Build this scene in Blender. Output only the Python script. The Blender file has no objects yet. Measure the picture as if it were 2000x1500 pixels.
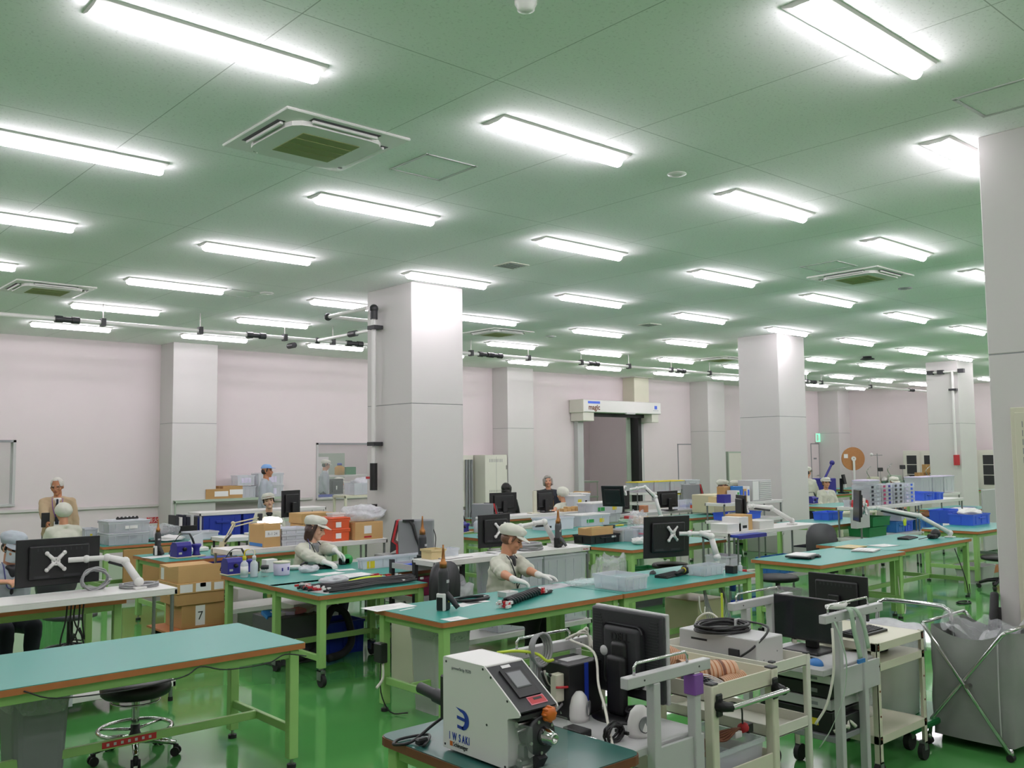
LAMP = 38.0; EXPO = 0.0
import bpy, bmesh, math, random
from math import sin, cos, pi, radians
from mathutils import Vector, Matrix, noise as mnoise
random.seed(7)
SC = bpy.context.scene
COL = SC.collection
V = Vector
# ---------------------------------------------------------------- camera
F, YAW, PITCH, ROLL = 1812.05, 0.72643, 0.07584, -0.009783
CAMZ = 1.865
fw = V((sin(YAW)*cos(PITCH), cos(YAW)*cos(PITCH), sin(PITCH)))
r0 = V((cos(YAW), -sin(YAW), 0)); u0 = r0.cross(fw)
rt = cos(ROLL)*r0 + sin(ROLL)*u0
up = -sin(ROLL)*r0 + cos(ROLL)*u0
cam = bpy.data.cameras.new('camera')
cam.sensor_width = 36; cam.lens = F/2000*36; cam.clip_end = 200
co = bpy.data.objects.new('camera', cam)
co.matrix_world = Matrix((( rt.x, up.x, -fw.x, 0), (rt.y, up.y, -fw.y, 0), (rt.z, up.z, -fw.z, CAMZ), (0, 0, 0, 1)))
COL.objects.link(co); SC.camera = co

def ray(px, py):
    return rt*((px-1000)/F) + up*(-(py-750)/F) + fw
def at(px, py, z):
    "world x, y of the point at height z that the photo shows at (px, py)"
    d = ray(px, py); t = (z-CAMZ)/d.z
    return d.x*t, d.y*t
def atY(px, py, Y):
    d = ray(px, py); t = Y/d.y
    return d.x*t, d.z*t+CAMZ
def atX(px, py, X):
    d = ray(px, py); t = X/d.x
    return d.y*t, d.z*t+CAMZ
def proj(x, y, z):
    p = V((x, y, z-CAMZ)); c = p.dot(fw)
    return 1000+F*p.dot(rt)/c, 750-F*p.dot(up)/c, c
def along(p, axis, px=None, py=None):
    "length along the axis from p until it reaches image column px or row py"
    q = V((p[0], p[1], p[2]-CAMZ)); a = V(axis)
    if px is not None:
        k, b = (px-1000)/F, rt
    else:
        k, b = -(py-750)/F, up
    return (k*q.dot(fw)-q.dot(b))/(a.dot(b)-k*a.dot(fw))
def pxbox(z, near, lx=None, rx=None, ty=None):
    x, y = at(near[0], near[1], z)
    w = along((x, y, z), (1, 0, 0), px=rx) if rx else 0
    d = along((x, y, z), (0, 1, 0), px=lx) if lx else 0
    h = along((x, y, z), (0, 0, 1), py=ty) if ty else 0
    return x, y, w, d, h

# ---------------------------------------------------------------- materials
def lin(h):
    h = h.lstrip('#'); o = []
    for i in (0, 2, 4):
        c = int(h[i:i+2], 16)/255
        o.append(c/12.92 if c <= .04045 else ((c+.055)/1.055)**2.4)
    return o
MATS = {}
#       colour, roughness, metallic, alpha, noise amount, noise scale, bump
DEF = dict(
 wall=('d6cbcd', .6, 0, 1, .02, 3, .02), column=('cdc9c8', .55, 0, 1, .015, 3, .02), trim=('c9c3c2', .5, 0, 1, .02, 4, 0),
 white=('dddbd9', .4, 0, 1, .02, 6, 0), offwhite=('d3d1c6', .45, 0, 1, .03, 6, 0), cream=('cfccb8', .45, 0, 1, .03, 6, 0),
 lightgrey=('b9b9b9', .45, 0, 1, .03, 6, 0), grey=('85878a', .5, 0, 1, .04, 6, 0), darkgrey=('4a4b4e', .5, 0, 1, .05, 8, 0),
 charcoal=('2b2c2f', .5, 0, 1, .06, 9, 0), black=('151517', .45, 0, 1, .08, 9, 0), screen=('1a1c22', .15, 0, 1, .03, 3, 0),
 teal=('2f8f83', .38, 0, 1, .04, 2.5, .01), tealdark=('2f5f58', .3, 0, 1, .05, 2.5, .01), edge=('a8683a', .5, 0, 1, .12, 14, 0), edgedark=('6e3f28', .5, 0, 1, .15, 14, 0),
 green=('93bd70', .42, 0, 1, .06, 8, .01), greenbin=('16743c', .4, 0, 1, .05, 5, 0), chrome=('c9c9c9', .12, 1, 1, .02, 9, 0), steel=('a7a6a3', .3, 1, 1, .05, 12, 0), zinc=('8d9090', .35, .8, 1, .05, 12, 0),
 gold=('9a6b40', .35, .9, 1, .05, 9, 0), blue=('1f38a0', .4, 0, 1, .05, 6, 0), bluelight=('3b63d8', .4, 0, 1, .05, 6, 0), bluemid=('2f74b8', .4, 0, 1, .05, 6, 0), indigo=('2f2a86', .4, 0, 1, .05, 6, 0), purple=('7d4b9c', .5, 0, 1, .1, 12, 0),
 red=('b52a30', .45, 0, 1, .05, 6, 0), orange=('d2562a', .45, 0, 1, .05, 6, 0), amber=('c7651f', .3, 0, 1, .04, 6, 0), yellow=('d9c52c', .5, 0, 1, .05, 6, 0), lime=('c4d83c', .45, 0, 1, .04, 6, 0), pink=('dd8b9b', .5, 0, 1, .05, 6, 0), magenta=('a1285c', .5, 0, 1, .06, 6, 0),
 card=('b08a58', .75, 0, 1, .08, 7, .03), cardlight=('c39d68', .75, 0, 1, .07, 7, .03), tape=('bf9862', .35, 0, 1, .04, 9, 0), yellowbox=('d09a3c', .6, 0, 1, .06, 6, 0), paper=('e6e4e4', .7, 0, 1, .02, 9, 0), manila=('cdb98a', .7, 0, 1, .04, 9, 0),
 clear=('dfe3ea', .25, 0, .38, .03, 5, 0), frost=('dcdee6', .4, 0, .72, .03, 5, 0), film=('e4e6ee', .2, 0, .30, .25, 30, .2), filmdense=('e2e2ea', .25, 0, .62, .25, 22, .25), glass=('e8f2ee', .04, 0, .10, 0, 3, 0), acrylic=('cfd8d4', .05, 0, .10, 0, 3, 0),
 uniform=('c9c9bb', .85, 0, 1, .05, 18, .08), uniformcap=('d2d1c6', .85, 0, 1, .05, 18, .06), bluegrey=('a9b0b8', .85, 0, 1, .05, 18, .08), capblue=('7fa6d6', .85, 0, 1, .04, 18, .05), beige=('b39d7e', .85, 0, 1, .06, 20, .08), mustard=('b38630', .85, 0, 1, .06, 20, .08), navy=('20232f', .85, 0, 1, .08, 18, .08), blackcloth=('1b1b1e', .9, 0, 1, .1, 18, .08), greycloth=('6d6f70', .85, 0, 1, .06, 18, .05), bagcloth=('8a8d89', .8, 0, 1, .09, 10, .06),
 skin=('c98f70', .55, 0, 1, .05, 14, .02), skintan=('b57a58', .55, 0, 1, .06, 14, .02), skinpale=('dcae92', .55, 0, 1, .04, 14, .02), lips=('b0605c', .5, 0, 1, .03, 9, 0), eyewhite=('e6e2de', .3, 0, 1, .02, 9, 0), brow=('3a2b24', .8, 0, 1, .1, 20, 0), browgrey=('9b938c', .8, 0, 1, .1, 20, 0), glove=('e0deda', .8, 0, 1, .03, 25, .05), hairbrown=('3b261e', .45, 0, 1, .25, 40, .2), hairlight=('6b4a35', .45, 0, 1, .25, 40, .2), hairblack=('191514', .45, 0, 1, .25, 40, .2), hairgrey=('c7c2bb', .6, 0, 1, .2, 40, .2), hairsilver=('9a948d', .6, 0, 1, .25, 40, .2), mask=('d7dae0', .8, 0, 1, .03, 18, .04),
 rubber=('1c1c1d', .7, 0, 1, .08, 9, 0), cablegrey=('9a9a9c', .5, 0, 1, .05, 9, 0), cableblack=('1d1d1f', .5, 0, 1, .08, 9, 0), cablewhite=('d6d3c8', .5, 0, 1, .04, 9, 0), cablegreen=('9fb5a0', .55, 0, 1, .06, 30, .1), lanyard=('4a4a86', .6, 0, 1, .05, 9, 0), cork=('b0794a', .7, 0, 1, .12, 16, .03), palegreen=('a5b3a2', .5, 0, 1, .04, 6, 0), olive=('8c8f5c', .7, 0, 1, .05, 30, .02), green2=('2f9a4a', .45, 0, 1, .05, 6, 0), beigeplastic=('c8bf9e', .45, 0, 1, .03, 6, 0), lilac=('cfc6de', .5, 0, 1, .04, 8, 0),
)
def M(name):
    if name in MATS: return MATS[name]
    m = bpy.data.materials.new(name); MATS[name] = m; m.use_nodes = True
    nt = m.node_tree; nd = nt.nodes; lk = nt.links; nd.clear()
    out = nd.new('ShaderNodeOutputMaterial'); b = nd.new('ShaderNodeBsdfPrincipled')
    lk.new(b.outputs[0], out.inputs[0])
    c, ro, me, al, na, ns, bp = DEF[name]
    c = lin(c)
    b.inputs['Roughness'].default_value = ro; b.inputs['Metallic'].default_value = me
    tc = nd.new('ShaderNodeTexCoord'); n = nd.new('ShaderNodeTexNoise')
    n.inputs['Scale'].default_value = ns; n.inputs['Detail'].default_value = 4
    lk.new(tc.outputs['Object'], n.inputs['Vector'])
    mx = nd.new('ShaderNodeMix'); mx.data_type = 'RGBA'
    mx.inputs[6].default_value = [v*(1-na) for v in c]+[1]; mx.inputs[7].default_value = [min(1, v*(1+na)) for v in c]+[1]
    lk.new(n.outputs[0], mx.inputs[0]); lk.new(mx.outputs[2], b.inputs['Base Color'])
    if bp:
        bu = nd.new('ShaderNodeBump'); bu.inputs['Strength'].default_value = min(1, bp*4); bu.inputs['Distance'].default_value = .01
        lk.new(n.outputs[0], bu.inputs['Height']); lk.new(bu.outputs[0], b.inputs['Normal'])
    if al < 1:
        b.inputs['Alpha'].default_value = al
    return m

# ---------------------------------------------------------------- mesh builder
class MB:
    def __init__(s, mat='white'):
        s.bm = bmesh.new(); s.mats = [mat]; s.i = 0; s.T = None
    def m(s, mat):
        if mat not in s.mats: s.mats.append(mat)
        s.i = s.mats.index(mat); return s
    def _new(s, vs, fs, smooth=False):
        if s.T is not None: vs = [s.T @ V(v) for v in vs]
        vv = [s.bm.verts.new(v) for v in vs]
        out = []
        for f in fs:
            try: q = s.bm.faces.new([vv[i] for i in f])
            except ValueError: continue
            q.material_index = s.i; q.smooth = smooth; out.append(q)
        return vv, out
    def box(s, x0, x1, y0, y1, z0, z1, bev=0, seg=1):
        vs = [(x, y, z) for x in (x0, x1) for y in (y0, y1) for z in (z0, z1)]
        fs = [(0, 1, 3, 2), (4, 6, 7, 5), (0, 4, 5, 1), (2, 3, 7, 6), (0, 2, 6, 4), (1, 5, 7, 3)]
        vv, ff = s._new(vs, fs)
        if bev:
            es = list({e for f in ff for e in f.edges})
            r = bmesh.ops.bevel(s.bm, geom=es, offset=bev, segments=seg, affect='EDGES', profile=.5)
            for f in r['faces']: f.material_index = s.i; f.smooth = seg > 1
        return s
    def cbox(s, c, d, bev=0, seg=1):
        return s.box(c[0]-d[0]/2, c[0]+d[0]/2, c[1]-d[1]/2, c[1]+d[1]/2, c[2]-d[2]/2, c[2]+d[2]/2, bev, seg)
    def _ring(s, c, a, b, r, n, r2=None):
        return [c+a*(r*cos(2*pi*k/n))+b*((r2 or r)*sin(2*pi*k/n)) for k in range(n)]
    def cyl(s, p, q, r, r2=None, n=16, smooth=True):
        p, q = V(p), V(q); r2 = r if r2 is None else r2
        d = (q-p).normalized(); a = d.orthogonal().normalized(); b = d.cross(a)
        vs = s._ring(p, a, b, r, n)+s._ring(q, a, b, r2, n)
        s._new(vs, [(k, (k+1) % n, n+(k+1) % n, n+k) for k in range(n)], smooth)
        s._new(vs, [tuple(range(n-1, -1, -1)), tuple(range(n, 2*n))])
        return s
    def lathe(s, prof, c=(0, 0, 0), n=24, sx=1, sy=1, axis='z', smooth=True):
        vs = []; fs = []
        for r, z in prof:
            for k in range(n):
                x, y = r*sx*cos(2*pi*k/n), r*sy*sin(2*pi*k/n)
                p = (x, y, z) if axis == 'z' else ((z, x, y) if axis == 'x' else (x, z, y))
                vs.append((c[0]+p[0], c[1]+p[1], c[2]+p[2]))
        for j in range(len(prof)-1):
            for k in range(n):
                fs.append((j*n+k, j*n+(k+1) % n, (j+1)*n+(k+1) % n, (j+1)*n+k))
        fs.append(tuple(range(n-1, -1, -1))); fs.append(tuple((len(prof)-1)*n+k for k in range(n)))
        s._new(vs, fs, smooth); return s
    def sph(s, c, r, n=12, m=8):
        r = (r, r, r) if not hasattr(r, '__len__') else r
        prof = [(sin(pi*j/m), -cos(pi*j/m)) for j in range(m+1)]
        vs = []; fs = []
        for a, z in prof:
            for k in range(n):
                vs.append((c[0]+r[0]*a*cos(2*pi*k/n), c[1]+r[1]*a*sin(2*pi*k/n), c[2]+r[2]*z))
        for j in range(m):
            for k in range(n):
                fs.append((j*n+k, j*n+(k+1) % n, (j+1)*n+(k+1) % n, (j+1)*n+k))
        vv, ff = s._new(vs, fs, True)
        bmesh.ops.remove_doubles(s.bm, verts=vv, dist=1e-6); return s
    def tube(s, pts, r, n=8, closed=False, sub=0):
        P = [V(p) for p in pts]
        if sub: P = spline(P, sub, closed)
        N = len(P); vs = []; fs = []; a = None
        for i in range(N):
            t = (P[(i+1) % N]-P[i-1]) if (closed or 0 < i < N-1) else (P[1]-P[0] if i == 0 else P[-1]-P[-2])
            t.normalize()
            if a is None: a = t.orthogonal().normalized()
            a = (a-t*a.dot(t)).normalized() if (a-t*a.dot(t)).length > 1e-6 else t.orthogonal().normalized()
            b = t.cross(a)
            rr = r[i*len(r)//N] if hasattr(r, '__len__') else r
            vs += s._ring(P[i], a, b, rr, n)
        for i in range(N if closed else N-1):
            j = (i+1) % N
            for k in range(n):
                fs.append((i*n+k, i*n+(k+1) % n, j*n+(k+1) % n, j*n+k))
        if not closed:
            fs.append(tuple(range(n-1, -1, -1))); fs.append(tuple((N-1)*n+k for k in range(n)))
        s._new(vs, fs, True); return s
    def prism(s, poly, axis, a, b, smooth=False):
        "polygon (2D) extruded along an axis; poly order: x-> (y,z), y-> (x,z), z-> (x,y)"
        def P(p, t): return {'x': (t, p[0], p[1]), 'y': (p[0], t, p[1]), 'z': (p[0], p[1], t)}[axis]
        n = len(poly); vs = [P(p, a) for p in poly]+[P(p, b) for p in poly]
        fs = [(k, (k+1) % n, n+(k+1) % n, n+k) for k in range(n)]+[tuple(range(n-1, -1, -1)), tuple(range(n, 2*n))]
        vv, ff = s._new(vs, fs, smooth)
        bmesh.ops.recalc_face_normals(s.bm, faces=ff); return s
    def ribbon(s, pts, wid, th=.002, sub=0):
        "flat strip through pts; wid = half width vector"
        P = [V(p) for p in pts]
        if sub: P = spline(P, sub)
        w = V(wid); vs = []; fs = []
        for i, p in enumerate(P):
            t = (P[min(i+1, len(P)-1)]-P[max(i-1, 0)]).normalized(); nn = t.cross(w).normalized()*th/2
            vs += [p-w-nn, p+w-nn, p+w+nn, p-w+nn]
        for i in range(len(P)-1):
            for k in range(4): fs.append((i*4+k, i*4+(k+1) % 4, i*4+4+(k+1) % 4, i*4+4+k))
        n = len(P)-1
        fs += [(3, 2, 1, 0), (n*4, n*4+1, n*4+2, n*4+3)]
        s._new(vs, fs, True); return s
    def grid(s, fn, nu, nv, closed_u=False):
        vs = [fn(i/(nu if closed_u else nu-1), j/(nv-1)) for j in range(nv) for i in range(nu)]
        fs = [(j*nu+i, j*nu+(i+1) % nu, (j+1)*nu+(i+1) % nu, (j+1)*nu+i) for j in range(nv-1) for i in range(nu if closed_u else nu-1)]
        s._new(vs, fs, True); return s
    def done(s, name, parent=None, loc=None, rz=0):
        bmesh.ops.recalc_face_normals(s.bm, faces=s.bm.faces)
        me = bpy.data.meshes.new(name); s.bm.to_mesh(me); s.bm.free()
        for k in s.mats: me.materials.append(M(k))
        o = bpy.data.objects.new(name, me); COL.objects.link(o)
        if parent: o.parent = parent
        if loc: o.location = loc
        if rz: o.rotation_euler = (0, 0, rz)
        return o
def spline(P, sub, closed=False):
    N = len(P); out = []
    for i in range(N if closed else N-1):
        p0 = P[i-1] if (i > 0 or closed) else P[0]*2-P[1]
        p1, p2 = P[i], P[(i+1) % N]
        p3 = P[(i+2) % N] if (i+2 < N or closed) else p2*2-p1
        for k in range(sub):
            t = k/sub
            out.append(.5*((2*p1)+(p2-p0)*t+(2*p0-5*p1+4*p2-p3)*t*t+(3*p1-p0-3*p2+p3)*t**3))
    if not closed: out.append(P[-1])
    return out

def tag(o, label, cat, group=None, kind=None):
    if label: o['label'] = label
    if cat: o['category'] = cat
    if group: o['group'] = group
    if kind: o['kind'] = kind
    return o
def thing(name, label, cat, loc=(0, 0, 0), rz=0, group=None):
    o = bpy.data.objects.new(name, None); COL.objects.link(o)
    o.empty_display_size = .05
    o.location = loc; o.rotation_euler = (0, 0, rz)
    return tag(o, label, cat, group)
def struct(name, mb, parent=None, label=None):
    o = mb.done(name, parent)
    if not parent: o['kind'] = 'structure'
    if label: o['label'] = label
    return o
def dup(root, loc, rz=0, label=None, group=None, sc=None):
    r = root.copy(); COL.objects.link(r); r.location = loc; r.rotation_euler = (0, 0, rz)
    if sc: r.scale = sc
    if label: r['label'] = label
    if group: r['group'] = group
    for ch in root.children:
        c = ch.copy(); COL.objects.link(c); c.parent = r
        for g in ch.children:
            d = g.copy(); COL.objects.link(d); d.parent = c
    return r
def text(s, name, size, mat, parent, loc, rot, depth=.0006, sx=1, align='LEFT', bold=0):
    cu = bpy.data.curves.new(name, 'FONT'); cu.body = s; cu.size = size; cu.extrude = depth; cu.align_x = align; cu.offset = bold
    cu.resolution_u = 3
    t = bpy.data.objects.new('tmp', cu)
    dg = bpy.context.evaluated_depsgraph_get(); COL.objects.link(t); dg.update()
    me = bpy.data.meshes.new_from_object(t.evaluated_get(dg)); me.name = name
    bpy.data.objects.remove(t); bpy.data.curves.remove(cu)
    me.materials.clear(); me.materials.append(M(mat))
    o = bpy.data.objects.new(name, me); COL.objects.link(o); o.parent = parent
    o.location = loc; o.rotation_euler = rot; o.scale = (sx, 1, 1)
    return o
ORD = 'first second third fourth fifth sixth seventh eighth ninth tenth eleventh twelfth thirteenth fourteenth'.split()
# ================================================================ people
import numpy as np
DG = None
def _lath(vs, fs, rings, n):
    "rings: (centre, axis a, axis b, radius) list closed by poles at both ends"
    o = len(vs)
    for c, a, b in rings:
        for k in range(n): vs.append(c+a*cos(2*pi*k/n)+b*sin(2*pi*k/n))
    for j in range(len(rings)-1):
        for k in range(n): fs.append((o+j*n+k, o+j*n+(k+1) % n, o+j*n+n+(k+1) % n, o+j*n+n+k))
    fs.append(tuple(o+k for k in range(n-1, -1, -1))); fs.append(tuple(o+(len(rings)-1)*n+k for k in range(n)))
def _cap(L, p, r1, q_, r2, n=12):
    p, q_ = V(p), V(q_); d = q_-p
    u = d.normalized() if d.length > 1e-5 else V((0, 0, 1)); a = u.orthogonal().normalized(); b = u.cross(a); R = []
    for j in range(5): t = -pi/2+.08+(pi/2-.08)*j/4; R.append((p+u*r1*sin(t), a*r1*cos(t), b*r1*cos(t)))
    for j in range(5): t = (pi/2-.08)*j/4; R.append((q_+u*r2*sin(t), a*r2*cos(t), b*r2*cos(t)))
    if d.length > .5: pass
    _lath(L[0], L[1], R, n)
def _ell(L, c, r, M3=None, n=18):
    M3 = M3 or Matrix.Identity(3); R = []
    for j in range(13):
        t = -pi/2+.06+(pi-.12)*j/12; R.append((V(c)+M3 @ V((0, 0, r[2]*sin(t))), M3 @ V((r[0]*cos(t), 0, 0)), M3 @ V((0, r[1]*cos(t), 0))))
    _lath(L[0], L[1], R, n)
def blend(prims, name, mat, voxel, parent=None, smooth=2, wrinkle=0, seed=0, paint=None):
    "one continuous skin grown round the listed capsules and ellipsoids"
    L = ([], [])
    for p in prims:
        if p[0] == 'c': _cap(L, *p[1:5])
        else: _ell(L, *p[1:])
    me = bpy.data.meshes.new('tmp'); me.from_pydata(L[0], [], L[1]); me.update()
    o = bpy.data.objects.new('tmp', me); COL.objects.link(o)
    md = o.modifiers.new('r', 'REMESH'); md.mode = 'VOXEL'; md.voxel_size = voxel; md.use_smooth_shade = True
    dg = bpy.context.evaluated_depsgraph_get(); dg.update()
    m2 = bpy.data.meshes.new_from_object(o.evaluated_get(dg)); bpy.data.objects.remove(o); bpy.data.meshes.remove(me)
    m2.name = name
    nv = len(m2.vertices); co = np.empty(nv*3, np.float64); m2.vertices.foreach_get('co', co); co = co.reshape(-1, 3)
    ed = np.empty(len(m2.edges)*2, np.int64); m2.edges.foreach_get('vertices', ed); ed = ed.reshape(-1, 2)
    deg = np.bincount(ed.ravel(), minlength=nv).reshape(-1, 1).clip(1)
    for _ in range(smooth):
        acc = np.stack([np.bincount(ed[:, 0], co[ed[:, 1], k], nv)+np.bincount(ed[:, 1], co[ed[:, 0], k], nv) for k in range(3)], 1)
        co = co*.5+.5*acc/deg
    if wrinkle:
        m2.vertices.foreach_set('co', co.ravel()); m2.update()
        no = np.empty(nv*3, np.float32); m2.vertices.foreach_get('normal', no); no = no.reshape(-1, 3)
        x, y, z = co[:, 0], co[:, 1], co[:, 2]; s_ = seed*.37
        k = np.sin(x*31+z*17+s_+2*np.sin(y*23+s_))*np.sin(z*24-y*15+1.3*s_)*.55+np.sin(x*57-z*33+y*21+s_*2+1.5*np.sin(z*41))*.35*np.sin(z*13+s_)
        co = co+no*(wrinkle*k)[:, None]
    m2.vertices.foreach_set('co', co.ravel()); m2.update()
    m2.materials.clear()
    for m_ in ([mat] if isinstance(mat, str) else mat): m2.materials.append(M(m_))
    m2.polygons.foreach_set('use_smooth', np.ones(len(m2.polygons), bool))
    if paint: paint(m2)
    ob = bpy.data.objects.new(name, m2); COL.objects.link(ob)
    if parent: ob.parent = parent
    return ob
def hand_prims(w, f, n, side, s=1, curl=.35, thumb=1):
    "w wrist, f finger direction, n back of the hand, side = thumb side"
    f = V(f).normalized(); n = (V(n)-f*V(n).dot(f)).normalized(); t = f.cross(n)*side
    w = V(w); P = []
    kn = []
    for i, off in enumerate((.030, .010, -.010, -.028)):
        k = w+f*(.088-.004*abs(i-1))*s+t*off*s; kn.append(k)
        P.append(('c', w+t*off*.6*s+f*.01*s, .017*s, k, .0125*s))
    for i, (k, L) in enumerate(zip(kn, (.068, .076, .071, .056))):
        d = f.copy(); p = k; c = curl*(1+.18*i)
        d = (d*cos(.35*c)-n*sin(.35*c)+t*(.10-.07*i)).normalized()
        for j, (fr, r) in enumerate(((.44, .0098), (.32, .0088), (.24, .0078))):
            q_ = p+d*L*fr*s; P.append(('c', p, (r+.0008)*s, q_, r*s)); p = q_
            ang = c*.8; d = (d*cos(ang)-n*sin(ang)).normalized()
    a = w+t*.022*s+f*.018*s; b = a+(t*.8+f*.75-n*.25).normalized()*.042*s; c_ = b+(t*.25+f*.9-n*.35).normalized()*.032*s; e = c_+(f*.95-n*.35-t*.1).normalized()*.024*s
    P += [('c', a, .016*s, b, .0125*s), ('c', b, .0118*s, c_, .0105*s), ('c', c_, .0105*s, e, .0088*s)]
    return P
def ik(a, b, l1, l2, hint):
    a, b = V(a), V(b); d = b-a; L = min(d.length, (l1+l2)*.995); u = d.normalized(); b2 = a+u*L
    x = (l1*l1-l2*l2+L*L)/(2*L); h_ = math.sqrt(max(0, l1*l1-x*x)); hv = V(hint)-u*V(hint).dot(u)
    return a+u*x+hv.normalized()*h_, b2
def person(lab, top, rz, seated=True, lean=.12, head=(0, 0, 0), hands=(None, None), skin='skin', jacket='uniform', sleeves='long', pants='navy', cap='uniformcap', hair=None, gloves=None, vox=.009, sc=1, male=False, curl=.5, shirt=None, cap_style='work', extras=(), hint=((.5, -.5, -.7), (-.5, -.5, -.7)), hn=None, group=None, brow='brow', hang=False):
    """top = (px, py, Y): where the photo shows the top of the head and the distance along the hall; rz turns local +Y (facing)
    head = (yaw, pitch down, roll); hands = wrist goals in world space"""
    X, zt = atY(top[0], top[1], top[2])
    r = bpy.data.objects.new('person', None)
    S = V((0, sin(lean), cos(lean))); tl = .47*sc
    HM = Matrix.Rotation(head[0], 3, 'Z') @ Matrix.Rotation(-head[1], 3, 'X') @ Matrix.Rotation(head[2], 3, 'Y')
    capup = .018 if cap else (.012 if hair else 0)
    nb = S*tl
    hc = nb+V((0, sin(lean*.6)*.10, .115))*sc+HM @ V((0, .02, .05))*sc
    topz = hc.z+(HM @ V((0, 0, .122+capup)))[2]*sc
    hz = zt-topz
    P = V((0, 0, hz)); N = P+nb; H = P+hc
    R3 = Matrix.Rotation(rz, 3, 'Z')
    org = V((X, top[2], 0))-R3 @ V((H.x, H.y, 0)); org.z = 0
    inv = R3.transposed()
    hp = lambda p: H+HM @ (V(p)*sc)
    sw = (.168 if male else .152)*sc
    prims = [('e', hp((0, -.012, .035)), (.074*sc, .092*sc, .086*sc), HM), ('e', hp((0, .020, -.032)), (.057*sc, .068*sc, .078*sc), HM), ('c', hp((0, .058, -.088)), .026*sc, hp((0, .045, -.07)), .032*sc),
             ('c', hp((0, .084, .006)), .008*sc, hp((0, .102, -.026)), .0125*sc), ('c', hp((-.012, .092, -.029)), .008*sc, hp((.012, .092, -.029)), .008*sc), ('c', hp((-.04, .073, .026)), .012*sc, hp((.04, .073, .026)), .012*sc),
             ('c', hp((-.018, .083, -.052)), .009*sc, hp((.018, .083, -.052)), .009*sc)]
    for s in (-1, 1):
        prims += [('e', hp((s*.040, .058, -.022)), (.024*sc, .024*sc, .026*sc), HM), ('e', hp((s*.076, -.004, -.008)), (.010*sc, .020*sc, .030*sc), HM)]
    neck = hp((0, -.02, -.075))
    prims.append(('c', neck, .050*sc, N-S*.03, .056*sc))
    ch = P+S*.33*sc; wa = P+S*.15*sc; fr = V((0, cos(lean), -sin(lean)))
    prims += [('c', ch+V((-.07, 0, 0))*sc, .10*sc, ch+V((.07, 0, 0))*sc, .10*sc), ('c', ch, .10*sc, wa, .11*sc), ('c', wa, .11*sc, P, .115*sc)]
    jk = [('c', ch+V((-.068, 0, 0))*sc, .122*sc, ch+V((.068, 0, 0))*sc, .122*sc), ('c', wa+V((-.055, .01, 0))*sc, .128*sc, wa+V((.055, .01, 0))*sc, .128*sc), ('c', P+V((-.06, 0, -.01)), .132*sc, P+V((.06, 0, -.01)), .132*sc)]
    for s in (-1, 1): jk += [('c', ch+V((s*.066, 0, 0))*sc, .12*sc, wa+V((s*.055, .01, 0))*sc, .126*sc), ('c', wa+V((s*.055, .01, 0))*sc, .126*sc, P+V((s*.06, 0, 0))*sc, .13*sc)]
    gl = []
    wrists = []
    for s, g, hnt in ((1, hands[0], hint[0]), (-1, hands[1], hint[1])):
        sh = N-S*.055*sc+V((s*sw, 0, 0))
        if g is None:
            if hang: goal = sh+V((s*.06, .06, -.50))*sc
            else: goal = sh+V((s*-.02, .30, -.30))*sc
        else: goal = inv @ (V(g)-org)
        el, wr = ik(sh, goal, .27*sc, .245*sc, (hnt[0], hnt[1], hnt[2]))
        wrists.append(wr)
        prims += [('c', N-S*.04+V((s*.04, 0, 0)), .05*sc, sh, .05*sc), ('c', sh, .05*sc, el, .041*sc), ('c', el, .041*sc, wr, .027*sc)]
        fdir = (wr-el).normalized()
        if g is not None and not hang: fdir = (fdir+V((-s*.25, .35, -.25))).normalized() if hn is None else V(hn[0 if s == 1 else 1])
        hd_ = hand_prims(wr, fdir, (s*.2, .1, 1) if not hang else (s, .1, .1), -1 if s == 1 else 1, sc, curl)
        # the thumb lies towards the body's middle for a hand held palm down
        tt = fdir.cross(V((0, 0, 1)))
        prims += hd_
        gl.append([('c', el.lerp(wr, .82), .031*sc, wr, .030*sc)]+[(k, a, ra+.0022*sc, b, rb+.0022*sc) for k, a, ra, b, rb in hd_])
        jk += [('c', N-S*.035+V((s*.05, 0, 0))*sc, .066*sc, sh, .068*sc), ('c', sh-S*.05*sc-V((s*.03, 0, 0)), .07*sc, sh, .068*sc)]
        if sleeves == 'long': jk += [('c', sh, .070*sc, el, .060*sc), ('c', el, .060*sc, el.lerp(wr, .80), .046*sc), ('c', el.lerp(wr, .80), .047*sc, el.lerp(wr, .9), .041*sc)]
        else: jk += [('c', sh, .072*sc, sh.lerp(el, .6), .072*sc), ('c', sh.lerp(el, .6), .073*sc, sh.lerp(el, .92), .064*sc)]
    # legs
    pn = [('c', P+V((-.06, 0, -.02)), .125*sc, P+V((.06, 0, -.02)), .125*sc)]; shoes = []
    for s in (-1, 1):
        hip = P+V((s*.085, 0, -.02)); 
        if seated:
            kn = V((s*.11, .40*sc, max(.40, hz-.04))); an = V((s*.10, .36*sc, .09))
        else:
            kn = V((s*.09, .03, .47*hz/.82)); an = V((s*.095, -.02, .085))
        prims += [('c', hip, .085*sc, kn, .056*sc), ('c', kn, .054*sc, an, .036*sc), ('c', an, .036*sc, an+V((s*.01, .14, -.05)), .028*sc)]
        pn += [('c', hip, .108*sc, kn, .074*sc), ('c', kn, .074*sc, an+V((0, 0, .02)), .056*sc)]
        shoes += [('c', an+V((0, -.03, -.042)), .045, an+V((s*.01, .15, -.047)), .04)]
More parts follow.
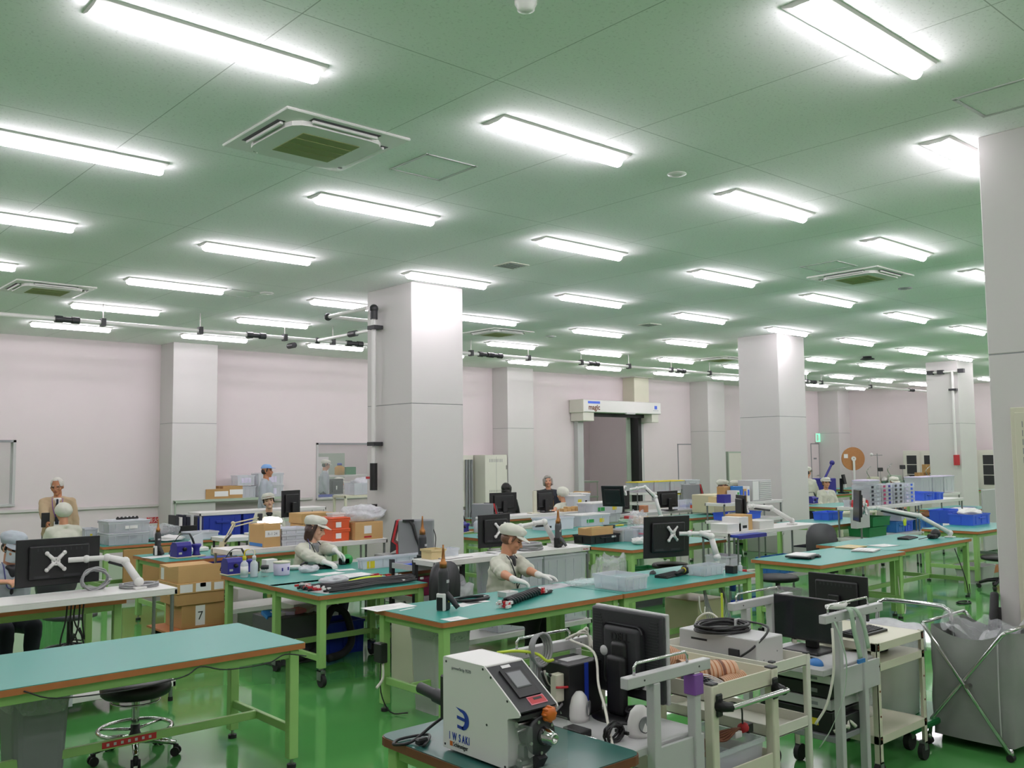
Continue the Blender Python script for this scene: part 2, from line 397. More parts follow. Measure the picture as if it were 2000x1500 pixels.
    def paint(me):
        n = len(me.polygons); c = np.empty(n*3, np.float32); me.polygons.foreach_get('center', c); c = c.reshape(-1, 3)
        L = (c-np.array(H))@np.array(HM)/sc
        x, y, z = np.abs(L[:, 0]), L[:, 1], L[:, 2]; front = (y > .045) & (z > -.12) & (z < .13) & (x < .09)
        ix = np.zeros(n, np.int32)
        ix[front & (x < .0215) & (z > -.060) & (z < -.0465)] = 1
        ix[front & (np.abs(x-.032) < .0175) & (np.abs(z-.028+((x-.032)*.15)) < .0042)] = 2
        ix[front & (((x-.032)/.0155)**2+((z-.006)/.0058)**2 < 1)] = 3
        me.polygons.foreach_set('material_index', ix)
    body = blend(prims, 'person', [skin, 'lips', brow, 'hairblack'], vox, None, 2, paint=paint)
    bpy.data.objects.remove(r); r = body; body.name = 'person'
    r.location = org; r.rotation_euler = (0, 0, rz); tag(r, lab, 'person', group)
    # clothing
    if shirt: pass
    col = [('c', N+V((0, -.055, .012))*sc, .022*sc, N+V((s*.055, -.02, .012))*sc, .022*sc) for s in (-1, 1)]
    v0 = ch+fr*.112*sc+S*.0
    for s in (-1, 1):
        col += [('c', N+V((s*.055, -.02, .012))*sc, .022*sc, N+V((s*.058, .055, -.03))*sc, .017*sc), ('c', N+V((s*.058, .055, -.03))*sc, .019*sc, v0+V((s*.03, 0, -.03)), .010*sc)]
    blend(jk+col, 'jacket', jacket, vox*1.25, r, 2, .010 if vox < .01 else .006, seed=int(top[0]))
    blend(pn, 'trousers', pants, .014, r, 2, .005, seed=int(top[0]))
    for k in shoes: blend([k], 'shoe', 'black', .012, r, 1)
    if gloves:
        for g in gl: blend(g, 'glove', gloves, min(vox, .006), r, 1)
    if shirt:
        blend([('c', N+fr*.062*sc-S*.012, .03*sc, ch+fr*.104*sc-S*.07*sc, .018*sc), ('c', N+V((-.03, .05, -.01))*sc, .024*sc, N+V((.03, .05, -.01))*sc, .024*sc)], 'shirt', shirt, .009, r, 1)
    def shell(name, mat, eb, rad, c=(0, -.012, .035), puff=0, seed=1, flat=None):
        q = MB(mat); nu, nv = 40, 14
        def fn(u, v):
            a = 2*pi*u; e0 = eb(a); e = e0+(pi/2-e0)*v
            d = V((sin(a)*cos(e), cos(a)*cos(e), sin(e)))
            k = 1+puff*max(0, sin(min(1, v*1.25)*pi))*(.75+.5*mnoise.noise(V((d.x*3+seed, d.y*3, d.z*3))))
            if puff: k += .02*mnoise.noise(V((d.x*9, d.y*9+seed, d.z*5)))
            p = V((d.x*rad[0]*k, d.y*rad[1]*k, d.z*rad[2]*(1+(k-1)*.6)))
            if flat and p.z > flat: p.z = flat+(p.z-flat)*.45
            return hp(V(c)+p)
        q.grid(fn, nu, nv, closed_u=True); return q.done(name, r)
    if cap == 'bandless': pass
    elif cap:
        if cap_style == 'hood':
            shell('cap', cap, lambda a: radians(28 if abs(a-pi) > pi-.9 else -30-28*(.5-.5*cos(a))), (.088, .108, .10), puff=.16, seed=3)
        elif cap_style == 'ball':
            shell('cap', cap, lambda a: radians(14-8*(.5-.5*cos(a))), (.084, .103, .098), puff=.04, flat=.085)
        else:
            o = shell('cap', cap, lambda a: radians(22-36*(.5-.5*cos(a))), (.090, .112, .104), puff=.36, seed=int(top[0]) % 17)
        if cap_style != 'hood':
            q = MB(cap); nu = 25
            for th in (0, -.004):
                def fn(u, v):
                    a = radians(-72+144*u); e = radians(17)
                    b_ = V((.088*sin(a)*cos(e), -.012+.106*cos(a)*cos(e), .035+.096*sin(e)+th))
                    out = .072*cos(a*.95)**.6*v
                    return hp(b_+V((sin(a)*out*.55, (.35+.65*cos(a))*out, -out*(.34 if cap_style == 'work' else .15))))
                q.grid(fn, nu, 6)
            q.done('visor', r)
    if hair:
        hm, style = hair
        if style == 'bob':
            pr = [('e', hp((0, -.045, -.01)), (.082*sc, .070*sc, .085*sc), HM)]
            for s in (-1, 1): pr += [('c', hp((s*.070, .012, .04)), .020*sc, hp((s*.078, .0, -.05)), .022*sc), ('c', hp((s*.078, .0, -.05)), .022*sc, hp((s*.066, -.005, -.115)), .022*sc), ('c', hp((s*.06, -.05, -.03)), .04*sc, hp((s*.045, -.05, -.115)), .034*sc)]
            pr += [('c', hp((-.055, .066, .052)), .014*sc, hp((.01, .086, .046)), .013*sc), ('c', hp((.01, .086, .046)), .013*sc, hp((.062, .062, .05)), .014*sc)]
            blend(pr, 'hair', hm, .008, r, 2, .004)
        elif style == 'under':
            pr = [('e', hp((0, -.04, -.005)), (.080*sc, .068*sc, .062*sc), HM), ('c', hp((-.05, .07, .05)), .012*sc, hp((.05, .07, .05)), .012*sc)]
            for s in (-1, 1): pr += [('c', hp((s*.072, .02, .045)), .013*sc, hp((s*.077, .008, -.005)), .013*sc)]
            blend(pr, 'hair', hm, .008, r, 2, .003)
        elif style == 'short':
            shell('hair', hm, lambda a: radians(40 if abs(a-pi) > pi-.75 else -4-34*(.5-.5*cos(a))), (.081, .099, .095), puff=.02)
        elif style == 'full':
            pr = [('e', hp((0, -.03, .04)), (.093*sc, .098*sc, .098*sc), HM), ('e', hp((0, -.05, -.03)), (.085*sc, .07*sc, .085*sc), HM)]
            for s in (-1, 1): pr += [('c', hp((s*.075, .02, .05)), .026*sc, hp((s*.08, .0, -.055)), .025*sc)]
            pr += [('c', hp((-.04, .062, .088)), .020*sc, hp((.05, .062, .08)), .020*sc)]
            blend(pr, 'hair', hm, .009, r, 2, .006)
    wv = lambda p: p
    r['_'] = 0; del r['_']
    return dict(o=r, hp=hp, N=N, ch=ch, fr=fr, S=S, P=P, wr=wrists, org=org, R3=R3, H=H, HM=HM)
def lanyard(p, mat='lanyard', badge=True, L=.30):
    q = MB(mat); N, fr, S, ch = p['N'], p['fr'], p['S'], p['ch']; b = N-S*L+fr*.150
    for s in (-1, 1): q.tube([N+V((s*.06, -.02, .03)), N+V((s*.065, .06, -.01)), ch+V((s*.05, 0, 0))+fr*.142, b], .005, 6, sub=4)
    q.done('lanyard', p['o'])
    if badge: q = MB('paper'); q.cbox(b-S*.05, (.075, .006, .09), .002); q.done('badge', p['o'])
def W(px, py, z): x, y = at(px, py, z); return (x, y, z)
pi_ = pi
# seated woman in short sleeves
p = person('woman in cream cap, short-sleeved uniform and white gloves, seated at the joined benches', (1000, 1026, 6.32), pi+.33, lean=.17, head=(.42, .42, .0), hands=(W(1016, 1143, .80), W(1062, 1128, .81)), sleeves='short', hair=('hairlight', 'under'), gloves='glove', vox=.0058, curl=.42, shirt='charcoal', hint=((.75, -.2, -.6), (-.6, .0, -.7)), pants='blackcloth', hn=((-.75, .60, -.25), (-.55, .80, -.12)), skin='skin')
lanyard(p, 'navy', False, .26)
for s in (-1, 1):
    q = MB('grey'); c = p['ch']+V((s*.075, 0, -.035))+p['fr']*.128; q.tube([c+V((-.045, 0, .01)), c+V((0, .006, 0)), c+V((.045, 0, .01))], .003, 6); q.done('pocket_seam', p['o'])
# smiling woman
p = person('smiling woman with brown bob, cream cap and long-sleeved uniform', (617, 1008, 8.80), pi+.30, lean=.12, head=(.45, .30, -.08), hands=(W(640, 1101, .80), W(692, 1082, .93)), hair=('hairbrown', 'bob'), gloves='glove', vox=.0062, curl=.7, shirt='grey', hint=((.7, -.3, -.6), (-.8, -.2, -.4)), skin='skinpale', pants='navy', hn=((-.5, .75, -.3), (-.5, .6, -.5)))
lanyard(p, 'navy', False, .3)
# masked worker at the left edge
p = person('masked worker in grey cap and blue-grey jacket at the left edge, hands together', (27, 1040, 8.95), pi+.05, lean=.20, head=(.25, .35, 0), hands=(W(8, 1147, .86), W(48, 1146, .87)), jacket='bluegrey', cap='bluegrey', hair=('hairblack', 'under'), vox=.0065, curl=.8, shirt='charcoal', skin='skin', male=True, hint=((.9, -.3, -.5), (-.9, -.3, -.5)), sleeves='short', hn=((-.8, .5, .0), (.8, .5, .0)))
hp = p['hp']; q = MB('mask')
def fn(u, v):
    a = radians(-78+156*u); z = .000-.105*v
    rx = .072-.010*v; ry = .090+.024*sin(pi*min(1, .25+v*.75))*cos(a)**2-.012*v
    return hp((rx*sin(a)*1.03, .008+ry*cos(a), z-.012*(1-abs(2*u-1))*0))
q.grid(fn, 25, 9); q.done('face_mask', p['o'])
q = MB('white')
for s in (-1, 1): q.tube([hp((s*.072, .02, -.02)), hp((s*.082, -.01, -.01)), hp((s*.086, -.02, .01))], .0025, 5, sub=3)
q.done('mask_loop', p['o'])
lanyard(p, 'lanyard', False, .16)
# worker seen from behind, with old man
person('worker in cream hood cap and jacket seen from behind at the bench of clear boxes', (124, 980, 12.25), .15, lean=.06, head=(-.1, .05, 0), cap_style='hood', vox=.010, gloves=None, hair=None)
p = person('white-haired man in beige jacket and dark tie holding a black folder', (112, 932, 13.75), pi-.28, seated=False, lean=.0, head=(-.25, .18, .05), jacket='beige', cap=None, hair=('hairgrey', 'short'), skin='skintan', pants='charcoal', male=True, vox=.010, shirt='white', hands=(W(92, 1036, .93), None), hang=True, brow='browgrey', sc=1.0)
lanyard(p, 'purple', True, .30)
q = MB('navy'); N, fr, S = p['N'], p['fr'], p['S']; q.tube([N+fr*.098-S*.01, N+fr*.128-S*.08, N+fr*.143-S*.22, N+fr*.143-S*.34], [.014, .018, .024, .026], 8, sub=3); q.done('tie', p['o'])
q = MB('charcoal')
for s in (-1, 1): q.tube([p['hp']((s*.034+.024*cos(a*pi/6), .098, .004+.018*sin(a*pi/6))) for a in range(12)], .0018, 5, closed=True); q.tube([p['hp']((s*.058, .096, .008)), p['hp']((s*.08, .0, .008))], .0018, 5)
q.done('glasses', p['o'])
fx = p['R3'] @ p['wr'][0]+p['org']
t = thing('folder', 'black folder held upright by the white-haired man', 'folder', (fx.x-.02, fx.y-.03, fx.z-.02), -.3); q = MB('black'); q.box(-.05, .05, -.012, .012, -.02, .17, .003); q.done('cover', t)
# blue-capped man and bending woman
person('man in light blue cap and pale blue-grey jacket, in profile facing right', (522, 905, 15.6), -2.25, seated=False, lean=.0, head=(-.05, .0, 0), jacket='bluegrey', cap='capblue', cap_style='ball', hair=('hairblack', 'under'), skin='skintan', pants='mustard', male=True, vox=.010, hang=True, sleeves='long')
p = person('young worker in cream cap leaning forward behind the carton with red print', (525, 963, 13.3), pi-.30, lean=.42, head=(-.1, -.18, .14), hair=('hairblack', 'under'), skin='skinpale', shirt='black', vox=.009)
# people around the pair of monitors
person('dark-haired person seated behind the pair of dark monitors', (989, 943, 13.55), -.75, lean=.05, head=(-.3, .05, 0), jacket='charcoal', cap=None, hair=('hairblack', 'full'), vox=.012, skin='skinpale')
p = person('elderly woman with grey hair, mustard vest and navy cardigan, talking', (1070, 928, 12.55), pi-.35, seated=False, lean=.02, head=(-.35, -.14, .08), jacket='navy', cap=None, hair=('hairsilver', 'full'), skin='skin', pants='charcoal', vox=.010, hands=(W(1052, 975, 1.12), None), brow='browgrey', sc=.93)
N, fr, S, ch, P = p['N'], p['fr'], p['S'], p['ch'], p['P']
blend([('c', N+fr*.04-S*.06, .055, ch+fr*.055, .085), ('c', ch+fr*.055, .085, P+S*.05+fr*.065, .085), ('c', P+S*.05+fr*.065, .085, P-S*.12+fr*.06, .09)], 'vest', 'mustard', .010, p['o'], 2, .006)
lanyard(p, 'navy', True, .33)
person('worker in pale green hood cap seen from behind, reaching to the left', (1098, 950, 11.62), .0, lean=.15, head=(.15, .1, 0), cap_style='hood', vox=.010, hands=(None, W(1066, 1000, 1.0)))
# two workers before the second column
person('left one of two capped workers in profile before the second column', (1412, 937, 11.35), -2.35, lean=.1, head=(.1, .2, 0), hair=('hairlight', 'under'), vox=.012, skin='skin')
person('right one of two capped workers in profile before the second column', (1438, 938, 11.0), -2.2, lean=.15, head=(-.1, .15, 0), hair=('hairblack', 'under'), vox=.012, skin='skin')
# workers right of the second column
person('worker in cap sitting high beside the second column, turned to the right', (1576, 911, 11.6), -1.35, seated=False, lean=.12, head=(-.2, .1, 0), hair=('hairblack', 'under'), vox=.012)
person('worker with a flat cap facing the camera right of the second column', (1613, 932, 11.2), pi-.6, lean=.05, head=(.0, -.08, 0), hair=('hairblack', 'under'), vox=.011, skin='skin', shirt='white')
person('worker in cap facing left behind the clear drawer stacks', (1746, 931, 10.1), 2.35, lean=.12, head=(.15, .2, 0), hair=('hairblack', 'under'), vox=.012)
person('worker in cream uniform half hidden by the near right column', (1958, 948, 7.1), -.6, lean=.1, head=(0, .1, 0), cap_style='hood', vox=.014)
# next room
person('worker in white standing in the next room at the left of the wall window', (637, 898, 20.65), -2.0, seated=False, lean=.05, head=(0, .25, 0), jacket='bluegrey', hair=('hairblack', 'under'), vox=.014, hang=True)
person('worker in the next room half hidden by a dark monitor', (664, 932, 19.8), -2.2, lean=.25, head=(0, .2, 0), jacket='bluegrey', hair=('hairblack', 'under'), vox=.014)
# ================================================================ room shell
CEIL = 4.07
X0, X1, Y0, YW = -4.0, 31.9, -5.0, 18.05
def nodes_mat(name):
    m = bpy.data.materials.new(name); MATS[name] = m; m.use_nodes = True
    return m, m.node_tree.nodes, m.node_tree.links, m.node_tree.nodes['Principled BSDF']
# glossy green epoxy floor
m, nd, lk, b = nodes_mat('epoxy')
tc = nd.new('ShaderNodeTexCoord'); n = nd.new('ShaderNodeTexNoise'); n.inputs['Scale'].default_value = .7; n.inputs['Detail'].default_value = 5
lk.new(tc.outputs['Object'], n.inputs['Vector'])
mx = nd.new('ShaderNodeMix'); mx.data_type = 'RGBA'
mx.inputs[6].default_value = (.070, .275, .068, 1); mx.inputs[7].default_value = (.092, .33, .09, 1)
lk.new(n.outputs[0], mx.inputs[0]); lk.new(mx.outputs[2], b.inputs['Base Color'])
b.inputs['Roughness'].default_value = .085; b.inputs['Specular IOR Level'].default_value = .7
n2 = nd.new('ShaderNodeTexNoise'); n2.inputs['Scale'].default_value = 2.2; n2.inputs['Detail'].default_value = 2
lk.new(tc.outputs['Object'], n2.inputs['Vector'])
bu = nd.new('ShaderNodeBump'); bu.inputs['Strength'].default_value = .05; bu.inputs['Distance'].default_value = .03
lk.new(n2.outputs[0], bu.inputs['Height']); lk.new(bu.outputs[0], b.inputs['Normal'])
# speckled white ceiling board with fine joints
m, nd, lk, b = nodes_mat('ceilingboard')
tc = nd.new('ShaderNodeTexCoord'); mp = nd.new('ShaderNodeMapping')
mp.inputs['Location'].default_value = (.35, .55, 0)
lk.new(tc.outputs['Object'], mp.inputs[0])
br = nd.new('ShaderNodeTexBrick'); br.offset = 0
br.inputs['Color1'].default_value = (.90, .89, .90, 1); br.inputs['Color2'].default_value = (.885, .875, .885, 1); br.inputs['Mortar'].default_value = (.50, .50, .50, 1)
br.inputs['Scale'].default_value = 1; br.inputs['Mortar Size'].default_value = .0035; br.inputs['Brick Width'].default_value = 1.277; br.inputs['Row Height'].default_value = 2.29
lk.new(mp.outputs[0], br.inputs['Vector'])
n = nd.new('ShaderNodeTexNoise'); n.inputs['Scale'].default_value = 55; n.inputs['Detail'].default_value = 3
lk.new(tc.outputs['Object'], n.inputs['Vector'])
cr = nd.new('ShaderNodeValToRGB'); cr.color_ramp.elements[0].position = .32; cr.color_ramp.elements[0].color = (.86, .86, .86, 1); cr.color_ramp.elements[1].position = .42
lk.new(n.outputs[0], cr.inputs[0])
mu = nd.new('ShaderNodeMix'); mu.data_type = 'RGBA'; mu.blend_type = 'MULTIPLY'; mu.inputs[0].default_value = 1
lk.new(br.outputs[0], mu.inputs[6]); lk.new(cr.outputs[0], mu.inputs[7]); lk.new(mu.outputs[2], b.inputs['Base Color'])
b.inputs['Roughness'].default_value = .9
# lamp lens
m, nd, lk, b = nodes_mat('lens')
b.inputs['Base Color'].default_value = (.9, .9, .9, 1)
b.inputs['Emission Color'].default_value = (1, .925, 1, 1); b.inputs['Emission Strength'].default_value = LAMP
m, nd, lk, b = nodes_mat('exitglow')
b.inputs['Base Color'].default_value = (.2, .8, .5, 1); b.inputs['Emission Color'].default_value = (.25, 1, .6, 1); b.inputs['Emission Strength'].default_value = .8
m, nd, lk, b = nodes_mat('lampglow')
b.inputs['Base Color'].default_value = (.9, .9, .85, 1); b.inputs['Emission Color'].default_value = (1, .95, .88, 1); b.inputs['Emission Strength'].default_value = 6

q = MB('epoxy'); q.box(X0-.2, X1+.2, Y0-.2, YW+6.3, -.2, 0); struct('floor', q)
q = MB('ceilingboard'); q.box(X0-.2, X1+.2, Y0-.2, YW+6.3, CEIL, CEIL+.2); struct('ceiling', q)
# back wall with two windows and the sheet-door opening
def wall_y(q, y, t, x0, x1, h, holes):
    xs = x0
    for a, b_, z0, z1 in sorted(holes):
        q.box(xs, a, y, y+t, 0, h)
        if z0 > 0: q.box(a, b_, y, y+t, 0, z0)
        q.box(a, b_, y, y+t, z1, h); xs = b_
    q.box(xs, x1, y, y+t, 0, h)
WIN = [(2.5, 4.30, 1.08, 2.17), (10.33, 13.2, .955, 2.125)]
SHUT = (18.55, 20.95, 0, 3.02)
q = MB('wall'); wall_y(q, YW, .15, X0, X1, CEIL, WIN+[SHUT]); struct('wall_back', q)
q = MB('wall'); q.box(X1, X1+.15, Y0, YW+6.1, 0, CEIL); struct('wall_right', q)
q = MB('wall'); q.box(X0-.15, X0, Y0, YW+6.1, 0, CEIL); struct('wall_left', q)
q = MB('wall'); q.box(X0, X1, Y0-.15, Y0, 0, CEIL); struct('wall_front', q)
q = MB('wall'); q.box(X0, X1, YW+6, YW+6.15, 0, CEIL); struct('wall_far', q)
for k, (a, b_, z0, z1) in enumerate(WIN):
    q = MB('lightgrey'); t = .035
    q.box(a-t, a+.01, YW-.02, YW+.17, z0-t, z1+t); q.box(b_-.01, b_+t, YW-.02, YW+.17, z0-t, z1+t)
    q.m('grey').box(a-t, b_+t, YW-.02, YW+.17, z1-.005, z1+t); q.m('lightgrey').box(a-t, b_+t, YW-.05, YW+.17, z0-t, z0+.005)
    w = struct('window_%d' % (k+1), q)
    q = MB('glass'); q.box(a, b_, YW+.06, YW+.066, z0, z1); q.done('pane', w)
# pilasters and columns (white boxed steel columns with a joint line)
def pillar(name, x0, x1, y0, y1, z1=CEIL, joint=True, mat='column'):
    q = MB(mat); q.box(x0, x1, y0, y1, 0, 2.52 if joint else z1, .006)
    if joint:
        q.m('grey').box(x0+.004, x1-.004, y0+.004, y1-.004, 2.515, 2.528)
        q.m(mat).box(x0, x1, y0, y1, 2.524, z1, .006)
    return struct(name, q)
pillar('column_1', 6.80, 7.63, 9.56, 10.58)
pillar('column_2', 15.10, 16.02, 9.55, 10.42)
pillar('column_3', 23.30, 24.22, 9.72, 10.50)
c0 = pillar('column_4', 6.74, 7.62, 1.72, 2.60)
pillar('column_5', 6.86, 7.74, 17.42, YW)
pillar('column_6', 15.36, 16.25, 17.46, YW)
pillar('column_7', 23.50, 24.36, 17.36, YW)
pillar('column_8', 31.10, X1, 17.25, YW)
q = MB('cream'); q.box(20.35, 21.0, 17.6, YW, 3.3, CEIL-.02, .01); q.m('trim').box(20.25, 21.1, 17.5, YW, CEIL-.02, CEIL); struct('trim_1', q)
# doors
def door(n, x0, x1, h, lever):
    q = MB('grey'); q.box(x0-.05, x0-.015, YW-.012, YW, 0, h+.04); q.box(x1+.015, x1+.05, YW-.012, YW, 0, h+.04); q.box(x0-.05, x1+.05, YW-.012, YW, h+.012, h+.045)
    d = struct('door_%d' % n, q)
    q = MB('wall'); q.box(x0-.012, x1+.012, YW-.008, YW, .005, h+.01); q.done('leaf', d)
    q = MB('steel'); q.cyl((x1-.08, YW-.01, 1), (x1-.08, YW-.06, 1), .012); q.box(x1-.2, x1-.07, YW-.07, YW-.055, .99, 1.01); q.done('handle', d)
    return d
door(1, 22.88, 23.62, 2.10, 1)
d2 = door(2, 30.55, 31.02, 2.12, 1)
q = MB('grey'); q.box(30.67, 30.87, YW-.012, YW-.008, 1.58, 1.64); q.done('nameplate', d2)
# wall rail on the back wall, left part
q = MB('trim'); q.box(X0, 6.86, YW-.05, YW, .93, .985, .006); q.box(7.74, 10.2, YW-.05, YW, .93, .985, .006); struct('trim_2', q)
# rooms seen through the openings: partition
q = MB('column'); q.box(10.9, 11.6, YW+3.4, YW+4.0, 0, CEIL); struct('wall_inner', q)
q = MB('wall'); q.box(16.2, 16.3, YW+.15, YW+6, 0, CEIL); q.box(25.2, 25.3, YW+.15, YW+6, 0, CEIL); struct('wall_partition', q)

# ================================================================ ceiling lamps
LZ = CEIL
def make_lamp():
    r = thing('ceiling_lamp', '', 'lamp', (0, 0, 0))
    q = MB('white'); L = .625
    q.prism([(-.115, LZ), (.115, LZ), (.105, LZ-.012), (.045, LZ-.028), (-.045, LZ-.028), (-.105, LZ-.012)], 'x', -L, L)
    q.done('housing', r, (0, 0, -LZ))
    q = MB('lens')
    prof = [(.040*cos(pi*k/6), -.028-.052*sin(pi*k/6)) for k in range(7)]
    def half(q, xs):
        vs = []; fs = []
        for x, s in xs:
            for a, z in prof: vs.append((x, a*s, -.028+(z+.028)*s))
        n = len(prof)
        for i in range(len(xs)-1):
            for k in range(n-1): fs.append((i*n+k, i*n+k+1, i*n+n+k+1, i*n+n+k))
        q._new(vs, fs, True)
    half(q, [(-L+.005, .3), (-L+.012, .8), (-L+.035, 1), (L-.035, 1), (L-.012, .8), (L-.005, .3)])
    q.done('diffuser', r)
    return r
LAMPS = {}   # (row from the back wall, place along the row) -> end points in the photo
P_ = {(5,-1):((187,37),(617,151)),(4,-1):(None,(320,338)),(3,-1):(None,(145,451)),(2,-1):(None,(31,527)),
(4,0):((614,395),(848,435)),(3,0):((398,487),(604,513)),(2,0):((251,553),(433,571)),(1,0):((144,600),(306,613)),(0,0):((64,636),(212,646)),
(3,1):((791,540),(951,562)),(2,1):((606,591),None),(1,1):((464,628),(600,639)),(0,1):((356,658),(481,667)),(0,2):((602,677),(709,683)),
(5,0):((960,250),(1216,320)),(6,0):((1557,17),(1800,150)),(6,1):((1825,287),None),(5,1):((1414,386),(1575,431)),(4,1):((1049,476),(1216,505)),(5,2):((1698,477),(1807,506)),(5,3):((1888,535),None),
(4,2):((1353,537),(1474,558)),(3,2):((1091,584),(1215,598)),(4,3):((1572,583),(1664,597)),(4,4):((1737,618),(1808,628)),(3,3):((1320,619),(1416,630)),
(2,3):((1117,648),(1215,657)),(2,4):((1300,669),(1381,676)),(3,4):((1500,645),(1576,655)),(3,5):((1642,666),(1704,674)),(4,5):((1865,644),(1922,652)),
(3,6):((1757,685),(1809,691)),(3,7):((1853,699),(1897,704)),(1,4):((1133,689),(1214,695)),(0,5):((1145,719),(1213,723)),
(1,2):((730,652),None),(1,3):((949,672),(1046,681)),(2,2):((890,622),(1009,634)),(0,3):(None,(905,698)),(0,4):((991,707),(1071,713)),(1,5):((1286,703),(1355,709)),
(2,5):((1450,686),None),(1,6):((1415,716),None),(0,6):((1275,729),(1336,734)),(0,7):((1390,738),(1443,742)),(2,6):((1575,702),(1632,708)),(2,7):((1679,713),(1728,718)),(2,8):((1767,724),(1811,729)),
(1,8):((1620,735),(1666,740)),(0,9):((1575,752),(1617,756)),(1,9):((1702,743),(1742,747)),(0,10):((1651,758),(1690,761)),(1,10):((1775,750),(1811,753)),(1,7):(None,(1577,730)),(2,9):((1911,740),None)}
ZT = 4.017
lp = make_lamp(); first = True
done_k = set()
SU, SV, OX, OY = 2.5547, 2.2916, 4.5628, 16.0546
allk = {}
for (r_, k), (a, b_) in P_.items():
    if a and b_:
        pa, pb = at(*a, ZT), at(*b_, ZT); c = ((pa[0]+pb[0])/2, (pa[1]+pb[1])/2)
    elif a:
        pa = at(*a, ZT); c = (pa[0]+.625, pa[1])
    else:
        pb = at(*b_, ZT); c = (pb[0]-.625, pb[1])
    allk[(r_, k)] = c
for r_ in range(0, 9):                       # lamps of the same grid beside and behind the camera
    for k in range(-3, 11):
        if (r_, k) in allk: continue
        x, y = OX+k*SU, OY-r_*SV
        if not (X0+1 < x < X1-1 and y > Y0+.6): continue
        if r_ <= 6 and k < -1 and x < X0+1: continue
        if r_ == 7 and k == 7: continue
        px = proj(x, y, ZT)
        if px[2] > 1 and -60 < px[0] < 1905 and -60 < px[1] < 1500: continue
        allk[(r_, k)] = (x, y)
for r_ in sorted({k[0] for k in allk}):
    ks = sorted(k for rr, k in allk if rr == r_)
    vis = [k for k in ks if (r_, k) in P_]
    for k in ks:
        x, y = allk[(r_, k)]
        if k in vis:
            n_ = vis.index(k)
            lab = 'ceiling lamp, %s from the left in the %s row from the back wall' % (ORD[n_], ORD[r_])
        else:
            lab = 'lit linear ceiling lamp above the part of the hall outside the photo'
        o = lp if first else dup(lp, (0, 0, 0))
        first = False
        o.location = (x, y, LZ); o['label'] = lab; o['group'] = 'linear ceiling lamps' if k in vis else 'ceiling lamps outside the photo'
# unseen lamps added to brighten the rooms behind the wall
for i in range(11):
    for yy in (YW+1.5, YW+3.9):
        x = -1.5+i*2.4
        if abs(x-16.25) < .7: continue
        dup(lp, (x, yy, LZ), 0, 'added unseen ceiling lamp brightening the next room behind the back wall', 'added lamps of the next room')

# ================================================================ ceiling fittings
def make_ac():
    r = thing('air_conditioner', '', 'air conditioner', (0, 0, CEIL))
    q = MB('white'); h = .475
    q.box(-h, h, -h, h, -.018, 0, .006); q.done('panel', r)
    q = MB('white'); k = .36
    pts = []
    for sx, sy in ((1, 1), (-1, 1), (-1, -1), (1, -1)):
        for j in range(4):
            a = {(1, 1): 0, (-1, 1): 90, (-1, -1): 180, (1, -1): 270}[(sx, sy)]+j*30
            pts.append((sx*(k-.13)+.13*cos(radians(a)), sy*(k-.13)+.13*sin(radians(a))))
    q.prism(pts, 'z', -.05, -.017); q.done('fascia', r)
    q = MB('olive'); q.box(-.22, .22, -.22, .22, -.054, -.045)
    for j in range(3): q.box(-.22, .22, -.11+j*.11-.003, -.11+j*.11+.003, -.057, -.05)
    q.done('intake_grille', r)
    for j in range(4):
        q = MB('charcoal'); q.box(-.26, .26, .372, .43, -.021, -.016)
        q.m('white').box(-.25, .25, .382, .405, -.040, -.020, .004)
        o = q.done('flap', r); o.rotation_euler = (0, 0, j*pi/2)
    q = MB('black'); q.box(.40, .43, .36, .38, -.022, -.017); q.done('receiver', r)
    return r
ac = make_ac()
for i, (c, lab) in enumerate((((617, 281), 'white ceiling cassette air conditioner nearest the camera, with a brown square intake grille'),
        ((92, 566), 'white ceiling cassette air conditioner at the left edge above the pipe'),
        ((1680, 542), 'white ceiling cassette air conditioner beside the column at the right'),
        ((972, 651), 'far ceiling cassette air conditioner just right of the middle column'),
        ((1408, 702), 'farthest ceiling cassette air conditioner, left of the second column'))):
    x, y = at(*c, CEIL-.02)
    o = ac if i == 0 else dup(ac, (0, 0, 0)); o.location = (x, y, CEIL); o['label'] = lab; o['group'] = 'ceiling cassette air conditioners'
def hatch(px, py, sx, sy, lab):
    x, y = at(px, py, CEIL)
    r = thing('ceiling_hatch', lab, 'hatch', (x, y, CEIL))
    q = MB('lightgrey'); t = .012
    for a in (-1, 1):
        q.box(a*sx-t, a*sx+t, -sy-t, sy+t, -.006, 0); q.box(-sx, sx, a*sy-t, a*sy+t, -.006, 0)
    q.done('frame', r)
    q = MB('ceilingboard'); q.box(-sx+.016, sx-.016, -sy+.016, sy-.016, -.003, 0); q.done('board', r)
hatch(846, 327, .23, .23, 'square access hatch in the ceiling beside the nearest air conditioner')
hatch(1968, 190, .23, .23, 'square access hatch in the ceiling above the right-hand column')
hatch(1618, 520, .23, .23, 'square access hatch in the ceiling next to the right air conditioner')
hatch(470, 573, .23, .23, 'faint square access hatch in the ceiling right of the left air conditioner')
def disc(name, cat, px, py, prof, mat, lab, mat2=None):
    x, y = at(px, py, CEIL-.03)
    r = thing(name, lab, cat, (x, y, CEIL))
    q = MB(mat); q.lathe([(a, -z) for a, z in prof], n=20); q.done('base', r)
    q = MB(mat2 or 'charcoal')
    rr, zz = prof[-1]
    for k in range(8): 
        a = k*pi/4; q.cbox((rr*.92*cos(a), rr*.92*sin(a), -zz+.012), (.012, .012, .012))
    q.done('vent', r)
disc('smoke_detector', 'smoke detector', 1027, 12, [(.055, 0), (.055, .02), (.045, .035), (.043, .05), (.02, .062)], 'white', 'white round smoke detector on the ceiling at the top edge')
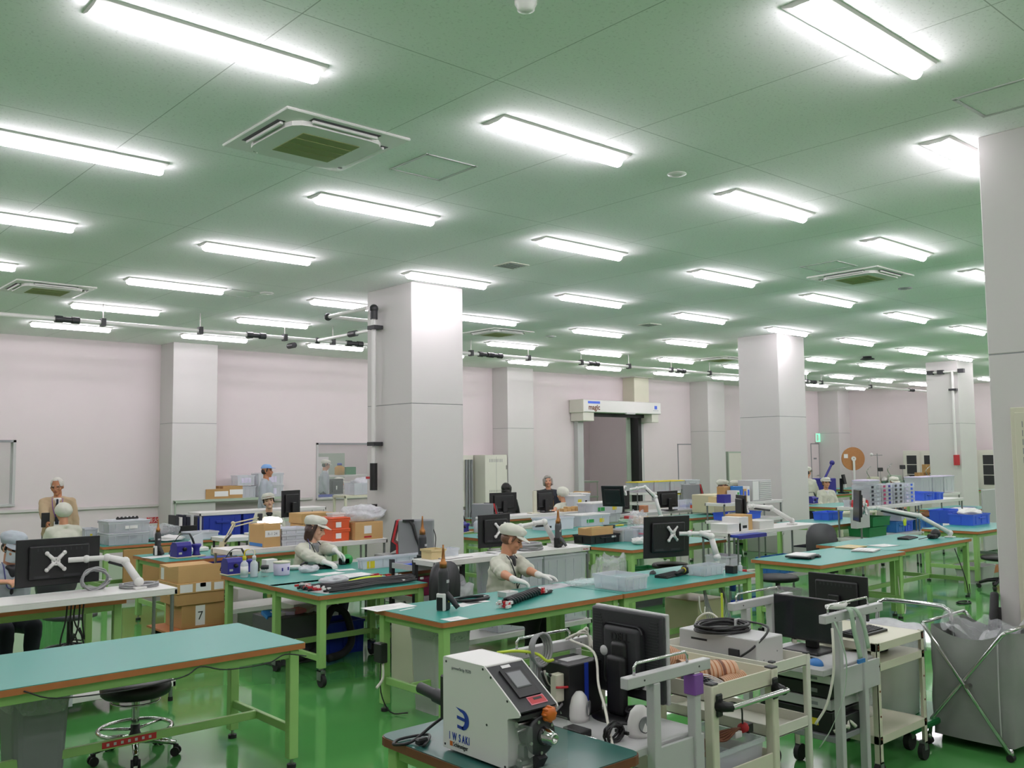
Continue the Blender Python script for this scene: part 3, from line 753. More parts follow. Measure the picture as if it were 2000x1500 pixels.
disc('ceiling_speaker', 'ceiling fitting', 1322, 347, [(.075, 0), (.075, .006), (.03, .012)], 'white', 'small round white fitting on the ceiling left of a lamp')
disc('ceiling_speaker', 'ceiling fitting', 1768, 567, [(.09, 0), (.09, .01), (.05, .02)], 'grey', 'round grey outlet in the ceiling right of the right air conditioner')
disc('fire_sensor', 'smoke detector', 1694, 699, [(.10, 0), (.10, .03), (.16, .05), (.16, .07), (.08, .08)], 'charcoal', 'dark round sensor hanging from the ceiling right of the second column')
disc('ceiling_speaker', 'ceiling fitting', 1076, 660, [(.10, 0), (.10, .01), (.05, .02)], 'lightgrey', 'round pale outlet in the ceiling near the far air conditioner')
disc('ceiling_speaker', 'ceiling fitting', 521, 576, [(.09, 0), (.09, .01), (.05, .02)], 'white', 'round white outlet in the ceiling left of the middle column')
def vent(px, py, lab):
    x, y = at(px, py, CEIL)
    r = thing('ceiling_vent', lab, 'vent', (x, y, CEIL))
    q = MB('offwhite'); q.box(-.15, .15, -.15, .15, -.008, 0); q.done('frame', r)
    q = MB('grey')
    for k in range(5): q.box(-.12, .12, -.1+k*.05-.012, -.1+k*.05+.012, -.012, -.006)
    q.done('grille', r)
vent(999, 518, 'small square ceiling vent between two lamps right of the middle column')
vent(1268, 634, 'small square ceiling vent in the middle of the far ceiling')
vent(1562, 655, 'small square ceiling vent right of the second column top')

# ================================================================ air pipe under the ceiling
PZ = 3.80
py_ = at(700, 672, PZ)[1]
t = thing('air_pipe', 'thin white air pipe running under the ceiling along the back wall with black couplings', 'pipe', (0, 0, 0))
q = MB('white'); q.cyl((X0, py_, PZ), (X1-.1, py_, PZ), .032, n=10); q.done('pipe', t)
def pipe_x(px, py): 
    return along((0, py_, PZ), (1, 0, 0), px=px)
for px in (131, 500, 692, 947, 968, 1159, 1329, 1461, 1587, 1780):
    x = pipe_x(px, 0); q = MB('charcoal')
    q.cyl((x-.16, py_, PZ), (x-.06, py_, PZ), .052, n=10); q.cyl((x+.06, py_, PZ), (x+.16, py_, PZ), .052, n=10); q.cyl((x-.07, py_, PZ), (x+.07, py_, PZ), .04, n=10); q.done('coupling', t)
for px in (201, 391, 556, 650, 735, 920, 1032, 1135, 1228, 1311, 1386, 1454, 1575, 1604, 1700):
    x = pipe_x(px, 0); q = MB('charcoal'); q.box(x-.03, x+.03, py_-.05, py_+.05, PZ-.05, PZ+.06); q.m('steel').cyl((x, py_, PZ+.05), (x, py_, CEIL), .008, n=6); q.done('hanger', t)
# branch to the middle column
bx = pipe_x(620, 0)
q = MB('white'); cx = 6.70; cy = 10.27
q.cyl((bx, py_, PZ), (bx, cy+1.0, PZ), .028, n=8); q.cyl((bx, cy+1.0, PZ), (cx-.1, cy+1.0, PZ), .028, n=8); q.cyl((cx-.1, cy+1.0, PZ), (cx-.1, cy, PZ), .028, n=8); q.done('branch_pipe', t)
q = MB('charcoal')
for p in ((bx, py_, PZ), (bx, cy+1.0, PZ), (cx-.1, cy+1.0, PZ)): q.sph(p, .055, 10, 6)
for yy in (12.6, 14.6): q.cyl((bx, yy-.1, PZ), (bx, yy+.1, PZ), .05, n=10)
q.done('elbow', t)
t = thing('drop_pipe', 'white air drop pipe with black clips and a valve on the middle column', 'pipe', (6.80, cy, 0))
q = MB('white'); q.cyl((-.1, 0, PZ), (-.1, 0, 1.42), .03, n=10); q.done('pipe', t)
q = MB('charcoal'); q.sph((-.1, 0, PZ), .06, 10, 6); q.cyl((-.1, 0, PZ), (-.1, 0, PZ-.14), .05, n=10); q.done('elbow', t)
for z in (3.55, 2.02): q = MB('charcoal'); q.cbox((-.08, 0, z), (.14, .16, .05)); q.done('clip', t)
q = MB('black'); q.cyl((-.1, 0, 1.42), (-.1, 0, 1.77), .05, n=12); q.done('valve', t)
q = MB('red'); q.cbox((-.1, .09, 1.58), (.03, .14, .03)); q.done('valve_lever', t)
q = MB('black'); q.cyl((-.1, 0, 1.10), (-.1, 0, 1.24), .05, n=12); q.cbox((-.1, -.05, 1.15), (.1, .2, .06)); q.m('steel').cyl((-.12, .02, 1.12), (-.12, .12, 1.03), .02, n=8); q.cyl((-.12, -.05, 1.12), (-.12, -.02, 1.03), .02, n=8); q.done('outlet_manifold', t)
q = MB('column'); q.box(-.012, 0, .13, .25, 1.98, 2.12); q.done('switch_plate', t)
# pipes on the far column
t = thing('drop_pipe', 'white air drop pipe with black fittings on the round-looking far column', 'pipe', (23.30, 9.9, 0))
q = MB('white'); q.cyl((-.08, .45, PZ), (-.08, -.3, PZ), .026, n=8); q.cyl((-.08, -.08, PZ), (-.08, -.08, 1.45), .03, n=10); q.done('pipe', t)
for y_, z in ((.45, PZ), (.2, PZ), (-.3, PZ)): q = MB('charcoal'); q.cbox((-.08, y_, z), (.1, .14, .1)); q.done('coupling', t)
q = MB('charcoal'); q.cbox((-.06, -.08, 3.35), (.12, .18, .05)); q.done('clip', t)
q = MB('red'); q.cyl((-.09, -.10, 1.5), (-.09, -.10, 1.75), .07, n=10); q.done('valve', t)
# electric panel on the near right column
t = thing('electric_panel', 'cream louvred electric cabinet door on the near right-hand column', 'electric panel', (6.74, 2.12, 0))
ya, za = atX(1984, 806, 6.74)
q = MB('cream'); q.box(-.02, 0, -.38, ya-2.12+.03, .5, za+.035, .004); q.done('frame', t)
q = MB('cream'); q.box(-.03, -.02, -.36, ya-2.12, .53, za, .003); q.done('door', t)
for j in range(5):
    q = MB('grey')
    for k in range(4): q.box(-.032, -.029, ya-2.12-.05-k*.035, ya-2.12-.045-k*.035, za-.10-j*.06, za-.06-j*.06)
    q.done('louvre', t)
# ================================================================ benches and racks
def bench(lab, x0, x1, y0, y1, h=.74, casters=False, mat='teal', edge='edge', group='green steel workbenches', stretch=True, rnd=.015, legs=(1, 1, 1, 1)):
    cx, cy = (x0+x1)/2, (y0+y1)/2; a, b = (x1-x0)/2, (y1-y0)/2
    r = thing('workbench', lab, 'workbench', (cx, cy, 0), 0, group)
    def rr(a, b, k):
        if k <= 0: return [(-a, -b), (a, -b), (a, b), (-a, b)]
        o = []
        for sx, sy, s in ((1, 1, 0), (-1, 1, 90), (-1, -1, 180), (1, -1, 270)):
            for j in range(4):
                t = radians(s+j*30); o.append((sx*(a-k)+k*cos(t), sy*(b-k)+k*sin(t)))
        return o
    q = MB(mat); q.prism(rr(a-.004, b-.004, rnd), 'z', h-.004, h); q.done('worktop', r)
    q = MB(edge); q.prism(rr(a, b, rnd), 'z', h-.036, h-.0035); q.done('edge_band', r)
    i = .06; w = .03; ft = .055 if not casters else .15
    q = MB('green')
    for s in (-1, 1):
        q.box(-a+i, a-i, s*(b-i)-.018, s*(b-i)+.018, h-.09, h-.036, .003); q.box(s*(a-i)-.018, s*(a-i)+.018, -b+i, b-i, h-.09, h-.036, .003)
    q.done('apron_frame', r)
    k = 0
    for sx in (-1, 1):
        for sy in (-1, 1):
            k += 1
            if not legs[k-1]: continue
            X, Y = sx*(a-i), sy*(b-i)
            q = MB('green'); q.box(X-w, X+w, Y-w, Y+w, ft, h-.036, .004); l = q.done('leg', r)
            if casters:
                q = MB('zinc'); q.cyl((X, Y, .155), (X, Y, .125), .022, n=12); q.box(X-.025, X-.019, Y-.03, Y+.03, .055, .135); q.box(X+.019, X+.025, Y-.03, Y+.03, .055, .135); q.box(X-.025, X+.025, Y-.03, Y+.03, .125, .135); q.done('caster_fork', l)
                q = MB('rubber'); q.cyl((X-.017, Y-.01, .052), (X+.017, Y-.01, .052), .05, n=18); q.done('caster_wheel', l)
            else:
                q = MB('rubber'); q.cyl((X, Y, .0), (X, Y, .022), .028, n=12); q.m('steel').cyl((X, Y, .02), (X, Y, .06), .01, n=8); q.done('foot', l)
    if stretch:
        q = MB('green'); z = .2
        for s in (-1, 1): q.box(s*(a-i)-.015, s*(a-i)+.015, -b+i, b-i, z, z+.05, .003)
        yb = .05 if not casters else b-i
        q.box(-a+i, a-i, yb-.015, yb+.015, z, z+.05, .003); q.done('stretcher', r)
    return r
T1 = bench('empty green workbench in the left foreground over a black stool', 1.06, 2.865, 5.13, 6.06)
T2 = bench('small green bench on casters carrying black cable harnesses', 3.87, 4.97, 6.73, 7.62, casters=True)
T3 = bench('left one of the two joined benches, before the woman in short sleeves', 3.85, 5.67, 5.06, 5.90)
T3b = bench('right one of the two joined benches, carrying a keyboard', 5.68, 7.52, 5.06, 5.92)
T8 = bench('left one of the two benches on the right, with a flat tray', 8.44, 10.25, 4.93, 5.74)
T8b = bench('right one of the two benches on the right, under the monitor arm', 10.26, 12.33, 5.06, 6.05)
T0 = bench('green bench behind the white rack, where the masked worker sits', .8, 2.70, 7.72, 8.55)
T4 = bench('bench of the smiling woman, with squeeze bottles on its corner', 3.88, 5.72, 7.52, 8.60)
T5 = bench('bench with the soldering station and the beige arm lamp', 3.93, 5.76, 10.1, 11.1)
T6 = bench('bench near the back wall under two stacked clear boxes', 4.02, 5.85, 12.42, 13.32)
T9 = bench('bench in the middle with a black crate and plastic boxes', 8.28, 10.15, 7.25, 8.16)
T10 = bench('bench with white lidded boxes right of the middle column, left part', 8.05, 9.87, 9.27, 11.0 - .6)
T10b = bench('bench with white lidded boxes right of the middle column, right part', 9.89, 11.7, 9.27, 10.2)
T11 = bench('bench with a blue bin beside the near right column', 13.38, 15.2, 5.4, 6.2)
T12 = bench('bench behind the white rack with a green shelf bin, middle right', 13.02, 14.85, 7.45, 8.4)
TB1 = bench('bench under the beige instrument with a blue round badge', 12.98, 14.7, 10.0, 10.7)
T13 = bench('far bench with papers left of the last column', 17.72, 19.5, 7.42, 8.3)
T15 = bench('far bench where the worker with a headband cap faces the camera', 17.3, 19.1, 9.75, 10.65)
TE = bench('far bench along the end wall under the winding machines', 25.6, 27.4, 12.6, 14.9)
T7x = bench('bench of the dark-haired person behind two monitors', 10.4, 12.2, 12.2, 13.1)

def rack(lab, x0, x1, y0, y1, levels, mat='white', post='zinc', th=.035, group='white shelf racks', lip=True, r_=.014, name='storage_rack', cat='rack'):
    cx, cy = (x0+x1)/2, (y0+y1)/2; a, b = (x1-x0)/2, (y1-y0)/2
    r = thing(name, lab, cat, (cx, cy, 0), 0, group)
    for z in levels:
        q = MB(mat); q.box(-a, a, -b, b, z-.012, z, .003)
        for s in (-1, 1): q.box(-a, a, s*(b-.012)-.012, s*(b-.012)+.012, z-th-.015, z-.011, .003); q.box(s*(a-.012)-.012, s*(a-.012)+.012, -b, b, z-th-.015, z-.011, .003)
        q.done('shelf', r)
    for sx in (-1, 1):
        for sy in (-1, 1):
            X, Y = sx*(a-.03), sy*(b-.03)
            q = MB(post); q.cyl((X, Y, .03), (X, Y, max(levels)-.011), r_, n=10)
            l = q.done('post', r)
            q = MB('rubber'); q.cyl((X, Y, 0), (X, Y, .03), .018, n=10); q.done('foot', l)
    return r
W1 = rack('white rack in front of the masked worker, carrying his monitor arm and grey cable coils', 1.0, 2.90, 7.2, 7.63, [.16, .86])
W2 = rack('white rack behind the seated woman in short sleeves, with a cable coil and hot-air guns', 5.12, 7.17, 6.84, 7.2, [.15, .9])
W3 = rack('white rack in front of the second column with an arm and white boxes', 9.4, 11.46, 6.68, 7.12, [.3, .9])
W4 = rack('white rack with clear drawer stacks and a red tape dispenser', 13.2, 15.15, 7.0, 7.42, [.55, 1.02])
W4b = rack('white rack with the open blue bin on top, right of the drawer stacks', 15.2, 17.05, 7.1, 7.52, [.55, 1.02])
W6 = rack('white rack under the pair of dark monitors', 9.4, 11.4, 10.8, 11.2, [.4, .92])
W7 = rack('rack before the second column with a louvred grey cabinet and folders', 12.9, 14.65, 9.25, 9.65, [.45, .72, 1.02])
x_, y_ = at(345, 1008, .93)
W8 = rack('white rack over the blue containers near the back wall', 6.05, 8.3, 14.2, 14.65, [.35, 1.0], 'white', 'white')
W9 = rack('pale rack with small cartons against the back wall', 6.9, 9.4, 17.35, 17.85, [.6, 1.06], 'palegreen', 'palegreen')
W5 = rack('white rack behind the smiling woman, with a blue-striped carton and orange boxes', 4.25, 6.2, 9.2, 9.65, [.3, .9])
# ================================================================ small things: makers
def box_thing(name, cat, lab, x, y, z, w, d, h, mat, group=None, rz=0, bev=.004):
    "root at the base centre; (x, y) is the near left corner"
    r = thing(name, lab, cat, (x+w/2, y+d/2, z), rz, group)
    return r, w/2, d/2, h
def sticker(r, face, u, v, w, h, mat, a, b, H, name='label_sticker', t=.0015, txt=None, tm='black'):
    "u, v: centre as fractions of the face"
    q = MB(mat)
    if face == 'f':
        X, Z = -a+2*a*u, H*v; q.box(X-w/2, X+w/2, -b-t, -b+.0005, Z-h/2, Z+h/2)
    elif face == 'l':
        Y, Z = -b+2*b*u, H*v; q.box(-a-t, -a+.0005, Y-w/2, Y+w/2, Z-h/2, Z+h/2)
    else:
        X, Y = -a+2*a*u, -b+2*b*v; q.box(X-w/2, X+w/2, Y-h/2, Y+h/2, H-.0005, H+t)
    o = q.done(name, r)
    if txt:
        if face == 'f': text(txt, 'lettering', h*.6, tm, o, (X, -b-t-.0005, Z-h*.22), (pi/2, 0, 0), align='CENTER')
        elif face == 'l': text(txt, 'lettering', h*.6, tm, o, (-a-t-.0005, Y, Z-h*.22), (pi/2, 0, -pi/2), align='CENTER')
    return o
def carton(lab, x, y, z, w, d, h, mat='card', st=(), tape='x', open_=0, group=None, rz=0, name='cardboard_box', lift=0):
    r, a, b, H = box_thing(name, 'box', lab, x, y, z, w, d, h, mat, group, rz)
    q = MB(mat); q.box(-a, a, -b, b, 0, H, .003); q.done('body', r)
    if tape == 'x':
        q = MB('tape'); q.box(-a-.001, a+.001, -.025, .025, H-.0005, H+.001); q.box(-a-.001, -a+.0005, -.025, .025, H*.7, H); q.box(a-.0005, a+.001, -.025, .025, H*.7, H); q.done('tape', r)
    elif tape == 'y':
        q = MB('tape'); q.box(-.025, .025, -b-.001, b+.001, H-.0005, H+.001); q.box(-.025, .025, -b-.001, -b+.0005, H*.6, H); q.done('tape', r)
    if lift:
        q = MB(mat); q.prism([(-b, H), (-b+.002, H+lift), (-b+.004, H+lift), (0, H+.004), (0, H)], 'x', -a+.002, a-.002); q.prism([(0, H), (0, H+.004), (b, H+lift*.4), (b, H)], 'x', -a+.002, a-.002); q.done('flap', r)
    if open_:
        for s in (-1, 1):
            q = MB(mat); q.ribbon([(s*a, 0, H), (s*(a+d*.3*cos(open_)), 0, H+d*.3*sin(open_))], (0, b, 0), .004); q.done('flap', r)
        for s in (-1, 1):
            q = MB(mat); q.ribbon([(0, s*b, H), (0, s*(b+d*.25*cos(open_)), H+d*.3*sin(open_))], (a, 0, 0), .004); q.done('flap', r)
    for s_ in st: sticker(r, *s_[:6], a, b, H, **(s_[6] if len(s_) > 6 else {}))
    return r
def tub(lab, x, y, z, w, d, h, mat='clear', group=None, lid=None, ribs=4, st=(), fill=None, name='plastic_box', cat='box', rz=0, taper=.03, t=.004, rim=True, handle=False):
    r, a, b, H = box_thing(name, cat, lab, x, y, z, w, d, h, mat, group, rz)
    k = 1-taper
    q = MB(mat)
    o = [(-a*k, -b*k, 0), (a*k, -b*k, 0), (a*k, b*k, 0), (-a*k, b*k, 0), (-a, -b, H), (a, -b, H), (a, b, H), (-a, b, H)]
    i_ = [(-a*k+t, -b*k+t, t), (a*k-t, -b*k+t, t), (a*k-t, b*k-t, t), (-a*k+t, b*k-t, t), (-a+t, -b+t, H), (a-t, -b+t, H), (a-t, b-t, H), (-a+t, b-t, H)]
    fs = [(0, 1, 2, 3), (8, 9, 10, 11)]
    for j in range(4):
        n = (j+1) % 4; fs += [(j, n, n+4, j+4), (8+j, 8+n, 12+n, 12+j), (4+j, 4+n, 12+n, 12+j)]
    q._new(o+i_, fs)
    for j in range(ribs):
        X = -a+2*a*(j+.5)/ribs; q.box(X-.004, X+.004, -b-.005, -b*k+.003, H*.12, H*.85)
    if ribs:
        for j in range(max(1, ribs//2)):
            Y = -b+2*b*(j+.5)/max(1, ribs//2); q.box(-a-.005, -a*k+.003, Y-.004, Y+.004, H*.12, H*.85)
    q.done('body', r)
    if rim:
        q = MB(mat); e = .008
        q.box(-a-e, a+e, -b-e, -b+.002, H-.018, H+.002); q.box(-a-e, a+e, b-.002, b+e, H-.018, H+.002); q.box(-a-e, -a+.002, -b, b, H-.018, H+.002); q.box(a-.002, a+e, -b, b, H-.018, H+.002); q.done('rim', r)
    if lid:
        q = MB(lid); e = .01; q.box(-a-e, a+e, -b-e, b+e, H+.002, H+.02, .005); q.box(-a*.85, a*.85, -b*.85, b*.85, H+.019, H+.026, .003); q.done('lid', r)
    if handle:
        q = MB(mat); q.box(-a*.35, a*.35, -b-.02, -b, H*.62, H*.72, .003); q.done('handle', r)
    if fill:
        q = MB(fill); rg = random.Random(int(x*977+y*131)); 
        for j in range(10): q.cbox((rg.uniform(-a*.7, a*.7), rg.uniform(-b*.7, b*.7), H*.12+rg.random()*H*.35), (a*rg.uniform(.2, .5), b*rg.uniform(.2, .5), H*rg.uniform(.1, .25)))
        o_ = q.done('contents', r); o_['kind'] = 'stuff'
    for s_ in st: sticker(r, *s_[:6], a, b, H, **(s_[6] if len(s_) > 6 else {}))
    return r
def PX(fn, lab, z, near, lx, rx, ty, **k):
    "thing whose base near corner / left and right corner columns / top row are read off the photo"
    x, y, w, d, h = pxbox(z, near, lx, rx, ty)
    return fn(lab, x, y, z, w, d, h, **k)
def paper(lab, x, y, z, w, d, rz=0, mat='paper', group='loose paper sheets', n=1, name='paper_sheet', cat='paper', lines=True):
    r = thing(name, lab, cat, (x, y, z), rz, group)
    q = MB(mat)
    for j in range(n): q.T = Matrix.Rotation(radians((j*37 % 11)-5) if j else 0, 4, 'Z'); q.box(-w/2, w/2, -d/2, d/2, .0005+j*.004, .002+j*.004)
    q.done('sheet', r)
    if lines:
        q = MB('lightgrey'); z0 = .0022+(n-1)*.004
        for j in range(4): q.box(-w*.4, w*(.1+.08*(j % 3)), d*(.3-.17*j), d*(.3-.17*j)+d*.03, z0-.0002, z0+.0004)
        q.done('print', r)
    return r
def monitor(lab, x, y, z, w=.54, h=.33, rz=0, tilt=0, group='dark monitors', vesa=True, logo=None, stand=None, mat='black', white=None, th=.03):
    "z = bottom edge of the panel; local +Y is the viewing side, so -Y (the back) faces the camera at rz = 0"
    r = thing('monitor', lab, 'monitor', (x, y, z), rz, group)
    r.rotation_euler = (tilt, 0, rz)
    q = MB(mat); q.box(-w/2, w/2, -.01, .012, 0, h, .004); q.box(-w*.36, w*.36, -.01-th, -.009, h*.14, h*.86, .012, 2); q.done('housing', r)
    q = MB('screen'); q.box(-w/2+.008, w/2-.008, .0115, .0135, .014, h-.008); q.done('screen', r)
    q = MB('charcoal')
    for k in range(9): q.box(-w*.26+k*w*.065-.004, -w*.26+k*w*.065+.004, -.0105-th, -.0095-th, h*.74, h*.80)
    q.box(-w*.3, -w*.12, -.0105-th, -.009-th, h*.18, h*.23); q.box(w*.05, w*.25, -.0105-th, -.009-th, h*.18, h*.23); q.done('back_vents', r)
    if white:
        q = MB('white'); q.box(-w*.2+white*w, -w*.13+white*w, -.012-th, -.01-th, h*.3, h*.55); q.done('label_sticker', r)
    if logo:
        q = MB('lightgrey'); q.lathe([(.016, 0), (.016, .002), (.012, .002)], (0, -.012-th+(-.001), h*.92), 20, axis='y')
        q.m('charcoal').lathe([(.012, -.0005), (.012, .003)], (0, -.012-th, h*.92), 16, axis='y'); q.done('logo', r)
    if stand:
        q = MB(mat); q.box(-.04, .04, -.05-th, -.02-th, -stand+.012, h*.55, .006); q.done('stand', r)
        q = MB(mat); q.box(-.12, .12, -.14, .08, -stand, -stand+.014, .004); q.done('base', r)
    return r
def arm(lab, base, elbow, head, vesa, mat='white', group='white monitor arms', post=None, wid=.031, n=0):
    "clamp base, shoulder height post, upper arm to the elbow, fore arm to the head, plate on the monitor back"
    r = thing('monitor_arm', lab, 'monitor arm', base, 0, group)
    B = V(base); e, h_, v = V(elbow)-B, V(head)-B, V(vesa)-B
    q = MB(mat); q.box(-.045, .045, -.055, .055, 0, .018, .004); q.cyl((0, 0, .01), (0, 0, post or .08), .022); q.m('charcoal').box(-.03, .03, -.03, .03, -.05, 0); q.done('clamp', r)
    s = V((0, 0, post or .08))
    def bar(q, p, q_, w0, w1):
        q.tube([p, p.lerp(q_, .5), q_], [w0, (w0+w1)/2, w1], 8)
        q.sph(p, w0*1.25, 10, 6); q.sph(q_, w1*1.25, 10, 6)
    q = MB(mat); bar(q, s, e, wid, wid*.9); q.done('lower_arm', r)
    q = MB(mat); bar(q, e, h_, wid, wid*.8); q.m('charcoal').tube([e.lerp(h_, .1)-V((0, 0, wid)), e.lerp(h_, .9)-V((0, 0, wid*.8))], wid*.55, 6); q.done('upper_arm', r)
    q = MB(mat); q.cyl(h_, v.lerp(h_, .25), .02); d = V((-sin(n), cos(n), 0)); sd = V((cos(n), sin(n), 0)); q.sph(h_.lerp(v, .4), .03, 10, 6); q.cyl(v-d*.02, v-d*.004, .032, n=14)
    for sx in (-1, 1):
        for sz in (-1, 1): q.tube([v-d*.012, v+sd*.058*sx+V((0, 0, .058*sz))-d*.010], [.017, .013], 6); q.sph(v+sd*.062*sx+V((0, 0, .062*sz))-d*.010, (.017, .017, .017), 8, 5)
    q.m('charcoal').cyl(v-d*.024, v+d*.001, .016); q.done('vesa_plate', r)
    return r
def coil(lab, x, y, z, R=.1, r=.006, n=6, mat='cableblack', h=.03, sq=.8, tail=None, group=None, rz=0, name='cable_coil', cat='cable', up=False, tie='lightgrey'):
    t = thing(name, lab, cat, (x, y, z), rz, group)
    rg = random.Random(int(x*1000+y*77)); pts = []
    for k in range(n*14+1):
        a = 2*pi*k/14; j = R*(1+rg.uniform(-.10, .10))
        zz = r+h*(.5+.5*sin(a*.37+n))
        p = (j*cos(a), j*sq*sin(a)+.01*sin(a*.21), zz)
        pts.append((p[0], zz*.6, R*sq+r+p[1]) if up else p)
    q = MB(mat); q.tube(pts, r, 6, sub=2); 
    if tail: q.tube([pts[-1]]+[V(p) for p in tail], r, 6, sub=6)
    q.done('cable', t)
    q = MB(tie)
    if up: q.cbox((R, h*.3, R*sq), (R*.25, h+.02, .012))
    else: q.cbox((R*.97, 0, h*.55), (R*.3, .012, h+2*r+.008))
    q.done('tie', t)
    return t
def keyboard(lab, x, y, z, rz=0, w=.44, d=.14, mat='black'):
    t = thing('keyboard', lab, 'keyboard', (x, y, z), rz)
    q = MB(mat); q.prism([(-d/2, 0), (d/2, 0), (d/2, .026), (-d/2, .014)], 'x', -w/2, w/2); q.done('case', t)
    q = MB('charcoal')
    for j in range(5):
        for i in range(14):
            X = -w/2+.018+i*(w-.03)/14; Y = -d/2+.02+j*(d-.03)/5; Z = .0145+.012*(Y+d/2)/d; q.box(X, X+(w-.03)/14*.8, Y, Y+(d-.03)/5*.8, Z-.002, Z+.005)
    q.done('keys', t)
    return t
def bottle(lab, x, y, z, h=.16, r=.032, mat='clear', cap='white', liquid=None, straw=None, group=None, band=None, name='squeeze_bottle', cat='bottle'):
    t = thing(name, lab, cat, (x, y, z), 0, group)
    q = MB(mat); q.lathe([(r*.92, 0), (r, .006), (r, h*.72), (r*.8, h*.82), (r*.45, h*.88), (r*.42, h)], n=18); q.done('body', t)
    if liquid: q = MB(liquid); q.lathe([(r*.85, .003), (r*.92, .008), (r*.92, h*.45)], n=16); q.done('liquid', t)
    q = MB(cap); q.lathe([(r*.5, h*.95), (r*.5, h*1.14), (r*.3, h*1.18)], n=14); q.done('cap', t)
    if straw:
        q = MB(cap); s = straw; q.tube([(0, 0, h*1.15), (0, 0, h*1.35), (s*.2, 0, h*1.5), (s*.6, 0, h*1.5), (s, 0, h*1.42), (s*1.05, 0, h*1.2)], [.006]*4+[.004]*6, 6, sub=4); q.done('spout', t)
    if band: q = MB(band); q.lathe([(r+.0008, h*.15), (r+.0008, h*.62)], n=18); q.done('label_band', t)
    return t
def solder(lab, x, y, z, rz=0, s=1.0, mat='indigo', group='blue soldering stations'):
    t = thing('soldering_station', lab, 'soldering station', (x, y, z), rz, group); t.scale = (s, s, s)
    q = MB('beigeplastic'); q.box(-.10, .19, -.07, .07, 0, .012, .004); q.done('tray', t)
    q = MB(mat); q.prism([(-.065, .012), (.065, .012), (.065, .10), (.03, .14), (-.04, .14), (-.065, .11)], 'x', -.09, .05); q.done('body', t)
    q = MB('black'); q.lathe([(.018, 0), (.015, -.02)], (-.02, -.065, .08), 14, axis='y'); q.m('lightgrey').cbox((-.06, -.066, .045), (.03, .004, .018)); q.done('dial', t)
    q = MB(mat); q.lathe([(.04, .012), (.03, .03), (.028, .07), (.045, .10), (.04, .115)], (.13, 0, 0), 14); q.done('iron_holder', t)
    q = MB('charcoal'); q.tube([(.13, 0, .05), (.09, 0, .16), (.06, 0, .21)], [.009, .011, .008], 8); q.m('cableblack').tube([(.06, 0, .21), (.0, .08, .19), (-.08, .1, .04), (-.06, .06, .04)], .004, 5, sub=5); q.done('iron', t)
    return t
def heatgun(lab, x, y, z, rz=0, s=1.0, body='charcoal', group='hot-air guns in their stands', white=True):
    t = thing('heat_gun', lab, 'hot-air gun', (x, y, z), rz, group); t.scale = (s, s, s)
    q = MB('black'); q.box(-.05, .05, -.03, .03, 0, .10, .008); q.m('white' if white else 'black').box(-.048, -.015, -.034, .03, .0, .12, .006); q.done('stand', t)
    q = MB(body); q.lathe([(.034, .06), (.038, .12), (.036, .26), (.030, .29)], n=16); q.done('body', t)
    q = MB('gold'); q.lathe([(.026, .285), (.026, .33), (.018, .335), (.012, .36), (.007, .42), (.006, .45)], n=12); q.done('nozzle', t)
    q = MB(body); q.tube([(0, -.02, .12), (.02, -.06, .07), (.03, -.10, .02)], [.022, .02, .018], 8, sub=3); q.done('handle', t)
    q = MB('yellow'); q.cbox((.02, -.034, .08), (.02, .004, .05)); q.m('lightgrey').cbox((0, -.037, .2), (.03, .004, .02)); q.done('plate', t)
    return t
def bag(lab, x, y, z, w, d, h, mat='filmdense', seed=1, name='plastic_bag', cat='bag', group=None, inner=None):
    t = thing(name, lab, cat, (x, y, z), 0, group)
    q = MB(mat); n, m_ = 28, 14
    def fn(u, v):
        a = 2*pi*u; e = sin(pi*min(1, max(0, v)))**.55 if 0 < v < 1 else 0
        p = V((w/2*e*cos(a), d/2*e*sin(a), h*(.5-.5*cos(pi*v))))
        k = mnoise.noise(V((p.x*9/w*.4+seed*7.3, p.y*9/d*.4, p.z*4/h)))*.30+mnoise.noise(V((p.x*22/w*.4, p.y*22/d*.4+seed, p.z*9/h)))*.16
        return V((p.x*(1+k), p.y*(1+k), max(0, p.z*(1+k*1.2))))
    q.grid(fn, n, m_, closed_u=True); q.done('film', t)
    if inner:
        q = MB(inner); q.sph((0, 0, h*.35), (w*.28, d*.28, h*.3), 10, 6); q.done('contents', t)
    return t
def trash(lab, x, y, w, d, h, film=True, mat='grey', seed=1):
    t = thing('waste_bin', lab, 'bin', (x, y, 0))
    q = MB(mat); k = .82
    def loop(z, s): 
        o = []
        a, b, c = w/2*s, d/2*s, .05*s
        for sx, sy, st in ((1, 1, 0), (-1, 1, 90), (-1, -1, 180), (1, -1, 270)):
            for j in range(4): o.append((sx*(a-c)+c*cos(radians(st+j*30)), sy*(b-c)+c*sin(radians(st+j*30)), z))
        return o
    L = [loop(0, k), loop(.02, k), loop(h*.98, 1), loop(h, 1.03), loop(h, .97), loop(.03, k*.95)]
    vs = [p for l in L for p in l]; fs = [tuple(range(15, -1, -1))]
    for j in range(len(L)-1):
        for i in range(16): fs.append((j*16+i, j*16+(i+1) % 16, j*16+16+(i+1) % 16, j*16+16+i))
    fs.append(tuple(80+i for i in range(16)))
    q._new(vs, fs); q.done('body', t)
    if film:
        q = MB('film'); rg = random.Random(seed)
        ph = [rg.uniform(0, 6) for _ in range(3)]
        def fn(u, v):
            L0 = loop(0, 1); n_ = u*16; i = int(n_) % 16; f_ = n_-int(n_); p = V(L0[i]).lerp(V(L0[(i+1) % 16]), f_)
            s = 1.05+.02*sin(u*40+ph[0])+.012*sin(u*90+v*9+ph[1])
            zz = h+.015+.008*sin(u*26+ph[2])-v*(.2*h+.02*sin(u*19))
            return V((p.x*s*(1-v*.06), p.y*s*(1-v*.06), zz))
        q.grid(fn, 48, 6, closed_u=True); q.done('liner', t)
    return t
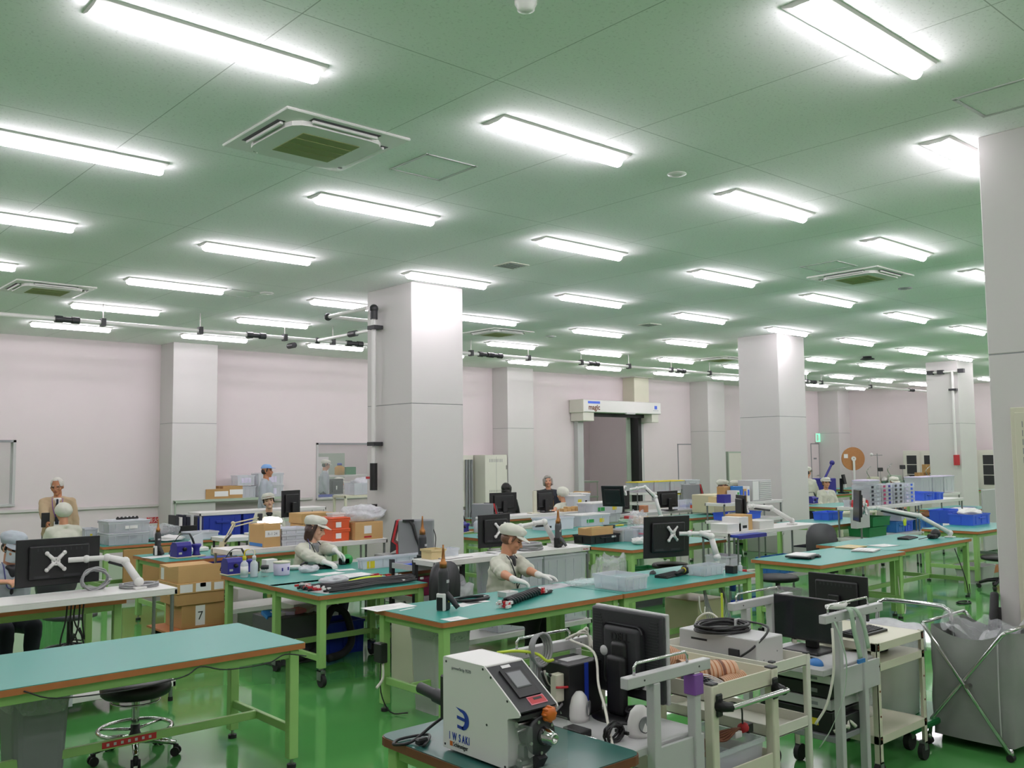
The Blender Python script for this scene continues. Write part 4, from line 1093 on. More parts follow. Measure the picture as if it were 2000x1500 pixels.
def chair(lab, x, y, rz=0, mat='charcoal', back=True, seat=.44, group='office chairs', arms=False, bk=0, bs=1):
    t = thing('office_chair', lab, 'chair', (x, y, 0), rz, group)
    q = MB(mat); q.lathe([(.20, seat-.06), (.235, seat-.05), (.24, seat-.02), (.22, seat), (.05, seat+.005)], n=24); q.done('seat', t)
    if back:
        q = MB(mat)
        def fn(u, v):
            a = 2*pi*u; rr = 1 if v < .5 else 1
            X = .21*cos(a)*(abs(cos(a))**-.25 if abs(cos(a)) > .05 else 1); Z = .26*sin(a)
            return V((min(.21, max(-.21, X)), -.22-.03*(1-(X/.22)**2)+(.045 if v > .5 else 0)*(1-0), seat+.36+Z))
        vs = []
        n = 24
        for y_ in (-.26, -.215):
            for k in range(n):
                a = 2*pi*k/n; c, s = cos(a), sin(a); X = .21*math.copysign(abs(c)**.7, c); Z = .25*math.copysign(abs(s)**.7, s)
                vs.append((X*bs, y_+.35*X*X, seat+.34+bk+Z*bs))
        fs = [(k, (k+1) % n, n+(k+1) % n, n+k) for k in range(n)]+[tuple(range(n-1, -1, -1)), tuple(range(n, 2*n))]
        q._new(vs, fs, True); q.done('backrest', t)
        q = MB('black'); q.tube([(0, -.05, seat-.06), (0, -.26, seat-.05), (0, -.29, seat+.1), (0, -.265, seat+.3)], .02, 8, sub=4); q.done('back_bar', t)
    if arms:
        for s in (-1, 1): q = MB('black'); q.tube([(s*.2, .05, seat-.03), (s*.28, .05, seat), (s*.29, .08, seat+.2), (s*.29, -.15, seat+.22)], .018, 8, sub=4); q.done('armrest', t)
    q = MB('black'); q.cyl((0, 0, .12), (0, 0, seat-.05), .028); q.done('column', t)
    for k in range(5):
        a = 2*pi*k/5+.3; q = MB('black'); e = (.27*cos(a), .27*sin(a), .075); q.tube([(0, 0, .13), (e[0]*.6, e[1]*.6, .11), e], [.03, .024, .018], 8); l = q.done('base_leg', t)
        q = MB('rubber'); q.cyl((e[0]-.018*sin(a), e[1]+.018*cos(a), .028), (e[0]+.018*sin(a), e[1]-.018*cos(a), .028), .028, n=14); q.done('caster', l)
    return t
def tbase(px, py, z=.74): return at(px, py, z)
# ================================================================ left side: first rack and masked worker's place
H = .74
xm, ym = 2.20, 7.69
monitor('black monitor seen from behind on a white arm before the masked worker', 2.17, 7.70, .905, .60, .355, 0, 0, logo=None)
arm('white arm holding the monitor of the masked worker', (2.66, 7.36, .86), (2.60, 7.50, 1.06), (2.47, 7.52, 1.10), (2.135, 7.655, 1.09), post=.05)
coil('upright coil of grey cable below the masked worker\'s monitor', *at(187, 1153, .86), .86, .10, .007, 6, 'cablegrey', .05, .75, up=True, group='grey cable coils on the white rack')
coil('flat coil of grey cable at the right end of the near white rack', *at(272, 1146, .86), .86, .135, .006, 8, 'cablegrey', .02, .8, group='grey cable coils on the white rack')
q = MB('cablewhite'); x, y = at(165, 1140, .87); q.tube([(0, 0, .25), (-.02, -.04, .15), (.04, -.03, .05), (.12, .02, .02), (.2, 0, .01)], .006, 6, sub=5); tag(q.done('cable', None, (x, y, .865)), 'white cable hanging from the back of the masked worker\'s monitor', 'cable')
for i, (y0_, y1_) in enumerate(((1236, 1211), (1262, 1237))):
    pass
xb, yb = 1.36, 7.30
for i in range(2):
    carton(('upper' if i else 'lower')+' one of two yellow boxes stacked at the left edge under the rack', 1.02, 7.22, .16+i*.155, .62, .35, .15, 'yellowbox', st=[('f', .82, .62, .13, .05, 'red'), ('f', .30, .45, .2, .075, 'charcoal', dict(txt='..TC', tm='yellowbox'))], group='yellow boxes under the near rack')
# lower shelf of the rack: white power box and red-white tray
PX(tub, 'clear box with red things on the lower shelf of the near rack', .16, (105, 1386), 100, 142, 1352, mat='frost', fill='red', ribs=2)
t = thing('power_box', 'white slim power unit lying on the lower shelf behind the stool', 'power supply', (2.35, 7.40, .16)); q = MB('white'); q.box(-.28, .24, -.12, .12, 0, .11, .008); q.done('case', t); q = MB('black'); q.box(-.05, 0, -.123, -.119, .03, .06); q.m('lightgrey').box(-.26, -.2, -.123, -.119, .02, .09); q.done('socket', t)
# cables hanging at the end of the rack
t = thing('cable_bundle', 'black cables hanging under the right end of the near white rack', 'cable', (2.25, 7.55, .8))
for k in range(5):
    q = MB('cableblack'); x = .03*k-.05; q.tube([(x, 0, 0), (x-.02, -.03, -.15-.05*(k % 2)), (x+.05*(k % 3-1), -.02, -.3), (x-.03, 0, -.42+.05*k), (x+.02*k, 0, -.6)], .006, 6, sub=4); q.done('cable', t)
# stool
sx, sy = at(263, 1478, 0)
t = thing('swivel_stool', 'round black padded swivel stool on chrome base under the empty bench', 'stool', (sx, sy, 0))
q = MB('black'); q.lathe([(.14, .375), (.19, .380), (.207, .395), (.212, .425), (.202, .455), (.17, .472), (.10, .468), (.04, .466)], n=40); q.done('seat', t)
q = MB('chrome'); q.tube([(.145*cos(a*pi/12), .145*sin(a*pi/12), .345) for a in range(24)], .006, 8, closed=True); q.done('height_ring', t)
q = MB('charcoal'); q.box(-.05, .05, -.05, .05, .355, .378); q.m('chrome').cyl((0, 0, .19), (0, 0, .36), .024); q.m('charcoal').lathe([(.05, .10), (.04, .13), (.028, .16), (.028, .2)], n=16); q.done('gas_spring', t)
q = MB('chrome'); q.tube([(.218*cos(a*pi/14), .218*sin(a*pi/14), .175) for a in range(-4, 23)], .013, 10); q.tube([(.0, 0, .17), (-.218*cos(.6), .218*sin(.6), .175)], .009, 8); q.tube([(0, 0, .17), (.218*cos(.4), .218*sin(.4), .175)], .009, 8); q.done('foot_ring', t)
for k in range(5):
    a = 2*pi*k/5+.62; e = (.25*cos(a), .25*sin(a))
    q = MB('chrome'); q.tube([(0, 0, .105), (e[0]*.5, e[1]*.5, .10), (e[0], e[1], .078)], [.024, .02, .015], 8); l = q.done('base_leg', t)
    q = MB('rubber')
    for s in (-1, 1): q.cyl((e[0]-s*.012*sin(a), e[1]+s*.012*cos(a), .028), (e[0]-s*.028*sin(a), e[1]+s*.028*cos(a), .028), .028, n=14)
    q.box(e[0]-.012, e[0]+.012, e[1]-.012, e[1]+.012, .02, .07); q.done('caster', l)
q = MB('red'); x, y = at(250, 1462, .225); q.box(-.155, .155, -.002, 0, -.018, .018); q.m('lightgrey')
for k in range(7): q.box(-.13+k*.04, -.115+k*.04, -.003, -.001, -.008, .008)
tag(q.done('warning_tape', None, (2.0, 5.63, .228)), 'red warning tape stuck on the rail of the empty foreground bench', 'tape')
trash('grey waste bin under the left end of the empty foreground bench', 1.52, 5.78, .30, .36, .60)
bpy.data.objects['waste_bin']['label'] = 'grey waste bin with a clear liner under the empty foreground bench'
t = thing('power_cord', 'thin dark cord tacked along the front of the empty foreground bench', 'cord', (0, 0, 0)); q = MB('cableblack')
q.tube([(1.3, 5.125, .72), (1.45, 5.12, .66), (1.8, 5.12, .64), (2.1, 5.12, .66), (2.2, 5.12, .70), (2.35, 5.12, .66), (2.6, 5.12, .655), (2.72, 5.12, .69), (2.86, 5.12, .66)], .004, 6, sub=5); q.done('cord', t)
t = thing('power_strip', 'small black and yellow outlet on the right leg of the empty bench', 'power strip', (2.87, 5.5, .6)); q = MB('charcoal'); q.box(-.02, .02, -.1, .06, 0, .05, .004); q.done('strip', t); q = MB('yellow'); q.box(-.018, .025, -.18, -.11, .0, .03, .004); q.done('plug', t); q = MB('cableblack'); q.tube([(0, -.14, 0), (.01, -.16, -.15), (.0, -.15, -.35), (.02, -.17, -.5)], .005, 6, sub=4); q.done('cord', t)
chair('black office chair back behind the masked worker\'s monitor', 2.75, 9.35, pi+.3, 'darkgrey')
chair('office chair under the masked worker', 1.55, 8.98, pi, 'charcoal')

# ================================================================ bench by the back wall (clear boxes)
for i in range(2):
    z = H if i == 0 else H+.158
    tub(('lower' if i == 0 else 'upper')+' clear stacked box with parts on the bench near the back wall', 4.12, 12.5, z, .52, .42, .135, 'clear', lid='frost', ribs=3, fill='bluegrey', st=[('f', .55, .5, .16, .04, 'paper')] if i else (), group='clear stacked boxes')
tub('white tall box left of the clear stacked boxes', 3.98, 13.0, H, .16, .25, .2, 'frost', st=[('f', .5, .5, .03, .06, 'yellow')])
t = thing('cable_clip_rail', 'black strip of connectors lying on the upper clear box', 'connector strip', (4.42, 12.7, H+.318)); q = MB('black'); q.cbox((0, 0, .012), (.28, .05, .022), .004)
for k in range(6): q.sph((-.12+k*.05, .01, .026), (.016, .02, .012), 8, 5)
q.done('body', t)
x, y = at(253, 1061, H); solder('soldering station beside the clear stacked boxes', x, y+.1, H, .4)
PX(tub, 'tall grey translucent box behind the soldering station near the wall', H, (243, 1046), 236, 268, 1013, mat='clear', ribs=2, lid='lightgrey')
PX(tub, 'open clear box with a dark lid on the bench near the wall', H, (275, 1052), 268, 300, 1029, mat='clear', fill='bluegrey', ribs=2)
x, y = at(278, 1060, H); t = thing('tray', 'dark flat tool tray on the front edge of the bench near the wall', 'tray', (x, y+.12, H)); q = MB('black'); q.box(-.2, .24, -.08, .08, 0, .012, .003); q.done('base', t); q = MB('charcoal'); q.tube([(-.02, 0, .02), (.1, .01, .025), (.15, 0, .02)], .01, 6, sub=3); q.done('tool', t)
x, y = at(325, 1054, H); bag('clear plastic bag with a dark roll on the bench near the wall', x, y+.12, H, .42, .32, .19, 'film', 2, inner='darkgrey')
t = thing('fire_sign', 'red and white fire extinguisher sign on the back wall', 'sign', (*atY(304, 1018, YW-.02)[:1], YW-.012, atY(304, 1018, YW-.02)[1])); q = MB('white'); q.box(-.17, .17, -.004, .006, -.13, .08); q.done('plate', t); q = MB('red'); q.box(-.17, .17, -.006, -.003, -.035, .08); q.done('band', t); text('消火器', 'lettering', .105, 'white', t, (0, -.0075, -.012), (pi/2, 0, 0), align='CENTER')
# blue containers under the white rack, boxes on the rack behind
for i, (n, l, r_, t_) in enumerate((((352, 1045), 347, 393, 1003), ((400, 1042), 394, 438, 1002))):
    x, y = at(*n, .74); 
for i in range(2):
    tub(('left' if i == 0 else 'right')+' one of two blue containers under the white rack', 6.12+i*.67, 14.22, .60, .63, .40, .36, 'blue', ribs=3, handle=True, group='blue containers')
t = thing('binder_row', 'dark folders standing left of the blue containers', 'folder', (5.85, 14.3, .62))
for k, m_ in enumerate(('charcoal', 'white', 'navy', 'navy', 'lightgrey', 'charcoal')): q = MB(m_); q.box(-.2+k*.06, -.15+k*.06, -.14, .14, 0, .36-.03*(k % 2)); q.done('folder', t)
carton('black flat case under the folders near the back wall', 5.55, 14.1, H-.02, .42, .3, .1, 'black', tape=None, name='flat_case')
q = MB('white'); q.box(5.5, 8.3, 14.15, 14.65, .575, .60); t = struct('trim_3', q)
for k, (n, l, r_, ty, lab) in enumerate((((418, 981), 400, 447, 969, 'left small carton with a white label on the pale rack by the wall'), ((446, 979), 435, 476, 964, 'right small carton with a white label on the pale rack by the wall'))):
    x, z = atY(l, 980, 17.45); x2, _ = atY(r_, 980, 17.45)
    carton(lab, x, 17.4+.04*k, 1.06, x2-x-.03, .35, .19+.05*k, 'card', st=[('f', .68, .5, .28, .1, 'paper')], group='small cartons on the pale rack')
for k, (z, lab) in enumerate(((1.06, 'lower clear drawer case on the pale rack by the wall'), (1.30, 'upper clear drawer case on the pale rack by the wall'))):
    tub(lab, 8.62, 17.4, z, .55, .3, .22, 'clear', lid='clear', st=[('f', .5, .5, .25, .12, 'lilac')], group='clear drawer cases by the wall')
tub('purple-tinted clear case left of the drawer cases by the wall', 8.2, 17.45, 1.30, .36, .3, .2, 'clear', st=[('f', .5, .5, .2, .1, 'lilac')])
tub('empty clear case under the purple-tinted case by the wall', 8.25, 17.45, 1.06, .34, .3, .22, 'clear')

# ================================================================ bench with the arm lamp
x, y = at(307, 1088, H); paper('white sheet under the hot-air gun on the bench with the arm lamp', x+.06, y+.02, H, .4, .2, .2)
x, y = at(308, 1085, H); heatgun('hot-air gun in a white stand on the bench with the arm lamp', x, y, H+.003, 0, .92)
x, y = at(358, 1090, H); solder('soldering station on a tray on the bench with the arm lamp', x+.02, y+.06, H, .1, 1.25)
q = MB('blue'); x, y = at(440, 1092, H); q.box(-.19, .19, -.1, .1, 0, .003); q.m('indigo').box(-.19, .19, -.102, -.1, -.1, .003); tag(q.done('cloth_mat', None, (x+.05, 10.21, H+.001)), 'blue mat hanging over the edge below the arm lamp', 'mat')
t = thing('arm_lamp', 'beige spring arm lamp with a glowing round magnifier head', 'lamp', (*at(432, 1084, H), H))
bx_, by_ = at(432, 1084, H)
def rel(px, py, Y): 
    a = atY(px, py, Y); return V((a[0]-bx_, Y-by_, a[1]-H))
e1 = rel(455, 1022, by_+.05); e2 = rel(508, 1010, by_+.2)
q = MB('beigeplastic'); q.box(-.09, .12, -.1, .1, 0, .085, .015, 2); q.done('base', t)
q = MB('beigeplastic'); q.cyl((0, 0, .08), (.01, 0, .15), .03); q.tube([(0, -.012, .12), e1+V((0, -.012, 0))], .009, 8); q.tube([(.05, .012, .12), e1+V((.03, .012, -.01))], .009, 8); q.sph(e1, .025, 10, 6); q.done('lower_arm', t)
q = MB('charcoal'); q.tube([V((.04, 0, .15)), e1*.6+V((.04, 0, .02))], .012, 6); q.done('spring', t)
q = MB('beigeplastic'); q.tube([e1, e2], .008, 8); q.tube([e1+V((.02, 0, -.04)), e2+V((0, 0, -.035))], .008, 8); q.m('charcoal').cbox(e2, (.05, .05, .09), .006); q.done('upper_arm', t)
hd = rel(527, 1021, by_+.28)
q = MB('beigeplastic'); q.tube([e2, e2.lerp(hd, .5)+V((0, 0, .02)), hd+V((0, 0, .05))], .01, 8); q.lathe([(.10, .06), (.14, .04), (.15, .0), (.15, -.012)], hd, 28); q.done('head', t)
q = MB('lampglow'); q.lathe([(.149, -.001), (.152, .018), (.14, .040), (.10, .062), (.03, .070)], hd+V((0, 0, .004)), 28); q.done('glowing_diffuser', t)
q = MB('cablewhite'); q.tube([(.02, -.1, .02), (.06, -.14, -.02), (.05, -.13, -.12), (.04, -.12, -.25)], .012, 6, sub=4); q.done('cord', t)
x, y = at(392, 1081, H); t = thing('clear_shield', 'white plastic shield left of the arm lamp base', 'shield', (x+.05, y+.3, H)); q = MB('frost'); q.prism([(-.22, 0), (.1, 0), (.1, .22), (.0, .19), (-.1, .1)], 'y', -.01, .01); q.done('panel', t); q = MB('white'); q.box(-.22, .14, -.1, .1, 0, .05, .01); q.done('base', t)
paper('white papers on the bench behind the arm lamp', *at(470, 1074, H), H, .3, .2, .3); paper('papers right of the arm lamp base', *at(500, 1078, H), H, .35, .22, -.1)
# carton stack
cx0 = 4.05
zz = 0
x0_, y0_ = 3.72, 9.38
q = MB('edge'); q.box(-.36, .32, -.28, .28, .12, .14); q.m('rubber')
for a in (-.28, .28):
    for b_ in (-.22, .22): q.cyl((a, b_-.015, .05), (a, b_+.015, .05), .05, n=12); q.box(a-.02, a+.02, b_-.02, b_+.02, .08, .125)
tag(q.done('dolly', None, (4.0, 9.55, 0)), 'low wooden dolly under the stack of cartons', 'dolly')
carton('bottom carton of the stack, tall with a white label', 3.80, 9.32, .14, .46, .42, .235, 'card', st=[('f', .42, .52, .1, .2, 'paper', dict(txt='7', tm='charcoal'))], group='stacked cartons')
carton('second carton from the bottom of the stack', 3.74, 9.30, .377, .50, .44, .115, 'card', group='stacked cartons')
carton('third carton of the stack, with several white labels on the side', 3.73, 9.29, .494, .51, .50, .105, 'cardlight', st=[('f', .2, .5, .13, .08, 'paper'), ('f', .55, .52, .16, .085, 'paper'), ('f', .54, .72, .06, .04, 'orange'), ('f', .87, .5, .1, .075, 'paper')], group='stacked cartons')
carton('top carton of the stack, with a half-lifted flap and a white label', 3.75, 9.30, .60, .48, .50, .14, 'cardlight', st=[('l', .82, .5, .08, .12, 'paper'), ('t', .35, .6, .2, .2, 'paper')], lift=.035, tape=None, group='stacked cartons')
t = thing('hanging_screen', 'tall cardboard sheet leaning under the bench of clear boxes', 'cardboard', (4.50, 12.36, 0)); q = MB('card'); q.box(-.24, .62, -.02, .02, .05, .69, .004); q.done('sheet', t); q = MB('paper'); q.box(.2, .58, -.022, -.02, .16, .20); q.done('label_sticker', t)
trash('dark translucent waste bin under the bench with the arm lamp', 4.35, 10.55, .34, .34, .52, True, 'darkgrey', 3)
coil('black cable hanging beside the bench of the smiling woman', *at(447, 1160, .35), .3, .09, .006, 2, 'cableblack', .02, 1.2, up=True, tie='black')
carton('white carton end behind the stack of cartons', 4.6, 9.75, 0, .3, .3, .42, 'white', tape=None)
# ================================================================ the smiling woman's bench
x, y = at(478, 1126, H); solder('soldering station behind the squeeze bottles', x+.0, y+.22, H, 0, 1.15)
x, y = at(477, 1128, H); bottle('squeeze bottle with a yellow cap and diamond label', x, y, H, .17, .036, 'frost', 'yellow', None, .10, group='squeeze bottles', band='paper')
x, y = at(496, 1127, H); bottle('squeeze bottle with a white cap', x, y, H, .17, .036, 'frost', 'white', None, -.08, group='squeeze bottles')
x, y = at(517, 1126, H); t = thing('beaker', 'clear glass beaker beside the squeeze bottles', 'beaker', (x, y, H)); q = MB('acrylic'); q.lathe([(.034, 0), (.036, .005), (.037, .10), (.034, .10), (.033, .005)], n=20); q.done('glass', t); q = MB('charcoal'); q.lathe([(.0375, .07), (.0378, .105)], n=20); q.done('band', t)
x, y = at(550, 1123, H)
t = thing('tissue_pot', 'white lidded pot with pale purple marks on the smiling woman\'s bench', 'pot', (x, y, H)); q = MB('lilac'); q.lathe([(.072, 0), (.075, .01), (.078, .12), (.072, .125)], n=28); q.done('body', t); q = MB('cream'); q.lathe([(.08, .115), (.08, .128), (.06, .132)], n=28); q.done('lid', t); q = MB('indigo'); q.cbox((-.03, -.074, .06), (.012, .006, .03)); q.cbox((.03, -.074, .065), (.01, .006, .03)); q.done('print', t)
x, y = at(531, 1118, H); carton('small white box behind the lidded pot', x-.06, y, H, .12, .1, .125, 'white', tape=None, name='small_box')
x, y = at(575, 1113, H); t = thing('dish', 'white oval dish right of the lidded pot', 'dish', (x, y, H)); q = MB('white'); q.lathe([(.05, 0), (.085, .025), (.09, .04), (.085, .04), (.06, .015), (.01, .012)], n=24, sy=.7); q.done('bowl', t); q = MB('charcoal'); q.tube([(.07, 0, .04), (.12, .02, .06), (.16, .03, .05)], .012, 6); q.done('tool', t)
x, y = at(603, 1118, H); bag('small clear bag with cord on the smiling woman\'s bench', x, y, H, .2, .15, .06, 'filmdense', 5)
x, y = at(605, 1106, H); t = thing('clear_cup', 'clear cup behind the small clear bag', 'cup', (x, y, H)); q = MB('clear'); q.lathe([(.035, 0), (.045, .12), (.042, .12), (.033, .004)], n=18); q.done('body', t); q = MB('lanyard'); q.tube([(0, 0, .02), (.0, .0, .2), (-.02, .01, .28)], .004, 5, sub=3); q.done('stick', t)
x, y = at(633, 1110, H); t = thing('crimp_tool', 'black press tool under the smiling woman\'s hand', 'tool', (x, y, H)); q = MB('black'); q.box(-.1, .1, -.06, .06, 0, .03, .008); q.box(-.08, .09, -.04, .04, .03, .06, .01); q.done('body', t); q = MB('chrome'); q.cyl((-.05, -.05, .06), (.05, -.05, .06), .008); q.done('bar', t)
x, y = at(678, 1102, H); t = thing('tape_tool', 'small green and black spool tool by the white tray', 'tool', (x, y, H)); q = MB('green2'); q.lathe([(.05, -.03), (.055, 0), (.05, .03)], (0, 0, .05), 20, axis='y'); q.done('spool', t); q = MB('black'); q.box(-.09, .02, -.03, .03, 0, .07, .01); q.done('grip', t)
for k, (px, py, w_, d_, a) in enumerate(((640, 1121, .30, .15, .1), (675, 1113, .18, .12, -.2), (690, 1122, .3, .16, .05))):
    paper('paper sheet %s on the smiling woman\'s bench' % ('left of the white tray', 'just left of the white tray corner', 'before the white tray')[k], *at(px, py, H), H, w_, d_, a)
PX(tub, 'long low white tray box with a yellow label on the smiling woman\'s bench', H, (708, 1113), 698, 838, 1092, mat='frost', ribs=5, taper=.02, st=[('f', .12, .4, .09, .07, 'yellow'), ('f', .82, .5, .1, .035, 'black')])
t = thing('waste_box', 'dark grey box of scraps under the smiling woman\'s bench', 'box', (4.15, 7.85, 0)); q = MB('darkgrey'); q.box(-.16, .32, -.16, .3, 0, .42, .006); q.done('body', t)
for k in range(5): q = MB(('bluemid', 'paper', 'lilac', 'pink', 'paper')[k]); q.T = Matrix.Translation((-.08+.08*k, .05, .42)) @ Matrix.Rotation(.5*k, 4, 'Z') @ Matrix.Rotation(.3-.15*k, 4, 'X'); q.box(-.09, .09, -.06, .06, .0, .03); q.done('scrap', t)
t = thing('vacuum_hose', 'thick black hose curving under the smiling woman\'s bench', 'hose', (4.55, 7.6, 0)); q = MB('rubber'); q.tube([(-.35, .1, .04), (-.2, 0, .12), (-.12, .0, .32), (0, .05, .46), (.14, .05, .38), (.18, .02, .15), (.05, -.05, .06), (-.15, -.12, .05)], .035, 10, sub=6); q.done('hose', t)
tub('blue crate on the floor under the caster bench', 4.5, 7.75, 0, .45, .35, .3, 'blue', ribs=3); tub('teal crate on the floor right of the caster bench', 5.05, 7.15, 0, .4, .3, .26, 'bluegrey', ribs=3)
carton('white drawer box on the floor behind the caster bench', 4.5, 8.3, .12, .5, .3, .3, 'white', tape=None, name='drawer_box', st=[('f', .5, .4, .3, .12, 'lightgrey')])
# caster bench: harness of black cables
t = thing('cable_harness', 'thick black cable harness with red and white tips across the caster bench', 'cable harness', (4.42, 7.1, H)); rg = random.Random(4)
q = MB('cableblack')
for k in range(9):
    o = rg.uniform(-.03, .03); z = .014+.010*(k % 4); y0 = -.30+.018*k
    q.tube([(-.40+o, y0, z), (-.2, y0-.02+o, z+.01), (.05, y0+.02, z+.012), (.3, y0+.03+o, z+.006), (.50+o, y0+.02, z+.012)], .011, 6, sub=4)
for k in range(7):
    y0 = -.05+.03*k; q.tube([(-.5, y0-.06, .015+.008*(k % 3)), (-.2, y0+.0, .02), (.1, y0+.02, .02+.006*(k % 3)), (.38, y0+.12, .015)], .011, 6, sub=4)
q.done('cable', t)
q = MB('lime'); q.tube([(-.1, -.08, .045), (.1, -.05, .055), (.3, 0, .045)], .008, 6, sub=4); q.tube([(-.1, -.06, .045), (.1, -.03, .055), (.3, .03, .045)], .008, 6, sub=4); q.done('green_wire', t)
q = MB('red')
for k in range(12): q.cbox((-.44+rg.uniform(-.05, .05), rg.uniform(-.3, .15), .03), (.035, .018, .018))
for k in range(8): q.cbox((.36+rg.uniform(-.06, .1), rg.uniform(-.05, .25), .035), (.035, .018, .018))
q.m('white')
for k in range(14): q.cbox((-.40+rg.uniform(-.06, .06), rg.uniform(-.3, .15), .036), (.028, .022, .016))
for k in range(14): q.cbox((.44+rg.uniform(-.1, .1), rg.uniform(-.3, .25), .032), (.025, .02, .016))
q.done('connector', t)
x, y = at(650, 1140, H+.05); bag('crumpled clear bag on the cable harness', 4.2, 7.05, H+.045, .26, .2, .05, 'filmdense', 8)
paper('white sheet lying over the cable harness', 4.52, 7.22, H+.06, .3, .15, .12); paper('white sheet on the left corner of the caster bench', 4.05, 6.95, H, .22, .3, .2)
# ================================================================ tool trolley and rack between
t = thing('tool_trolley', 'dark-posted trolley with a tray of coloured tools beside the middle column', 'trolley', (5.28, 7.35, 0))
for z, m_ in ((.84, 'lightgrey'), (.55, 'white'), (.2, 'white')):
    q = MB(m_); q.box(-.16, .42, -.2, .2, z-.05, z-.04); 
    for s in (-1, 1): q.box(-.16, .42, s*.2-.006, s*.2+.006, z-.05, z); q.box(.13+s*.29-.006, .13+s*.29+.006, -.2, .2, z-.05, z)
    q.done('tray', t)
for a in (-.15, .41):
    for b_ in (-.19, .19): q = MB('charcoal'); q.box(a-.02, a+.02, b_-.02, b_+.02, .08, .87); l = q.done('post', t); q = MB('rubber'); q.cyl((a, b_-.012, .04), (a, b_+.012, .04), .04, n=14); q.done('caster', l)
q = MB('blue'); q.box(-.14, .4, -.18, .18, .795, .81); q.m('red'); q.cbox((.2, 0, .82), (.2, .04, .02)); q.m('bluelight').cbox((0, .05, .82), (.25, .05, .02)); q.m('green2').cbox((.3, .1, .82), (.12, .03, .02)); q.m('orange').cbox((.05, -.1, .82), (.16, .02, .02)); q.m('yellow').cbox((.3, -.08, .82), (.1, .02, .02)); q.done('tool_insert', t)
q = MB('magenta'); q.box(0, .32, .0, .17, .52, .68); q.m('red').box(-.12, -.02, .0, .15, .52, .66); q.done('folders', t)
PX(carton, 'white box hanging on the end of the white rack', .28, (886, 1186), 884, 910, 1142, mat='white', tape=None, name='white_box')
x, y = at(838, 1105, .74); heatgun('black hot-air gun in its stand at the end of the white tray', 5.55, 7.62, .74, .3, 1.15, white=False)
# rack behind the front woman
def on(px, py, z=.9): return at(px, py, z)
x, y = on(900, 1088); paper('clipboard with white sheets at the left end of the long white rack', 5.45, 7.02, .9, .34, .24, .1, n=3, name='clipboard', cat='clipboard', group=None); 
for k in range(4): paper('white sheets along the middle of the long white rack, %s from the left' % ORD[k], 5.85+.17*k, 7.0+.02*(k % 2), .9, .2, .22, .15*k-.2)
tub('small yellow box of bits at the left end of the long white rack', 5.2, 7.0, .9, .16, .16, .09, 'manila', ribs=0, fill='paper'); tub('clear box of bits beside the small yellow box', 5.38, 7.05, .9, .18, .13, .08, 'clear', fill='bluegrey', ribs=0)
monitor('black monitor behind the cap of the woman in short sleeves', 6.18, 7.25, .93, .42, .33, 0, 0)
arm('white arm of the monitor behind the woman in short sleeves', (6.86, 7.08, .9), (6.70, 7.06, 1.16), (6.60, 7.10, 1.15), (6.22, 7.21, 1.10), post=.06)
coil('thick coil of grey cable on the long white rack', 6.42, 6.98, .9, .13, .014, 5, 'cablegrey', .05, .8)
heatgun('grey hot-air gun on the long white rack', 6.80, 6.96, .9, .2, .85, 'darkgrey', white=False)
heatgun('black hot-air gun standing right of the grey one on the long white rack', 6.93, 7.08, .9, -.2, .85, 'charcoal', white=False)
q = MB('white'); q.box(-.055, .055, -.003, 0, -.018, .018); t = tag(q.done('shelf_label', None, (7.08, 6.835, .874)), 'white name label with red marks on the right end of the long white rack', 'label'); text('25b.No1', 'lettering', .024, 'red', t, (0, -.0045, -.009), (pi/2, 0, 0), align='CENTER')
for i in range(2):
    for j in range(2):
        tub('big clear box under the long white rack, %s %s' % (('lower', 'upper')[i], ('left', 'right')[j]), 5.88+j*.63, 6.86, .16+i*.345, .60, .32, .33, 'clear', ribs=5, group='big clear boxes under the rack')
bag('grey film-wrapped bundle under the left end of the long white rack', 5.45, 7.02, .16, .42, .3, .55, 'filmdense', 11)
# ================================================================ things on the two joined benches
x, y = at(866, 1192, H); heatgun('hot-air gun in a black and white stand on the corner of the joined benches', x, y, H, .35, 1.05)
for k, (px, py, w_, d_, a, lab) in enumerate(((760, 1186, .36, .22, .0, 'white sheet at the left edge of the joined benches'), (795, 1190, .16, .02, .2, 'white strip near the left edge of the joined benches'), (888, 1209, .16, .12, .0, 'small white sheet at the front edge of the joined benches'), (912, 1180, .26, .12, .25, 'crumpled sheets left of the black harness'), (930, 1176, .2, .1, -.1, 'narrow white sheet left of the black harness'))):
    paper(lab, *at(px, py, H), H, w_, d_, a, lines=k not in (1,))
coil('flat coil of black wire left of the woman in short sleeves', *at(920, 1172, H), H, .16, .006, 6, 'cableblack', .012, .55)
x, y = at(1020, 1174, H)
t = thing('cable_harness', 'twisted black cable harness with red and white ends before the woman in short sleeves', 'cable harness', (x, y, H), .42)
q = MB('cableblack')
for k in range(6):
    q.tube([(-.30+.6*i/24, .026*cos(i*.55+k*pi/3), .036+.024*sin(i*.55+k*pi/3)) for i in range(25)], .012, 6, sub=2)
q.tube([(.3, 0, .03), (.38, -.03, .02), (.42, -.02, .014)], .012, 6, sub=3); q.done('cable', t)
q = MB('red'); rg = random.Random(9)
for s in (-1, 1):
    for k in range(7): q.cbox((s*.34+rg.uniform(-.03, .03), rg.uniform(-.04, .04), rg.uniform(.012, .05)), (.04, .018, .018))
q.m('white')
for s in (-1, 1):
    for k in range(8): q.cbox((s*.35+rg.uniform(-.05, .05), rg.uniform(-.05, .05), rg.uniform(.012, .055)), (.03, .02, .02))
q.done('connector', t)
coil('thin black cable along the far side of the black harness', *at(1050, 1160, H), H, .14, .005, 5, 'cableblack', .012, .4)
